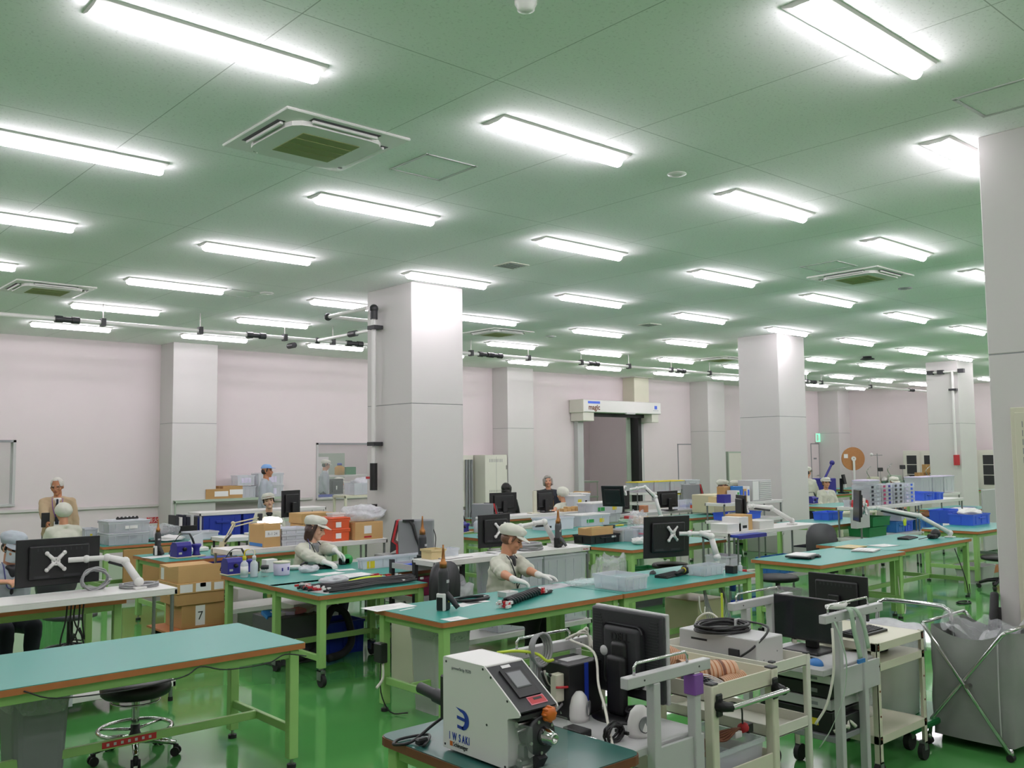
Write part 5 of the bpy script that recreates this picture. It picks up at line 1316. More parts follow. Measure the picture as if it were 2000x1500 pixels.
x, y = at(992, 1166, H); t = thing('dish', 'small white square dish beside the black harness', 'dish', (x, y, H)); q = MB('white'); q.prism([(-.05, 0), (.05, 0), (.065, .045), (.058, .045), (.045, .006), (-.045, .006), (-.058, .045), (-.065, .045)], 'y', -.05, .05); q.box(-.062, .062, -.054, -.048, 0, .045); q.box(-.062, .062, .048, .054, 0, .045); q.done('bowl', t)
x, y = at(1080, 1146, H); paper('glossy plastic sheet under the gloved hands', x, y, H, .40, .2, .1, 'filmdense', None, name='plastic_sheet', cat='plastic sheet', lines=False)
x, y = at(1140, 1143, H); bag('flat clear bag left of the big clear box on the joined benches', x, y, H, .34, .22, .05, 'film', 3)
PX(tub, 'clear box of dark parts in the middle of the joined benches', H, (1222, 1157), 1159, 1266, 1128, mat='clear', ribs=4, fill='bluegrey', taper=.06)
x, y = at(1275, 1121, H); t = thing('mouse', 'dark mouse behind the big clear box', 'mouse', (x, y, H), .4); q = MB('charcoal'); q.sph((0, 0, .004), (.05, .03, .028), 14, 8); q.done('body', t); q = MB('black'); q.cbox((.02, 0, .03), (.01, .006, .006)); q.done('wheel', t)
x, y = at(1315, 1126, H); keyboard('black keyboard on the joined benches', x, y+.03, H, .18, .36, .13)
t = thing('scanner', 'black and yellow hand scanner on the keyboard', 'scanner', (x+.10, y-.02, H+.03), .3); q = MB('black'); q.tube([(-.14, 0, .0), (-.05, 0, .01), (.04, 0, .015)], [.014, .018, .022], 10); q.done('handle', t); q = MB('yellow'); q.cyl((.03, 0, .015), (.055, 0, .015), .025); q.done('ring', t); q = MB('charcoal'); q.lathe([(.026, .05), (.04, .08), (.042, .10), (.03, .10)], (0, 0, .015), 18, axis='x'); q.done('head', t)
PX(tub, 'smaller clear box at the right end of the joined benches', H, (1375, 1127), 1344, 1415, 1107, mat='clear', ribs=4, fill='lightgrey', taper=.05)
PX(carton, 'small black box right of the smaller clear box', H, (1432, 1121), 1416, 1441, 1106, mat='black', tape=None, name='small_box')
x, y = at(1446, 1116, H); bottle('small white squeeze bottle at the end of the joined benches', x, y, H, .07, .02, 'frost', 'white', None, None)
monitor('large black monitor on a white arm at the end of the joined benches', 7.20, 5.86, .85, .54, .40, -.25, .06)
arm('white arm holding the large monitor at the end of the joined benches', (7.46, 5.45, H), (7.47, 5.52, 1.05), (7.42, 5.60, 1.08), (7.22, 5.80, 1.08), post=.12)
t = thing('cup_holder', 'blue cup hanging on the end of the joined benches', 'cup', (7.56, 5.35, .60)); q = MB('blue'); q.lathe([(.03, -.06), (.035, .07), (.03, .07), (.026, -.05)], n=16); q.done('cup', t)
t = thing('cable_bundle', 'grey cables hanging under the end of the joined benches', 'cable', (7.1, 5.25, .62))
for k in range(5): q = MB('cablegrey'); q.tube([(.2, .1, .05), (.2+.02*k, 0, -.1-.06*k), (.1-.03*k, -.02, -.3-.05*k), (-.02-.02*k, 0, -.2), (0, .1, .04)], .005, 5, sub=6); q.done('cable', t)
q = MB('cablewhite'); q.tube([(0, 0, .0), (0, -.01, -.12), (.05, -.01, -.16), (.08, 0, -.1)], .007, 6, sub=5); tag(q.done('hook', None, (6.65, 5.06, .62)), 'white cable hook hanging from the front of the joined benches', 'cable')
trash('grey waste bin with a clear liner under the left end of the joined benches', 4.24, 5.60, .34, .36, .66, True, 'lightgrey', 5)
t = thing('power_strip', 'black plugs and white cable on the left leg of the joined benches', 'power strip', (3.86, 5.82, .36)); q = MB('black'); q.box(-.03, .03, -.05, .05, 0, .14, .006); q.done('block', t); q = MB('cablewhite'); q.tube([(0, -.03, 0), (-.02, -.06, -.1), (-.1, -.1, -.15)], .01, 6, sub=4); q.done('plug', t); q = MB('cableblack'); q.tube([(0, 0, 0), (-.03, -.05, -.2), (.02, -.1, -.34), (.1, -.2, -.34)], .005, 5, sub=4); q.done('cord', t)
carton('beige cabinet on the floor behind the waste bin of the joined benches', 4.45, 6.25, 0, .3, .3, .5, 'cream', tape=None, name='cabinet')
tub('blue and white box under the joined benches beside the woman\'s legs', 5.02, 6.95, .2, .3, .2, .2, 'frost', fill='blue', st=[('f', .5, .6, .1, .06, 'indigo')])
chair('dark office chair of the woman in short sleeves', 5.17, 6.47, pi+.25, 'charcoal', bk=-.10, bs=.95)
q = MB('beigeplastic'); q.box(7.02, 7.42, 5.35, 5.75, .09, .5, .01); q.m('rubber')
for a in (7.08, 7.36):
    for b_ in (5.4, 5.7): q.cyl((a, b_-.015, .045), (a, b_+.015, .045), .045, n=12)
tag(q.done('drawer_cabinet'), 'beige rolling cabinet under the end of the joined benches', 'cabinet')
# ================================================================ foreground: stripping machine on its bench
TF = bench('near small bench with rounded corners under the white stripping machine', 2.14, 2.745, 2.36, 3.25, mat='tealdark', edge='edgedark', rnd=.05)
t = thing('stripping_machine', 'white cable stripping machine with a touch screen on the nearest bench', 'machine', (2.22, 2.915, .74))
Wm = .19
prof = [(0, .012), (0, .345), (-.005, .352), (-.245, .352), (-.252, .347), (-.435, .222), (-.440, .212), (-.435, .204), (-.380, .190), (-.374, .184), (-.374, .012)]
q = MB('white'); q.prism(prof, 'x', 0, .006); q.prism(prof, 'x', Wm-.006, Wm); q.box(.006, Wm-.006, -.25, 0, .336, .352, .003); q.box(.006, Wm-.006, -.005, 0, .012, .35); q.box(.006, Wm-.006, -.37, 0, .012, .02); q.box(.006, Wm-.006, -.37, -.36, .012, .2)
q.done('housing', t)
n_ = V((0, -.125, -.183)); sl = (V((0, -.435, .222))-V((0, -.252, .347))).normalized(); nn = V((0, sl.z, -sl.y))*-1
if nn.z < 0: nn = -nn
def slope(u, v, h=0): return V((u, -.252, .347))+sl*v+nn*h
def spanel(q, u0, u1, v0, v1, h0, h1):
    vs = [slope(u, v, h) for h in (h0, h1) for v in (v0, v1) for u in (u0, u1)]
    q._new(vs, [(0, 1, 3, 2), (4, 6, 7, 5), (0, 2, 6, 4), (1, 5, 7, 3), (0, 4, 5, 1), (2, 3, 7, 6)])
q = MB('charcoal'); spanel(q, .006, Wm-.006, 0, .222, -.01, -.001); q.box(.006, Wm-.006, -.43, -.25, .19, .205); q.done('front_panel', t)
q = MB('black'); spanel(q, .045, .150, .03, .165, -.001, .006); f_ = q.done('screen_bezel', t); q = MB('darkgrey'); spanel(q, .062, .135, .045, .125, .006, .0075); q.m('grey'); spanel(q, .066, .131, .05, .12, .0074, .008); q.done('touch_screen', f_)
q = MB('paper'); spanel(q, .07, .112, .006, .020, -.001, .001); q.done('asset_label', t)
q = MB('pink'); spanel(q, .075, .155, .168, .205, -.001, .0015); q.m('red'); spanel(q, .078, .152, .171, .202, .0014, .002); q.m('black'); spanel(q, .10, .14, .176, .186, .002, .0026); q.done('warning_label', t)
q = MB('amber'); q.lathe([(.018, 0), (.024, -.006), (.024, -.030), (.020, -.036), (.006, -.037)], (.125, -.44, .200), 20, axis='y')
for k in range(8): q.sph((.125+.024*cos(k*pi/4), -.458, .200+.024*sin(k*pi/4)), (.006, .016, .006), 6, 5)
q.done('knob', t)
q = MB('charcoal'); q.lathe([(.064, .0), (.068, -.004), (.068, -.012), (.06, -.016), (.03, -.016)], (.105, -.425, .122), 36, axis='y'); q.cyl((.105, -.37, .122), (.105, -.425, .122), .05); q.done('cutter_head', t)
q = MB('chrome'); q.lathe([(.033, -.016), (.033, -.022), (.020, -.070), (.017, -.073), (.012, -.073), (.011, -.05), (.002, -.05)], (.115, -.425, .122), 28, axis='y'); q.done('cone_nozzle', t)
q = MB('steel')
for a in (.6, 1.9, 3.4, 4.6, 5.6): q.cyl((.105+.056*cos(a), -.441, .122+.056*sin(a)), (.105+.056*cos(a), -.446, .122+.056*sin(a)), .006, n=10)
q.done('bolts', t)
q = MB('steel'); q.cyl((.02, -.40, .17), (.1, -.40, .165), .010); q.cyl((.03, -.39, .14), (.1, -.4, .15), .008); q.cbox((.05, -.40, .035), (.05, .03, .03), .006); q.cyl((.03, -.41, .02), (.09, -.41, .02), .012); q.m('zinc').cbox((.06, -.39, .06), (.02, .03, .06)); q.done('guide_rods', t)
q = MB('charcoal'); q.prism([(-.40, .012), (-.43, .012), (-.455, .05), (-.43, .06), (-.40, .04)], 'x', .08, .12); q.done('chute', t)
q = MB('acrylic'); q.box(.002, .005, -.50, -.374, .0, .185); q.box(.005, .175, -.50, -.497, .0, .04); q.box(.172, .175, -.50, -.374, .0, .185); q.box(.005, .172, -.497, -.374, .0, .004); q.done('clear_guard', t)
q = MB('charcoal')
for (y_, z_) in ((-.02, .335), (-.24, .34), (-.285, .318), (-.375, .25), (-.26, .145), (-.36, .02), (-.012, .025)): q.cyl((-.0015, y_, z_), (.001, y_, z_), .0045, n=10)
q.done('screws', t)
RL = (pi/2, 0, -pi/2)
text('powerStrip 9570', 'lettering', .017, 'grey', t, (-.0012, -.055, .312), RL)
for k, c in enumerate('IW SAKI'): 
    if c != ' ': text(c, 'lettering', .040, 'blue', t, (-.0012, -.038-.0195*k, .050), RL, sx=.60, bold=.0006)
text('Schleuniger', 'lettering', .024, 'charcoal', t, (-.0012, -.062, .027), RL, sx=.80)
q = MB('amber'); q.box(-.0012, 0, -.058, -.042, .026, .043); q.done('orange_mark', t)
# blue emblem
q = MB('blue')
def disc2(pts): q._new([(-.0014, -a, b) for a, b in pts], [tuple(range(len(pts)))])
def em(pts, th):
    P = [V((a, b, 0)) for a, b in pts]
    for i in range(len(P)-1):
        d = (P[i+1]-P[i]).normalized(); n = V((-d.y, d.x, 0))*th; disc2([(P[i]-n)[:2], (P[i+1]-n)[:2], (P[i+1]+n)[:2], (P[i]+n)[:2]])
arc = [(.118+.040*cos(a), .134+.037*sin(a)) for a in [radians(-80+170*k/20) for k in range(21)]]
inn = [(.108+.026*cos(a), .134+.027*sin(a)) for a in [radians(-80+170*k/20) for k in range(21)]]
for i in range(20): disc2([arc[i], arc[i+1], inn[i+1], inn[i]])
disc2([(.078, .176), (.118, .171), (.108, .161), (.09, .170)])
disc2([(.086, .146), (.138, .141), (.138, .129), (.086, .134)]); disc2([(.088, .112), (.125, .109), (.125, .097), (.088, .100)])
q.done('emblem', t)
q = MB('black'); q.box(.02, .17, .0, .05, .10, .27, .006); q.m('charcoal').cyl((.06, .03, .16), (.05, .22, .185), .022, n=14); q.cyl((.06, .03, .16), (.055, .12, .172), .028, n=14); q.done('rear_unit', t)
q = MB('cableblack'); q.tube([(.08, .05, .12), (.04, .12, .06), (-.05, .14, .008), (-.12, .16, .008), (-.06, .2, .008), (.05, .17, .01), (.0, .10, .012), (-.05, .06, .01)], .006, 6, sub=5); q.cbox((-.03, .1, .016), (.05, .03, .025), .006); q.done('power_cord', t)

# ================================================================ carts
def frame_cart(lab, x0, x1, y0, y1, pf, top, p0_, p1_, group='grey workstation carts'):
    r = thing('workstation_cart', lab, 'cart', (0, 0, 0), 0, group)
    q = MB('lightgrey'); q.box(x0+.03, x1, y0+.02, y1-.02, pf-.035, pf, .004); q.done('platform', r)
    for n, Y in enumerate((y0, y1)):
        q = MB('lightgrey'); q.box(x0, x1+.02, Y-.02, Y+.02, top-.045, top, .003)
        l = q.done('top_bar', r)
        q = MB('chrome'); q.tube([(x0+.06, Y, top-.005), (x0+.06, Y, top+.03), (x0+.075, Y, top+.045), (x1-.13, Y, top+.045), (x1-.115, Y, top+.03), (x1-.115, Y, top-.005)], .006, 8); q.done('handle', l)
        q = MB('charcoal'); 
        for a in (x0+.10, x1-.06): q.cyl((a, Y-.0215, top-.022), (a, Y-.0195, top-.022), .004, n=8)
        q.done('screw', l)
        for a in (p0_, p1_):
            q = MB('lightgrey'); q.box(a-.02, a+.02, Y-.022, Y+.022, .1, top-.045, .003); l = q.done('post', r)
            q = MB('rubber'); q.cyl((a, Y-.015, .045), (a, Y+.015, .045), .045, n=16); q.m('zinc').box(a-.02, a+.02, Y-.02, Y+.02, .06, .105); q.done('caster', l)
        q = MB('lightgrey'); q.box(p0_, x1-.02, Y-.008, Y+.008, pf-.16, pf-.01, .002); q.done('apron', r)
    q = MB('grey'); q.box(p0_-.02, p1_+.05, y0+.02, y1-.02, .30, .33, .003); q.done('lower_shelf', r)
    return r
K1 = frame_cart('grey workstation cart carrying a monitor with a grey bezel, nearest', 2.76, 3.27, 2.47, 3.16, .70, .995, 2.935, 3.195)
q = MB('purple'); q.box(3.165, 3.225, 2.44, 2.50, .86, .945, .003); q.done('purple_tape', K1)
K4 = frame_cart('grey workstation cart carrying a thin black monitor', 4.55, 5.16, 2.66, 3.24, .70, .995, 4.70, 4.96)
monitor_ = thing('monitor', 'monitor with a grey bezel seen from behind on a tall black stand', 'monitor', (3.22, 2.84, .70), -pi/2 - .03, 'cart monitors')
q = MB('charcoal'); w2, h0, h1 = .215, .08, .46
q.box(-w2, w2, -.03, .0, h0, h1, .012, 2)
for k in range(26):
    z = h0+.03+k*.0125
    for s in (-1, 1): q.box(s*(w2-.02)-(.0 if s < 0 else .09-.05*abs(k-13)/13), s*(w2-.02)+(.09-.05*abs(k-13)/13 if s < 0 else 0), -.0325, -.029, z, z+.005)
q.box(-.12, .12, -.065, -.03, h0+.05, h1-.06, .03, 3); q.done('back_shell', monitor_)
q = MB('lightgrey'); q.box(-w2-.003, w2+.003, .0, .022, h0-.003, h1+.003, .004); q.done('bezel', monitor_)
q = MB('screen'); q.box(-w2+.015, w2-.015, .021, .0235, h0+.018, h1-.015); q.done('screen', monitor_)
text('DELL', 'lettering', .05, 'black', monitor_, (.068, -.0665, h1-.135), (pi/2, 0, pi), depth=.001) if False else text('DELL', 'lettering', .05, 'black', monitor_, (-.055, -.0675, h1-.13), (pi/2, 0, 0), depth=.001, bold=.001)
q = MB('black'); q.box(-.055, .055, -.11, -.066, .012, .27, .02, 3); q.box(-.045, .045, -.09, -.05, .2, .33, .02, 3); q.lathe([(.15, 0), (.15, .006), (.10, .014)], (0, -.04, 0), 32); q.done('stand', monitor_)
q = MB('lightgrey'); q.lathe([(.022, 0), (.022, -.004), (.005, -.005)], (-.065, -.10, .285), 20, axis='y'); q.done('cable_cover', monitor_)
q = MB('paper'); q.box(.10, .155, -.0325, -.0315, h0+.05, h0+.09); q.done('label_sticker', monitor_)
t = thing('computer', 'black computer tower with a blue stripe on the nearest grey cart', 'computer', (3.05, 3.07, .70)); q = MB('black'); q.box(-.11, .10, -.12, .06, 0, .235, .004); q.done('case', t); q = MB('blue'); q.box(-.015, .01, -.122, -.119, 0, .235); q.done('stripe', t); q = MB('lightgrey'); q.box(-.06, .08, -.06, .0, .235, .239); q.done('label_sticker', t)
for n, (x, y, lab, a) in enumerate(((2.98, 2.93, 'white round-edged speaker behind the stripping machine', .5), (3.00, 2.60, 'white round-edged speaker beside the near post of the cart', -.3))):
    t = thing('speaker', lab, 'speaker', (x, y, .70), a, 'white desk speakers'); q = MB('white'); q.lathe([(.052, 0), (.056, .02), (.054, .06), (.042, .10), (.02, .122), (.003, .126)], n=28, sx=1, sy=.78); q.done('shell', t); q = MB('grey'); q.lathe([(.032, 0), (.034, -.003), (.02, .004)], (0, -.042, .055), 20, axis='y'); q.done('grille', t)
t = thing('chrome_rod', 'chrome pull rod lying on the left edge of the nearest cart platform', 'rod', (2.80, 2.78, .71)); q = MB('chrome'); q.tube([(0, .3, .0), (0, 0, .0), (.0, -.12, 0), (.01, -.14, -.005), (.01, -.145, -.03)], .008, 8); q.done('rod', t); q = MB('black'); q.box(-.015, .05, -.05, .06, -.009, .02, .004); q.done('bracket', t)
coil('black cable tied in a bow at the edge of the nearest cart platform', 2.86, 2.60, .70, .045, .005, 6, 'cableblack', .05, .7, up=True, tie='black')
coil('black cables heaped behind the monitor stand on the nearest cart', 3.14, 2.72, .70, .06, .006, 5, 'cableblack', .05, .8, tie='black')
t = thing('cable_coil', 'grey cable coil hung on the left bar of the nearest cart with a green tie', 'cable', (2.88, 3.11, .90)); q = MB('cablegrey')
for k in range(4): q.tube([((.045+.004*k)*cos(a*pi/8), -.02-.012*k, .10+(.06+.004*k)*sin(a*pi/8)) for a in range(16)], .006, 6, closed=True)
q.tube([(-.03, -.03, .06), (-.035, -.03, -.05), (-.02, -.03, -.18)], .006, 6, sub=3); q.tube([(-.01, -.03, .06), (-.02, -.04, -.05), (-.0, -.03, -.18)], .006, 6, sub=3); q.done('cable', t)
q = MB('lime'); q.tube([(-.20, .02, .105), (-.10, 0, .10), (-.03, -.05, .085), (.0, -.08, .055), (.05, -.07, .05)], .007, 6, sub=4); q.done('tie', t)
t = thing('cable_bundle', 'tangle of cables, white plugs and a red strap behind the stripping machine', 'cable', (2.90, 3.07, .72)); rg = random.Random(3)
for k in range(6): q = MB(('cableblack', 'cablegreen', 'cablewhite', 'cableblack', 'cablegrey', 'cableblack')[k]); q.tube([(rg.uniform(-.05, .05), rg.uniform(-.06, .02), .18), (rg.uniform(-.04, .08), rg.uniform(-.08, .02), .12), (rg.uniform(-.04, .08), rg.uniform(-.08, .02), .07), (rg.uniform(-.04, .09), rg.uniform(-.08, 0), .0)], .006, 6, sub=5); q.done('cable', t)
q = MB('cream'); q.box(-.01, .04, -.09, -.05, .06, .18, .004); q.done('plug_strip', t); q = MB('red'); q.tube([(-.02, -.1, .13), (.03, -.11, .125), (.1, -.1, .12), (.13, -.1, .125)], .006, 6, sub=3); q.done('strap', t)
q = MB('cablewhite'); q.tube([V(p) for p in ((3.12, 3.12, 1.0), (3.10, 2.95, .97), (3.02, 2.85, .86), (2.92, 2.72, .80), (2.84, 2.62, .73), (2.80, 2.56, .68))], .006, 8, sub=6); tag(q.done('white_cable'), 'white cable hanging in an arc left of the grey-bezel monitor', 'cable')
q = MB('white'); q.tube([(3.0, 2.47, .52), (3.0, 2.44, .52), (3.0, 2.44, .46), (3.1, 2.44, .46)], .008, 8); tag(q.done('hook'), 'white wire hook under the apron of the nearest cart', 'hook')
t = thing('cable_bundle', 'white plugs and cables over the left bar of the nearest cart', 'cable', (3.20, 3.15, 1.0)); 
for k in range(3): q = MB('cablewhite'); q.tube([(-.08+.04*k, 0, .0), (-.02+.03*k, -.02, .02+.01*k), (.05, -.02, .005), (.04+.02*k, -.04, -.06)], .006, 6, sub=4); q.done('cable', t)

def tray_cart(lab, x0, x1, y0, y1, top, low, mat='cream', rim=.075, handle=False, post=.022, extra=None, group='cream tray carts'):
    r = thing('tray_cart', lab, 'cart', (0, 0, 0), 0, group)
    for z in (top, low)+(extra or ()):
        q = MB(mat); q.box(x0, x1, y0, y1, z-rim, z-rim+.006)
        for a, b in ((y0, y0+.008), (y1-.008, y1)): q.box(x0, x1, a, b, z-rim, z, .002)
        for a, b in ((x0, x0+.008), (x1-.008, x1)): q.box(a, b, y0, y1, z-rim, z, .002)
        q.done('tray', r)
    for a in (x0+post*.6, x1-post*.6):
        for b in (y0+post*.6, y1-post*.6):
            q = MB(mat); q.box(a-post, a+post, b-post, b+post, .1, top+.002, .008, 2); l = q.done('post', r)
            q = MB('charcoal'); q.box(a-post, a+post, b-post, b+post, top+.001, top+.010, .004); q.done('cap', l)
            q = MB('rubber'); q.cyl((a, b-.015, .05), (a, b+.015, .05), .05, n=16); q.m('zinc').box(a-.018, a+.018, b-.022, b+.022, .06, .11); q.done('caster', l)
    if handle:
        zh = handle; q = MB('chrome'); q.cyl((x0+.04, y0-.075, zh), (x1-.02, y0-.075, zh), .013, n=14); h_ = q.done('push_bar', r)
        q = MB('black')
        for a in (x0+.03, x1-.03): q.box(a-.022, a+.022, y0-.022, y0-.010, zh-.05, zh+.05, .006); q.tube([(a, y0-.012, zh+.0), (a, y0-.05, zh), (a+(.02 if a < (x0+x1)/2 else -.02), y0-.075, zh)], [.03, .022, .019], 10)
        q.done('bar_bracket', r)
    return r
K2 = tray_cart('cream tray cart with a chrome push bar, full of ribbon cables', 3.386, 3.88, 2.52, 3.22, .85, .47, handle=.765, post=.024)
K3 = tray_cart('white open tray cart under the grey instrument with a black cable coil', 3.95, 4.275, 2.58, 3.3, .85, .55, 'offwhite', .055, post=.016)
# ribbon cables in the tray
DEF['ribbon'] = ('c9a488', .6, 0, 1, .06, 40, 0)
def roll(lab, x, y, z, axis, L, R0, R1, turns=1.6, clips=()):
    "flat cable rolled into a loose sleeve; R0, R1 radii at both ends"
    t = thing('ribbon_cable', lab, 'cable', (x, y, z), 0, 'flat ribbon cables')
    ax = V(axis).normalized(); a = ax.orthogonal().normalized(); b = ax.cross(a)
    def pt(u, v, h=0):
        an = 2*pi*turns*u; R = (R0+(R1-R0)*v)*(1-.22*u)+h
        return ax*(L*v)+(a*cos(an)+b*sin(an)*.8)*R
    q = MB('ribbon'); q.grid(lambda u, v: pt(u, v), 60, 6); q.grid(lambda u, v: pt(u, v, .003), 60, 6); q.done('cable', t)
    q = MB('edge')
    for k in range(1, 12): v = k/12; q.grid(lambda u, w: pt(u, v-.012+.024*w, .0042), 60, 2)
    q.done('stripes', t)
    if clips:
        q = MB('edgedark')
        for c in clips: q.grid(lambda u, w: pt(u/turns*1.02, c-.025+.05*w, .0055), 40, 2)
        q.done('clip', t)
    return t
roll('striped beige ribbon cable rolled in the front of the cream cart', 3.50, 2.78, .845, (1, -.35, -.05), .30, .062, .045, clips=(.42, .72))
roll('striped beige ribbon cable folded over the far side of the cream cart', 3.60, 3.02, .89, (1, -.25, -.30), .20, .070, .030)
roll('striped beige ribbon cable lying low at the right of the cream cart', 3.62, 2.64, .80, (1, .1, .0), .20, .028, .028)
t = thing('ribbon_cable', 'dark folded ribbon cable with white edges in the front corner of the cream cart', 'cable', (3.47, 2.66, .79), 0, 'flat ribbon cables')
q = MB('navy')
for k in range(4): q.ribbon([(-.05, .03, .03), (.0, .01+.006*k, .05+.008*k), (.05+.012*k, -.02, .03), (.04+.01*k, -.03, 0)], (.02, .05, 0), .003, sub=5)
q.done('cable', t); q = MB('white')
for k in range(4): q.ribbon([(-.03, -.02, .03), (.02, -.04+.006*k, .05+.008*k), (.07+.012*k, -.07, .03), (.06+.01*k, -.08, 0)], (.002, .004, 0), .004, sub=5)
q.done('edge', t)
t = thing('cable_heap', 'heap of pale green cables and connectors at the back of the cream cart', 'cable', (3.56, 3.08, .80))
for k in range(9): q = MB(('cablegreen', 'cableblack', 'cablewhite')[k % 3]); rg = random.Random(k); q.tube([(rg.uniform(-.13, .1), rg.uniform(-.1, .08), rg.uniform(.01, .08)) for _ in range(6)], .007, 6, sub=5); q.done('cable', t)
PX_ = tub('grey clear box of wires on the lower tray of the cream cart', 3.48, 2.57, .40, .36, .34, .13, 'clear', ribs=0, taper=.05, fill='bluegrey')
t = thing('wire_harness', 'dark red wire harness with a red plug lying over the grey clear box', 'cable', (3.58, 2.66, .54)); q = MB('edgedark'); 
for k in range(5): q.tube([(-.14, .02*k-.05, -.02), (-.05, .01*k-.03, .02), (.05, .012*k-.03, .005+.006*k), (.15, .005*k-.02, .03), (.22, 0, .02)], .006, 6, sub=5)
q.done('wires', t); q = MB('red'); q.lathe([(.022, 0), (.024, .03), (.018, .04)], (.2, -.01, .025), 14, axis='x'); q.done('plug', t); q = MB('black'); q.cbox((.25, -.01, .02), (.04, .04, .04)); q.done('socket', t); q = MB('white'); q.cbox((.15, -.02, .01), (.05, .03, .03), .004); q.done('connector', t)
q = MB('cableblack'); q.tube([(-.12, -.1, .16), (-.03, -.1, .2), (.1, -.08, .16), (.17, -.04, .06)], .004, 6, sub=6); q.done('thin_wire', t)
# grey instrument on the white cart
x0, y0, w0, d0, hh = pxbox(.815, (1470, 1300), 1372, 1530, 1263)
t = thing('instrument', 'pale grey instrument box on the white open cart', 'instrument', (4.0, 2.70, .80)); q = MB('lightgrey'); q.box(0, .235, 0, .48, 0, .135, .004); q.done('case', t); q = MB('charcoal'); q.box(-.012, 0, .10, .16, .02, .075); q.done('socket', t); q = MB('black'); q.box(-.002, 0, .30, .40, .09, .10); q.done('connector', t); q = MB('grey'); q.cyl((.06, -.002, .03), (.06, 0, .03), .004, n=8); q.cyl((.18, -.002, .06), (.18, 0, .06), .004, n=8); q.done('screw', t)
coil('black cable coil with plugs on top of the grey instrument', 4.10, 2.98, .936, .15, .006, 8, 'cableblack', .03, .75, tail=[(.05, -.25, .04), (-.10, -.27, -.03), (-.13, -.20, -.09)])
t = thing('wiring_loom', 'heap of twisted beige cables with a yellow cable tie on the white cart', 'cable', (4.25, 3.10, .82)); 
for k in range(9): rg = random.Random(50+k); q = MB('manila'); q.tube([(rg.uniform(-.02, .04), .2-.08*j+rg.uniform(-.05, .05), rg.uniform(.01, .06)) for j in range(6)], .008, 6, sub=5); q.done('cable', t)
q = MB('lime'); q.cyl((0, -.02, .05), (.005, -.015, .28), .006, n=8); q.cbox((0, -.02, .05), (.02, .02, .02)); q.done('cable_tie', t)
q = MB('cablewhite'); q.tube([(.0, .18, .03), (.02, .16, .12), (.02, .08, .16), (.03, .02, .12), (.03, 0, .03)], .006, 8, sub=5); q.done('white_loop', t)
# things on the second grey cart
monitor('thin black monitor facing the camera on the second grey cart', 4.95, 3.0, .765, .41, .25, pi/2, 0, 'cart monitors', stand=.065)
for k, (z, h_, m_, lab) in enumerate(((.335, .12, 'black', 'black device with a yellow label on the lower shelf of the second cart'), (.46, .06, 'lightgrey', 'flat pale device above the black one on the second cart'), (.525, .07, 'black', 'black flat device in the middle of the second cart'), (.60, .05, 'white', 'white slim device under the platform of the second cart'))):
    t = thing('device', lab, 'device', (4.72, 2.74, z), 0, 'stacked devices'); q = MB(m_); q.box(-.02, .3, -.03, .42, 0, h_-.004, .004); q.done('case', t); q = MB('yellow' if k == 0 else 'grey'); q.box(-.022, -.019, .05, .09, h_*.3, h_*.6); q.done('label_sticker', t)
t = thing('mouse', 'blue and black mouse on the second grey cart', 'mouse', (4.68, 2.78, .70), 1.2); q = MB('bluemid'); q.sph((0, 0, .004), (.05, .032, .032), 14, 8); q.done('body', t); q = MB('black'); q.cbox((.03, 0, .03), (.03, .006, .01)); q.done('wheel', t)
t = thing('power_supply', 'black power supply with cables on the bottom shelf of the second cart', 'power supply', (4.80, 2.55, .335)); q = MB('black'); q.box(-.02, .16, .13, .34, 0, .09, .004); q.done('case', t); q = MB('cablewhite'); q.tube([(-.1, .15, .02), (-.06, .1, .05), (0, .12, .03), (.03, .14, .06), (.08, .12, .02)], .01, 6, sub=5); q.done('cable', t)
t = thing('ribbon_cable', 'pale green ribbon cables hanging from the near bar of the second cart', 'cable', (4.76, 2.63, 1.0), 0, 'hanging ribbon cables'); q = MB('cablegreen')
q.ribbon([(.02, .03, .01), (-.0, -.02, .0), (.01, -.03, -.1), (.05, -.03, -.2), (.07, -.03, -.26)], (.022, 0, 0), .003, sub=5); q.ribbon([(.04, .03, .01), (.06, -.02, 0), (.12, -.03, -.1), (.16, -.03, -.22)], (.02, 0, 0), .003, sub=5)
q.ribbon([(-.10, .03, -.03), (-.13, -.02, -.1), (-.10, -.04, -.25), (-.12, -.03, -.42), (-.20, .0, -.58), (-.26, .04, -.68)], (.022, .01, 0), .003, sub=5); q.done('cable', t)
q = MB('bluemid'); q.cbox((.075, -.03, -.275), (.07, .012, .02)); q.done('connector', t)
t = thing('plug', 'white plugs clipped on the near bar of the second cart', 'plug', (4.68, 2.66, 1.0)); q = MB('white'); q.tube([(-.05, .02, .03), (0, 0, .03), (.08, 0, .02), (.12, 0, .03)], [.012, .018, .018, .012], 8); q.done('body', t); q = MB('chrome'); q.cyl((.12, .008, .03), (.15, .008, .03), .003, n=6); q.cyl((.12, -.008, .03), (.15, -.008, .03), .003, n=6); q.done('prongs', t)
q = MB('cablewhite'); q.tube([(4.58, 2.62, .93), (4.55, 2.60, .84), (4.54, 2.60, .7), (4.50, 2.62, .55), (4.45, 2.66, .45)], .007, 8, sub=5); tag(q.done('white_cable'), 'white cable running down the near end of the second cart', 'cable')
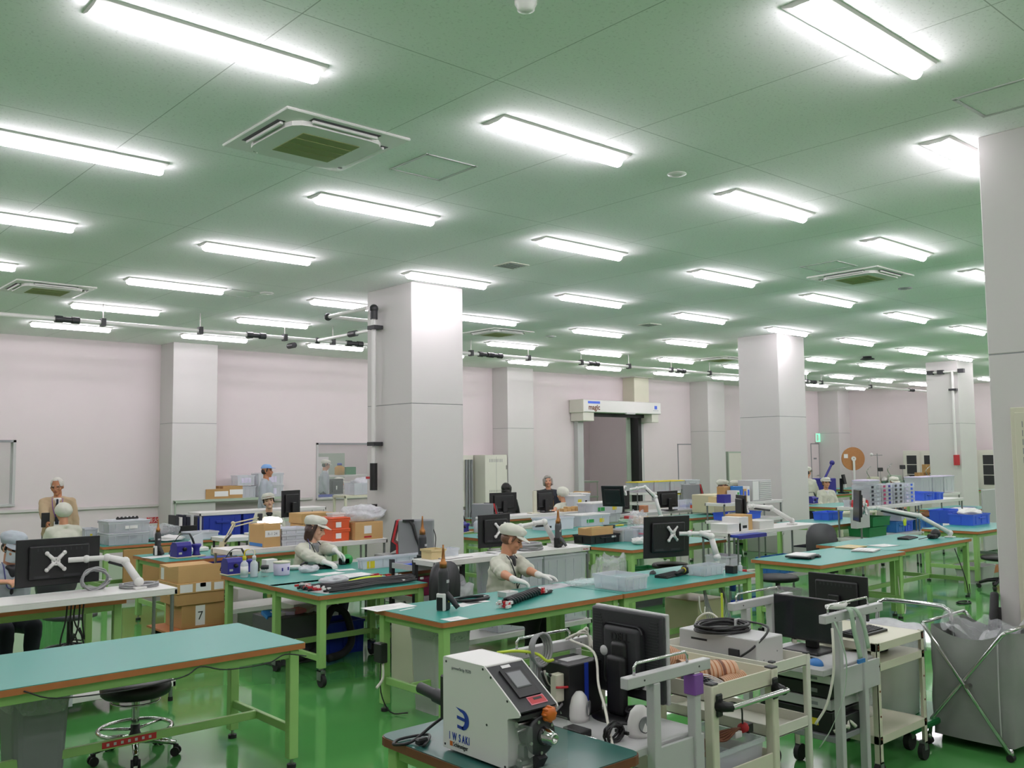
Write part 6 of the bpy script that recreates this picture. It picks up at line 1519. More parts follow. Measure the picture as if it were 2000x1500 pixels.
# cream shelf cart
t = K5 = thing('shelf_cart', 'cream bolted shelf cart with a keyboard on its top shelf', 'cart', (0, 0, 0))
for z in (.766, .655, .25): q = MB('cream'); q.box(5.12, 5.70, 2.66, 3.2, z-.006, z); q.box(5.12, 5.70, 2.655, 2.662, z-.045, z, .001); q.box(5.115, 5.122, 2.66, 3.2, z-.045, z, .001); q.box(5.695, 5.702, 2.66, 3.2, z-.045, z, .001); q.done('shelf', t)
for a in (5.115, 5.705):
    for b in (2.655, 3.2):
        q = MB('cream'); s = 1 if a < 5.4 else -1; u = 1 if b < 2.9 else -1; q.box(min(a, a+s*.035), max(a, a+s*.035), min(b, b+u*.004), max(b, b+u*.004), .1, .77); q.box(min(a, a+s*.004), max(a, a+s*.004), min(b, b+u*.035), max(b, b+u*.035), .1, .77)
        l = q.done('post', t); q = MB('rubber'); q.cyl((a+s*.02, b+u*.005, .05), (a+s*.02, b+u*.035, .05), .05, n=16); q.m('zinc').box(a+s*.02-.018, a+s*.02+.018, b, b+u*.04 if u > 0 else b+.001, .06, .11); q.done('caster', l)
        q = MB('edgedark')
        for z in (.75, .735, .64, .5, .36, .235): q.cyl((a+s*.02, b-u*.003, z), (a+s*.02, b+u*.001, z), .006, n=8)
        q.done('bolt', l)
keyboard('dark keyboard with blue keys on the cream shelf cart', 5.36, 2.86, .766, 0, .36, .12)
coil('brown and black cables on the second shelf of the cream shelf cart', 5.45, 2.85, .655, .08, .008, 4, 'cableblack', .02, .8); coil('small black cable bundle at the left of the second shelf', 5.22, 2.85, .655, .05, .007, 4, 'cableblack', .02, .8)
bag('greenish film-wrapped cable drum on the lower shelf of the cream shelf cart', 5.40, 2.95, .25, .30, .28, .30, 'film', 21, inner='cablegreen')
# laundry cart
t = thing('laundry_cart', 'chrome folding cart with a grey cloth bag and clear liner', 'cart', (6.07, 2.30, 0))
q = MB('bagcloth'); Lx, Ly = .50, .48
def fn(u, v):
    p = [(0, 0), (0, Ly), (Lx, Ly), (Lx, 0)]; n = u*4; i = int(n) % 4; f_ = n-int(n); a, b = V((*p[i], 0)), V((*p[(i+1) % 4], 0)); m_ = a.lerp(b, f_)
    bulge = sin(pi*f_)*((.012 if i == 0 else .02)+(.012 if i == 0 else .04)*sin(pi*v)); nrm = V(((-1, 0), (0, 1), (1, 0), (0, -1))[i]+(0,))
    sag = .07*sin(pi*f_)*(1 if i in (0, 2) else .4) if v > .99 else .07*sin(pi*f_)*v**6
    w_ = .012*sin(u*47+v*5)*sin(v*7)
    return V((m_.x, m_.y, .06+.69*v-sag))+nrm*(bulge+w_)
q.grid(fn, 64, 16, closed_u=True); q.box(.01, Lx-.01, .01, Ly-.01, .06, .066); q.done('bag', t)
q = MB('lightgrey'); q.tube([V((-.022, .06, .70)), V((-.036, .06, .4)), V((-.03, .06, .08))], .004, 6, sub=4); q.done('seam', t)
for n, X in enumerate((-.055, Lx+.06)):
    q = MB('chrome'); q.tube([(X, Ly+.01, .03), (X, Ly-.01, .16), (X, .02, .74), (X+.0, .0, .76)], .012, 10); q.tube([(X-.016*(1-2*n), .0, .05), (X-.016*(1-2*n), Ly, .735), (X-.016*(1-2*n), Ly+.02, .76)], .012, 10)
    q.m('steel').cyl((X-.03, Ly/2-.01, .405), (X+.02, Ly/2-.01, .405), .014, n=10); l = q.done('frame_tube', t)
    for b in (0.0, Ly+.01): q = MB('chrome'); q.sph((X, b, .05), (.018, .018, .03), 8, 6); q.m('rubber').cyl((X-.02, b, .022), (X+.02, b, .022), .022, n=12); q.done('caster', l)
q = MB('chrome'); q.tube([(-.055, Ly+.02, .76), (Lx+.06, Ly+.02, .76)], .011, 8); q.tube([(-.055, .0, .76), (Lx+.06, .0, .76)], .011, 8); q.done('top_rail', t)
q = MB('film')
def fn(u, v):
    a = 2*pi*u; rr = 1.02-.75*v; k = mnoise.noise(V((cos(a)*3, sin(a)*3, v*6)))
    X = Lx/2+.27*rr*cos(a)*(1.05 if v < .1 else 1); Y = Ly/2+.25*rr*sin(a)
    z = .735+.05*k*(1-v)+(.03 if v < .15 else 0)-.25*max(0, v-.2)+.03*sin(a*5+v*8)*(1-v)-.05*cos(a)**2*(1-v)
    return V((X+.02*k, Y+.02*k, z))
q.grid(fn, 60, 10, closed_u=True); q.done('liner', t)
# white drum on a green platform truck
t = thing('platform_truck', 'green platform truck with a chrome loop handle behind the laundry cart', 'hand truck', (6.15, 3.02, 0)); q = MB('greenbin'); q.box(-.42, .28, -.28, .30, .12, .16, .01); q.done('deck', t)
q = MB('chrome'); q.tube([(.24, -.24, .16), (.24, -.24, .72), (.24, -.20, .80), (.24, -.14, .815), (.24, .18, .815), (.24, .24, .80), (.24, .28, .72), (.24, .28, .16)], .016, 10, sub=3); q.done('handle', t)
for a in (-.34, .2):
    for b in (-.2, .22): q = MB('rubber'); q.cyl((a, b-.018, .055), (a, b+.018, .055), .055, n=14); q.m('zinc').box(a-.02, a+.02, b-.025, b+.025, .07, .12); q.done('caster', t)
t = thing('drum', 'white tapered drum lined with a white bag on the green truck', 'drum', (6.02, 3.08, .16)); q = MB('white'); q.lathe([(.20, 0), (.21, .01), (.235, .50), (.245, .51), (.245, .53), (.235, .53), (.21, .03)], n=36); q.done('body', t)
q = MB('filmdense'); q.grid(lambda u, v: V(((.25+.012*sin(u*40)+.006*sin(u*97))*cos(2*pi*u)*(1+.03*v), (.25+.012*sin(u*40)+.006*sin(u*97))*sin(2*pi*u)*(1+.03*v), .545+.012*sin(u*30)-.13*v)), 60, 5, closed_u=True); q.grid(lambda u, v: V((.25*(1-v)*cos(2*pi*u), .25*(1-v)*sin(2*pi*u), .545-.05*v+.01*sin(u*30))), 40, 6, closed_u=True); q.done('liner', t)
# monitor seen behind the second cart
monitor('plain black monitor back behind the second grey cart', 6.0, 3.38, .72, .44, .295, -pi/2, 0, 'cart monitors', stand=.1, th=.02)
rack('grey stand under the plain black monitor behind the second cart', 5.85, 6.25, 3.4-.02, 3.9, [.2, .62], 'lightgrey', 'lightgrey', group='grey equipment stands')
t = thing('vacuum_hose', 'thick black vacuum hose rising beside the near right column', 'hose', (6.65, 2.75, 0)); q = MB('rubber'); q.tube([(-.12, -.15, .05), (-.14, -.16, .4), (-.10, -.16, .62), (-.02, -.15, .78), (.08, -.12, .88)], .028, 10, sub=6); q.tube([(-.02, -.17, .05), (-.0, -.16, .4), (.05, -.14, .8)], .03, 10, sub=5); q.done('hose', t); q = MB('bluegrey'); q.box(-.2, .0, -.1, .15, .02, .5, .02); q.done('base', t)
# ================================================================ sheet door in the back wall and the next room
t = thing('roll_door', 'white roll-up sheet door with header box over the opening in the back wall', 'door', (19.75, YW, 0))
q = MB('white'); q.box(-1.62, 1.66, -.55, -.02, 3.0, 3.34, .02, 2); q.m('offwhite').box(-1.63, -1.6, -.56, -.01, 2.99, 3.35, .01); q.done('header_box', t)
q = MB('black'); q.box(-1.25, 1.30, -.2, -.1, 2.90, 3.0); q.done('header_seal', t)
q = MB('offwhite'); q.box(-1.58, -1.15, -.5, -.02, 2.76, 3.0, .01); q.box(1.3, 1.6, -.5, -.02, 2.76, 3.0, .01); q.done('bracket', t)
q = MB('lightgrey'); q.box(-1.45, -1.22, -.16, -.0, 0, 2.98, .01); q.done('left_rail', t)
q = MB('lightgrey'); q.box(1.22, 1.45, -.05, .02, 0, 2.98, .004); q.m('palegreen').box(.94, 1.19, .16, .2, 0, 3.0); q.m('black').box(1.1, 1.24, -.14, .18, 0, 2.98); q.m('white').box(1.25, 1.32, -.10, -.04, .9, 2.0); q.done('right_rail', t)
lt = text('magic', 'lettering', .20, 'edgedark', t, (-1.42, -.5515, 3.07), (pi/2, 0, 0), bold=.006)
q = MB('bluelight'); q.box(-1.44, -.96, -.552, -.549, 3.235, 3.30); q.done('blue_mark', t); q = MB('bluelight'); q.box(1.36, 1.48, -.552, -.549, 3.14, 3.24); q.done('blue_emblem', t); q = MB('bluegrey'); q.box(1.3, 1.54, -.552, -.549, 3.09, 3.11); q.done('emblem_line', t)
q = MB('lightgrey'); q.box(.1, .5, -.57, -.5, 2.97, 3.02, .006); q.done('sensor', t)
# next room: bench with cartons
rack('rack of the next room seen through the sheet door, carrying cartons', 18.6, 21.4, YW+2.0, YW+2.8, [.55, 1.02], 'palegreen', 'palegreen', group='next room racks')
xs = 18.62
for k, (w_, h_, m_, lab, z) in enumerate(((.34, .22, 'card', 'left carton of the row in the next room', 1.24), (.3, .20, 'card', 'second carton of the row in the next room', 1.24), (.4, .34, 'card', 'large carton in the middle of the row in the next room', 1.02), (.34, .30, 'card', 'right carton of the row in the next room', 1.02))):
    xx = (18.62, 18.98, 19.75, 20.18)[k]; carton(lab, xx, YW+2.15, z, w_, .4, h_, m_, st=[('f', .5, .4, .1, .1, 'edge')] if k == 2 else (), group='cartons in the next room')
carton('carton under the left one in the next room', 18.62, YW+2.35, 1.02, .7, .35, .22, 'card', tape=None); 
for k, m_ in enumerate(('bluemid', 'white', 'indigo', 'white', 'indigo', 'white')): carton('small %s box in the row before the cartons of the next room, %s' % (m_.replace('mid', ''), ORD[k]), 18.66+.17*k, YW+2.03, 1.02, .15, .2, .13+.03*(k < 2), m_, tape=None, name='small_box', group='small boxes of the next room')
monitor('dark monitor in the next room seen through the sheet door', 20.85, YW+2.5, 1.22, .26, .42, .2); arm('white folding arm beside the dark monitor in the next room', (20.75, YW+2.2, 1.02), (20.7, YW+2.3, 1.35), (20.5, YW+2.3, 1.28), (20.78, YW+2.42, 1.32))
carton('dark brown crate under the rack of the next room', 18.7, YW+2.1, .1, 1.2, .5, .42, 'edgedark', tape=None)
# seen through the wall window
rack('bench in the next room below the wall window, with a monitor', 11.0, 13.6, YW+1.0, YW+1.5, [.5, .95], 'palegreen', 'palegreen', group='next room racks')
monitor('dark monitor in the next room seen through the wall window', 11.55, YW+1.25, .97, .42, .36, .2, white=.1)
tub('blue tray on the window ledge of the next room', 10.45, YW+.25, .96, .42, .2, .05, 'blue', ribs=0)
rack('shelf stack in the next room at the right of the wall window', 12.2, 14.2, YW+3.0, YW+3.4, [.6, 1.0, 1.2, 1.38], 'white', 'palegreen', group='next room racks')
bottle('blue-capped amber container on the shelf of the next room', 12.75, YW+3.1, 1.38, .26, .13, 'mustard', 'blue', name='container', cat='container')
carton('green box on the shelf of the next room', 12.95, YW+3.1, 1.38, .3, .25, .2, 'greenbin', tape=None); carton('green cabinet with a white window in the next room', 12.4, YW+4.4, 1.2, 1.3, .5, .75, 'palegreen', tape=None, st=[('f', .45, .5, .4, .55, 'paper'), ('f', .1, .55, .2, .4, 'darkgrey')], name='cabinet')
tub('white bin on the shelf of the next room', 12.3, YW+3.05, 1.0, .3, .2, .18, 'frost', ribs=0)
# lockers, cabinets, signs on the back wall
t = thing('locker', 'tall grey louvred locker beside the back wall pilaster', 'locker', (14.62, 17.9, 0)); q = MB('offwhite'); q.box(-.02, .70, -.45, .10, 0, 1.86, .006); q.m('grey').box(.34, .345, -.452, -.45, .05, 1.82)
for k in range(9): q.box(.12+k*.05, .135+k*.05, -.452, -.449, 1.68, 1.76); q.box(.12+k*.05, .135+k*.05, -.452, -.449, .95, 1.0)
q.done('body', t); q = MB('steel'); q.box(.66, .68, -.47, -.45, 1.5, 1.6); q.done('handle', t)
t = thing('electric_board', 'grey wall board with vertical conduits left of the locker', 'electric panel', (14.28, 18.0, 0)); q = MB('offwhite'); q.box(-.32, .28, -.15, .05, .6, 1.86, .006); q.done('board', t)
for k, x in enumerate((-.1, .03, .12, .2)): q = MB('grey'); q.cyl((x, -.18, .1 if k else 1.0), (x, -.18, 1.75), .03, n=8); q.done('conduit', t)
t = thing('locker', 'narrow pale green locker in front of the back wall beside the third pilaster', 'locker', (24.95, 17.75, 0)); q = MB('palegreen'); q.box(-.34, .5, -.3, .3, 0, 1.89, .006); q.m('offwhite').box(-.30, .46, -.303, -.3, .05, 1.84); q.done('body', t); q = MB('steel'); q.box(.4, .42, -.32, -.3, 1, 1.12); q.done('handle', t)
x, z = atY(1607, 855, YW-.05)
t = thing('exit_sign', 'small glowing green exit sign above the far door', 'sign', (30.95, YW-.05, z)); q = MB('white'); q.box(-.16, .16, 0, .05, -.17, .17, .01); q.done('case', t); q = MB('exitglow'); q.box(-.14, .14, -.004, .0, -.15, .15); q.done('panel', t); q = MB('white'); q.box(-.10, .0, -.006, -.003, -.12, .12); q.cbox((.05, -.0045, .06), (.05, .003, .05)); q.cbox((.05, -.0045, -.04), (.04, .003, .12)); q.done('pictogram', t)
# ================================================================ around the pair of monitors
monitor('left one of the pair of dark monitors on the white rack', 9.93, 11.42, .95, .50, .30, -.2, group='pair of monitors', stand=.03); monitor('right one of the pair of dark monitors on the white rack', 10.53, 11.10, .95, .48, .33, .1, group='pair of monitors', stand=.03)
t = thing('post', 'beige upright bar between the pair of dark monitors', 'bar', (10.22, 10.98, .92)); q = MB('cream'); q.box(-.035, .035, -.02, .02, 0, .36, .006); q.done('bar', t); q = MB('cream'); q.box(-.12, .06, -.06, .06, 0, .02, .004); q.done('base', t)
t = thing('wood_blocks', 'pale wooden blocks right of the pair of dark monitors', 'box', (10.95, 10.95, .92)); 
for k in range(4): q = MB('cardlight'); q.box(-.15+.09*k, -.07+.09*k, -.05, .06, 0, .05+.025*(k % 2), .004); q.done('block', t)
def machine(lab, x, y, z, rz, s=1, group='grey red-edged machines'):
    t = thing('processing_machine', lab, 'machine', (x, y, z), rz, group); t.scale = (s, s, s)
    q = MB('grey'); q.box(-.13, .30, -.12, .12, .01, .42, .008); q.done('case', t)
    q = MB('red'); q.prism([(-.13, .01), (-.13, .12), (-.185, .16), (-.12, .42), (-.15, .42), (-.21, .16), (-.155, .12), (-.155, .01)], 'y', -.122, .122); q.done('red_front', t)
    q = MB('charcoal'); q.prism([(-.155, .06), (-.155, .12), (-.21, .16), (-.15, .42), (-.165, .42), (-.225, .16), (-.23, .02)], 'y', -.11, .11); q.done('control_panel', t)
    q = MB('lightgrey'); q.prism([(-.212, .22), (-.175, .38), (-.178, .38), (-.216, .22)], 'y', -.06, .06); q.done('screen', t)
    q = MB('black'); q.tube([(.02, -.135, .41), (.06, -.15, .36), (.10, -.15, .2), (.17, -.15, .015)], [.018, .022, .018, .012], 8); q.cbox((.0, -.135, .415), (.14, .03, .03)); q.done('lever', t)
    q = MB('cableblack'); q.tube([(.30, 0, .3), (.33, -.02, .2), (.32, -.05, .05)], .006, 6, sub=4); q.done('cord', t); return t
x, y = at(770, 1080, .74)
t = rack('small stand under the grey red-edged machine beside the middle column', 5.98, 6.62, 8.55, 9.15, [.3, .74], 'lightgrey', 'zinc', group='small stands')
machine('grey machine with a red front edge beside the middle column', 6.27, 8.86, .74, -.72, .92)
machine('grey machine with a red edge right of the middle column, by the purple device', *[c+d for c, d in zip(at(955, 1027, H), (.05, .1))], H, pi-.72, .82)
x, y = at(912, 1041, H); solder('purple device at the left end of the bench right of the middle column', x-.05, y+.08, H, .3, 1.15)
x, y = at(932, 1040, H); bottle('white pump bottle beside the purple device', x, y, H, .19, .05, 'frost', 'white')
x, y = at(950, 1046, H); paper('white box-like stack of sheets at the front of the bench right of the middle column', x+.05, y-.05, H, .3, .3, 0, n=5)
tub('blue and white tub behind the grey machine right of the middle column', 8.6, 11.2, H, .35, .3, .28, 'frost', ribs=0, st=[('f', .5, .35, .3, .12, 'bluelight')])
bench('far green bench behind the left of the bench right of the middle column', 7.9, 9.3, 11.1, 12.0)
for k, (x_, m_, h_, lab) in enumerate(((8.0, 'black', .5, 'tall black box behind the middle column'), (8.42, 'blue', .42, 'tall blue box right of the black box behind the column'), (8.78, 'charcoal', .28, 'dark green low case beside the tall blue box'))): carton(lab, x_, 11.45, H, .32, .3, h_, m_, tape=None, name='equipment_box', st=[('f', .5, .7, .15, .08, 'lightgrey')])
t = thing('gooseneck', 'black gooseneck rod above the tall black box', 'lamp', (8.05, 11.6, H+.5)); q = MB('black'); q.tube([(0, 0, 0), (.02, 0, .1), (-.05, 0, .25)], [.008, .008, .022], 8, sub=4); q.done('rod', t)
paper('papers on the left end of the far green bench', 8.1, 11.2, H, .5, .2)
# white lidded boxes
W_ = [('white lidded box with a green label at the front of the bench, middle', (1135, 1029), 1132, 1191, 1009, H, [('f', .32, .5, .16, .05, 'green2'), ('f', .72, .5, .1, .06, 'yellow')]),
      ('tall white box behind the green-labelled one, lower of two', (1166, 1021), 1163, 1212, 1006, H, []),
      ('long white box with dark handle at the left of the bench of white boxes', (1066, 1037), 1064, 1121, 1013, H, [('f', .15, .3, .06, .03, 'black')]),
      ('clear box left of the tall white box', (1128, 1016), 1126, 1158, 992, H, [])]
for lab, n, l, r_, ty, z, st in W_: PX(tub, lab, z, n, None, r_, ty, mat='frost', ribs=2, st=st, group='white lidded boxes') if False else None
def fbox(lab, n, r_, ty, d, z=H, **k):
    x, y, w, _, h = pxbox(z, n, None, r_, ty); return tub(lab, x, y, z, w, d, h, **k)
b1_ = fbox(W_[0][0], (1135, 1029), 1191, 1009, .35, mat='frost', lid='white', ribs=2, st=W_[0][6], group='white lidded boxes')
x, y, w, _, h = pxbox(H, (1163, 1022), None, 1212, 1006); tub(W_[1][0], x, y, H, w, .3, h, mat='clear', ribs=3, group='white lidded boxes'); tub('tall white box with green and yellow labels, upper of two', x-.08, y-.02, H+h+.005, w+.12, .34, .17, mat='frost', lid='white', ribs=2, st=[('f', .28, .5, .16, .06, 'green2'), ('f', .72, .6, .1, .08, 'yellow')], group='white lidded boxes')
fbox(W_[2][0], (1066, 1037), 1121, 1013, .3, mat='frost', ribs=0, st=W_[2][6], group='white lidded boxes')
x, y, w, _, h = pxbox(H, (1126, 1014), None, 1158, 991); tub(W_[3][0], x, y, H, w, .3, h, mat='clear', ribs=2, fill='grey', group='white lidded boxes'); tub('white box with a yellow label on top of the clear box', x-.08, y, H+h+.004, w*.75, .3, .18, mat='frost', ribs=0, lid='white', st=[('f', .5, .5, .1, .08, 'yellow')], rz=.1, group='white lidded boxes'); tub('white box with a black handle beside the yellow-labelled one', x+w*.75, y+.2, H+h+.004, w*.6, .3, .2, mat='frost', ribs=0, lid='white', st=[('f', .5, .4, .07, .03, 'black')], rz=.1, group='white lidded boxes')
carton('open brown carton behind the hooded worker', 12.3, 12.3, H, .5, .45, .34, 'card', open_=.5, tape=None)
bench('bench behind the white boxes, with the open carton', 11.9, 13.7, 12.0, 12.9)
coil('green cable heap on the right part of the bench of white boxes', *at(1222, 1024, H), H, .12, .01, 5, 'cablegreen', .06, .7); coil('black cable heap beside the green one', *at(1190, 1032, H), H, .09, .008, 4, 'cableblack', .04, .7)
x, y = at(1200, 1027, H); t = thing('tool', 'yellow tool lying on the bench of white boxes', 'tool', (x, y-.1, H)); q = MB('yellow'); q.tube([(-.1, 0, .012), (0, .01, .014), (.1, 0, .012)], [.008, .014, .01], 8); q.done('handle', t)
carton('folded brown carton piece at the right end of the bench of white boxes', 11.35, 9.75, H, .2, .15, .12, 'cardlight', tape=None); carton('dark red box beside the folded carton piece', 11.35, 9.95, H, .16, .14, .12, 'red', tape=None)
arm('white upright arm at the right end of the bench of white boxes', (11.62, 9.55, H), (11.58, 9.62, 1.17), (11.45, 9.72, 1.33), (11.12, 9.86, 1.28), post=.12, n=.9)
m_ = monitor('tilted dark monitor on the upright arm, seen edge-on', 11.02, 10.0, 1.03, .36, .34, -1.1, .28); 
rack('cluttered grey rack behind the bench of white boxes', 12.2, 14.3, 11.0-.05, 11.5, [.45, .8], 'lightgrey', 'zinc', group='cluttered grey racks')
monitor('dark monitor with a round badge and a white strip on the grey rack', 12.55, 11.25, .86, .52, .33, .0, logo=True, white=.28, stand=.05); monitor('wide black monitor on the grey rack behind the upright arm', 13.65, 11.05, .86, .55, .30, -.05, stand=.05)
tub('clear box of blue and orange things on the grey rack', 14.15, 10.62+.4, .805, .45, .3, .16, 'clear', fill='bluelight', st=[('f', .45, .25, .14, .06, 'orange')], ribs=2)
carton('brown block on the grey rack beside the badge monitor', 12.92, 11.0, .805, .12, .12, .12, 'skintan', tape=None, name='small_box')
# ================================================================ bench with the black crate
x, y = at(1215, 1066, H)
fbox('black crate at the left of the bench in the middle', (1154, 1064), 1210, 1047, .3, mat='black', ribs=3, handle=True, st=[('f', .8, .75, .08, .03, 'paper')])
x, y, w, _, h = pxbox(H, (1154, 1064), None, 1210, 1047)
carton('open brown carton sitting in the black crate', x+.05, y+.03, H+.02, w*.75, .24, .16, 'cardlight', lift=.03, tape=None)
fbox('grey-sided clear box right of the black crate', (1216, 1058), 1236, 1036, .28, mat='lightgrey', ribs=0); fbox('clear frosted box in the middle of the bench of the black crate', (1237, 1059), 1272, 1034, .3, mat='clear', ribs=2, fill='paper')
x, y = at(1245, 1040, H+.1); bag('clear film bag standing up behind the frosted box', x-.0, y+.0, H+.01, .3, .2, .34, 'film', 31)
x, y = at(1248, 1063, H); bag('small white pillow bag at the front of the bench of the black crate', x, y, H, .22, .13, .08, 'white', 33)
fbox('white box tied with pink tape at the right of the bench of the black crate', (1274, 1060), 1345, 1034, .35, mat='frost', ribs=0, lid='filmdense', st=[('f', .03, .5, .03, .17, 'pink'), ('f', .5, .62, .9, .02, 'pink'), ('l', .5, .62, .3, .02, 'pink')])
trash('dark grey box under the bench of the black crate', 8.9, 7.7, .6, .5, .36, False, 'darkgrey'); chair('black chair under the bench of the black crate', 9.6, 7.75, 0, 'black', back=False); bag('big film bag hanging under the bench of the black crate', 8.0, 7.35, .1, .5, .3, .55, 'film', 41)
tub('green box on the floor under the bench of the black crate', 9.75, 8.3, .0, .4, .3, .3, 'greenbin', ribs=2); tub('white bins on a shelf behind the end of the joined benches', 9.35, 6.70, .32, .3, .3, .3, 'frost', ribs=2)
# ================================================================ white rack before the second column
x, y = at(1380, 1040, .9)
for k, (lab, x_, w_, h_, m_) in enumerate((('white shallow box at the left end of the rack before the second column', 9.42, .28, .10, 'white'), ('white box with a black handle on the rack before the second column', 9.66, .20, .17, 'white'), ('carton tucked behind the white handled box', 9.80, .22, .19, 'cardlight'), ('low white box right of the carton on the rack', 10.10, .32, .10, 'white'))):
    carton(lab, x_, 6.72+(.05 if k == 2 else .0), .9, w_, .25, h_, m_, tape=None if m_ == 'white' else 'x', name='white_box' if m_ == 'white' else 'cardboard_box', st=[('f', .6, .3, .09, .035, 'black')] if k == 1 else ())
q = MB('blue'); q.box(9.42, 10.0, 6.56, 6.70, .845, .875, .004); q.m('indigo').box(9.42, 10.0, 6.555, 6.562, .83, .87); q.m('zinc'); q.cyl((9.5, 6.63, .1), (9.5, 6.63, .845), .012); q.cyl((9.94, 6.63, .1), (9.94, 6.63, .845), .012); q.m('blue').box(9.42, 10.0, 6.56, 6.70, .08, .1); tag(q.done('blue_shelf'), 'blue edged small shelf before the white handled box', 'shelf')
arm('white arm leaning on the rack before the second column', (11.05, 6.85, .9), (10.72, 6.95, 1.13), (10.35, 6.98, 1.17), (10.18, 6.98, 1.17), post=.05, n=1.0)
monitor('tilted dark monitor on the arm before the second column', 10.12, 7.0, 1.0, .30, .32, 1.0-pi+.0, .0, th=.03)
for k in range(2): tub('blue bin on the low shelf of the rack before the second column, %s' % ('left', 'right')[k], 10.45+.32*k, 6.72, .305, .30, .3, .2, 'bluemid', ribs=2, handle=True, group='blue bins on the low shelf')
carton('dark red box under the left end of the rack before the second column', 9.45, 6.72, .31, .35, .3, .12, 'red', tape=None); coil('white cable reel on the low shelf beside the blue bins', 10.15, 6.85, .31, .1, .012, 5, 'cablewhite', .05, .8)
tub('grey bin with a dark lid under the bench behind the white rack', 13.2, 7.75, .0, .5, .42, .36, 'lightgrey', lid='navy', ribs=2)
# rack with louvred cabinet
x0_, y0_ = 13.75, 9.28
t = thing('louvred_cabinet', 'grey cabinet with louvred side on the rack before the second column', 'cabinet', (13.95, 9.42, 1.02)); q = MB('lightgrey'); q.box(-.2, .38, -.15, .15, 0, .36, .006); q.done('case', t)
for k in range(10): q = MB('white'); q.box(.0, .36, -.16, -.15, .02+k*.033, .034+k*.033); q.done('louvre', t)
q = MB('paper'); q.box(-.19, -.02, -.153, -.15, .02, .34); q.done('door', t)
for k, (m_, h_, lab) in enumerate((('white', .2, 'white folder with a green mark'), ('bluemid', .27, 'blue-topped folder'), ('cardlight', .22, 'orange catalogue'), ('paper', .26, 'pale catalogue'))):
    carton(lab+' standing on the rack before the second column', 13.30+.1*k, 9.28, 1.02, .085, .2, h_, m_, tape=None, name='folder', st=[('f', .5, .6, .05, .1, 'green2' if k == 0 else 'bluelight')])
carton('open brown carton behind the folders before the second column', 13.25, 9.5, 1.02+.12, .25, .15, .14, 'card', tape=None); carton('manila box of papers under the brown carton', 13.0, 9.48, 1.02, .5, .17, .1, 'manila', tape=None); carton('indigo tool case on the left of the rack with folders', 12.98, 9.3, 1.02, .18, .16, .14, 'indigo', tape=None)
tub('blue tray on the middle shelf of the rack with folders', 13.1, 9.28, .725, .9, .35, .12, 'bluelight', ribs=0); tub('blue bin on the low shelf of the rack with folders', 13.5, 9.28, .455, .8, .35, .2, 'bluemid', ribs=3)
t = thing('clipboard_stand', 'grey stand sign with a yellow line before the rack with folders', 'sign', (12.75, 8.95, .62)); q = MB('grey'); q.box(-.16, .16, .0, .015, 0, .28, .02); q.done('frame', t); q = MB('paper'); q.box(-.13, .13, -.004, .0, .02, .25); q.m('yellow').box(-.11, .11, -.006, -.004, .15, .18); q.done('sheet', t); q = MB('zinc'); q.box(-.02, .02, .01, .03, -.62, .1); q.box(-.15, .15, -.1, .12, -.62, -.60); q.done('stand', t)
t = thing('instrument', 'beige instrument with a round blue badge on the far bench', 'instrument', (14.15, 10.35, H)); q = MB('beigeplastic'); q.box(-.3, .4, -.2, .3, .03, .36, .01); q.done('case', t); q = MB('bluemid'); q.lathe([(.07, 0), (.07, -.006), (.06, -.008)], (-.05, -.2, .24), 20, axis='y'); q.m('white').box(-.085, -.015, -.2095, -.207, .232, .248); q.done('badge', t); q = MB('rubber')
for a in (-.25, .35): q.cyl((a, -.15, 0), (a, -.15, .03), .02, n=8)
q.done('foot', t)
machine('grey machine above the beige instrument, near the two capped workers', 15.1, 11.55, .9, pi-.72, .8)
rack('rack of yellow-lidded clear boxes beside the back room door', 15.3, 17.6, 13.2, 13.65, [.8, 1.02], 'white', 'zinc', group='cluttered grey racks')
for k in range(4): tub('yellow-lidded clear box near the capped workers, %s from the left' % ORD[k], 15.35+.55*k, 13.22, 1.025, .5, .35, .2, 'clear', lid='yellow' if k < 3 else 'frost', ribs=2, fill='pink', group='yellow-lidded boxes')
for k in range(2): tub('clear box with a yellow base under the row near the capped workers, %s' % ('left', 'right')[k], 16.2+.6*k, 13.22, .805, .55, .35, .12, 'clear', ribs=0, lid='yellow', group='yellow-lidded boxes below')
# ================================================================ right: long rack with drawers
t = thing('tape_dispenser', 'red tape dispenser at the left end of the drawer rack', 'dispenser', (13.38, 7.12, 1.02)); q = MB('red'); q.prism([(-.17, 0), (.17, 0), (.17, .09), (.13, .1), (.12, .05), (.02, .05), (-.02, .1), (-.15, .11), (-.17, .06)], 'y', -.05, .05); q.done('body', t); q = MB('cream'); q.lathe([(.055, -.03), (.055, .03)], (-.08, 0, .10), 20, axis='y'); q.done('roll', t); q = MB('white'); q.cbox((.07, 0, .09), (.06, .08, .08)); q.done('guard', t)
tub('clear cup of small things left of the tape dispenser', 13.22, 7.2, 1.02, .1, .1, .1, 'clear', ribs=0, fill='grey')
n_ = 0
for k in range(4):
    x_ = 13.62+.38*k
    for j in range(5):
        t_ = tub('clear drawer unit, %s stack from the left, %s from the bottom' % (ORD[k], ORD[j]), x_, 7.08, 1.022+.064*j, .36, .3, .06, 'clear', ribs=0, rim=False, fill=('navy', 'red', 'indigo', 'lilac')[k], st=[('f', .25, .5, .07, .035, ('navy', 'magenta', 'charcoal', 'lilac')[k]), ('f', .7, .5, .07, .035, ('bluegrey', 'indigo', 'charcoal', 'bluelight')[k])], group='clear drawer units')
tub('white flat case on top of the first drawer stack', 13.63, 7.1, 1.345, .33, .26, .05, 'frost', ribs=0, lid='lilac')
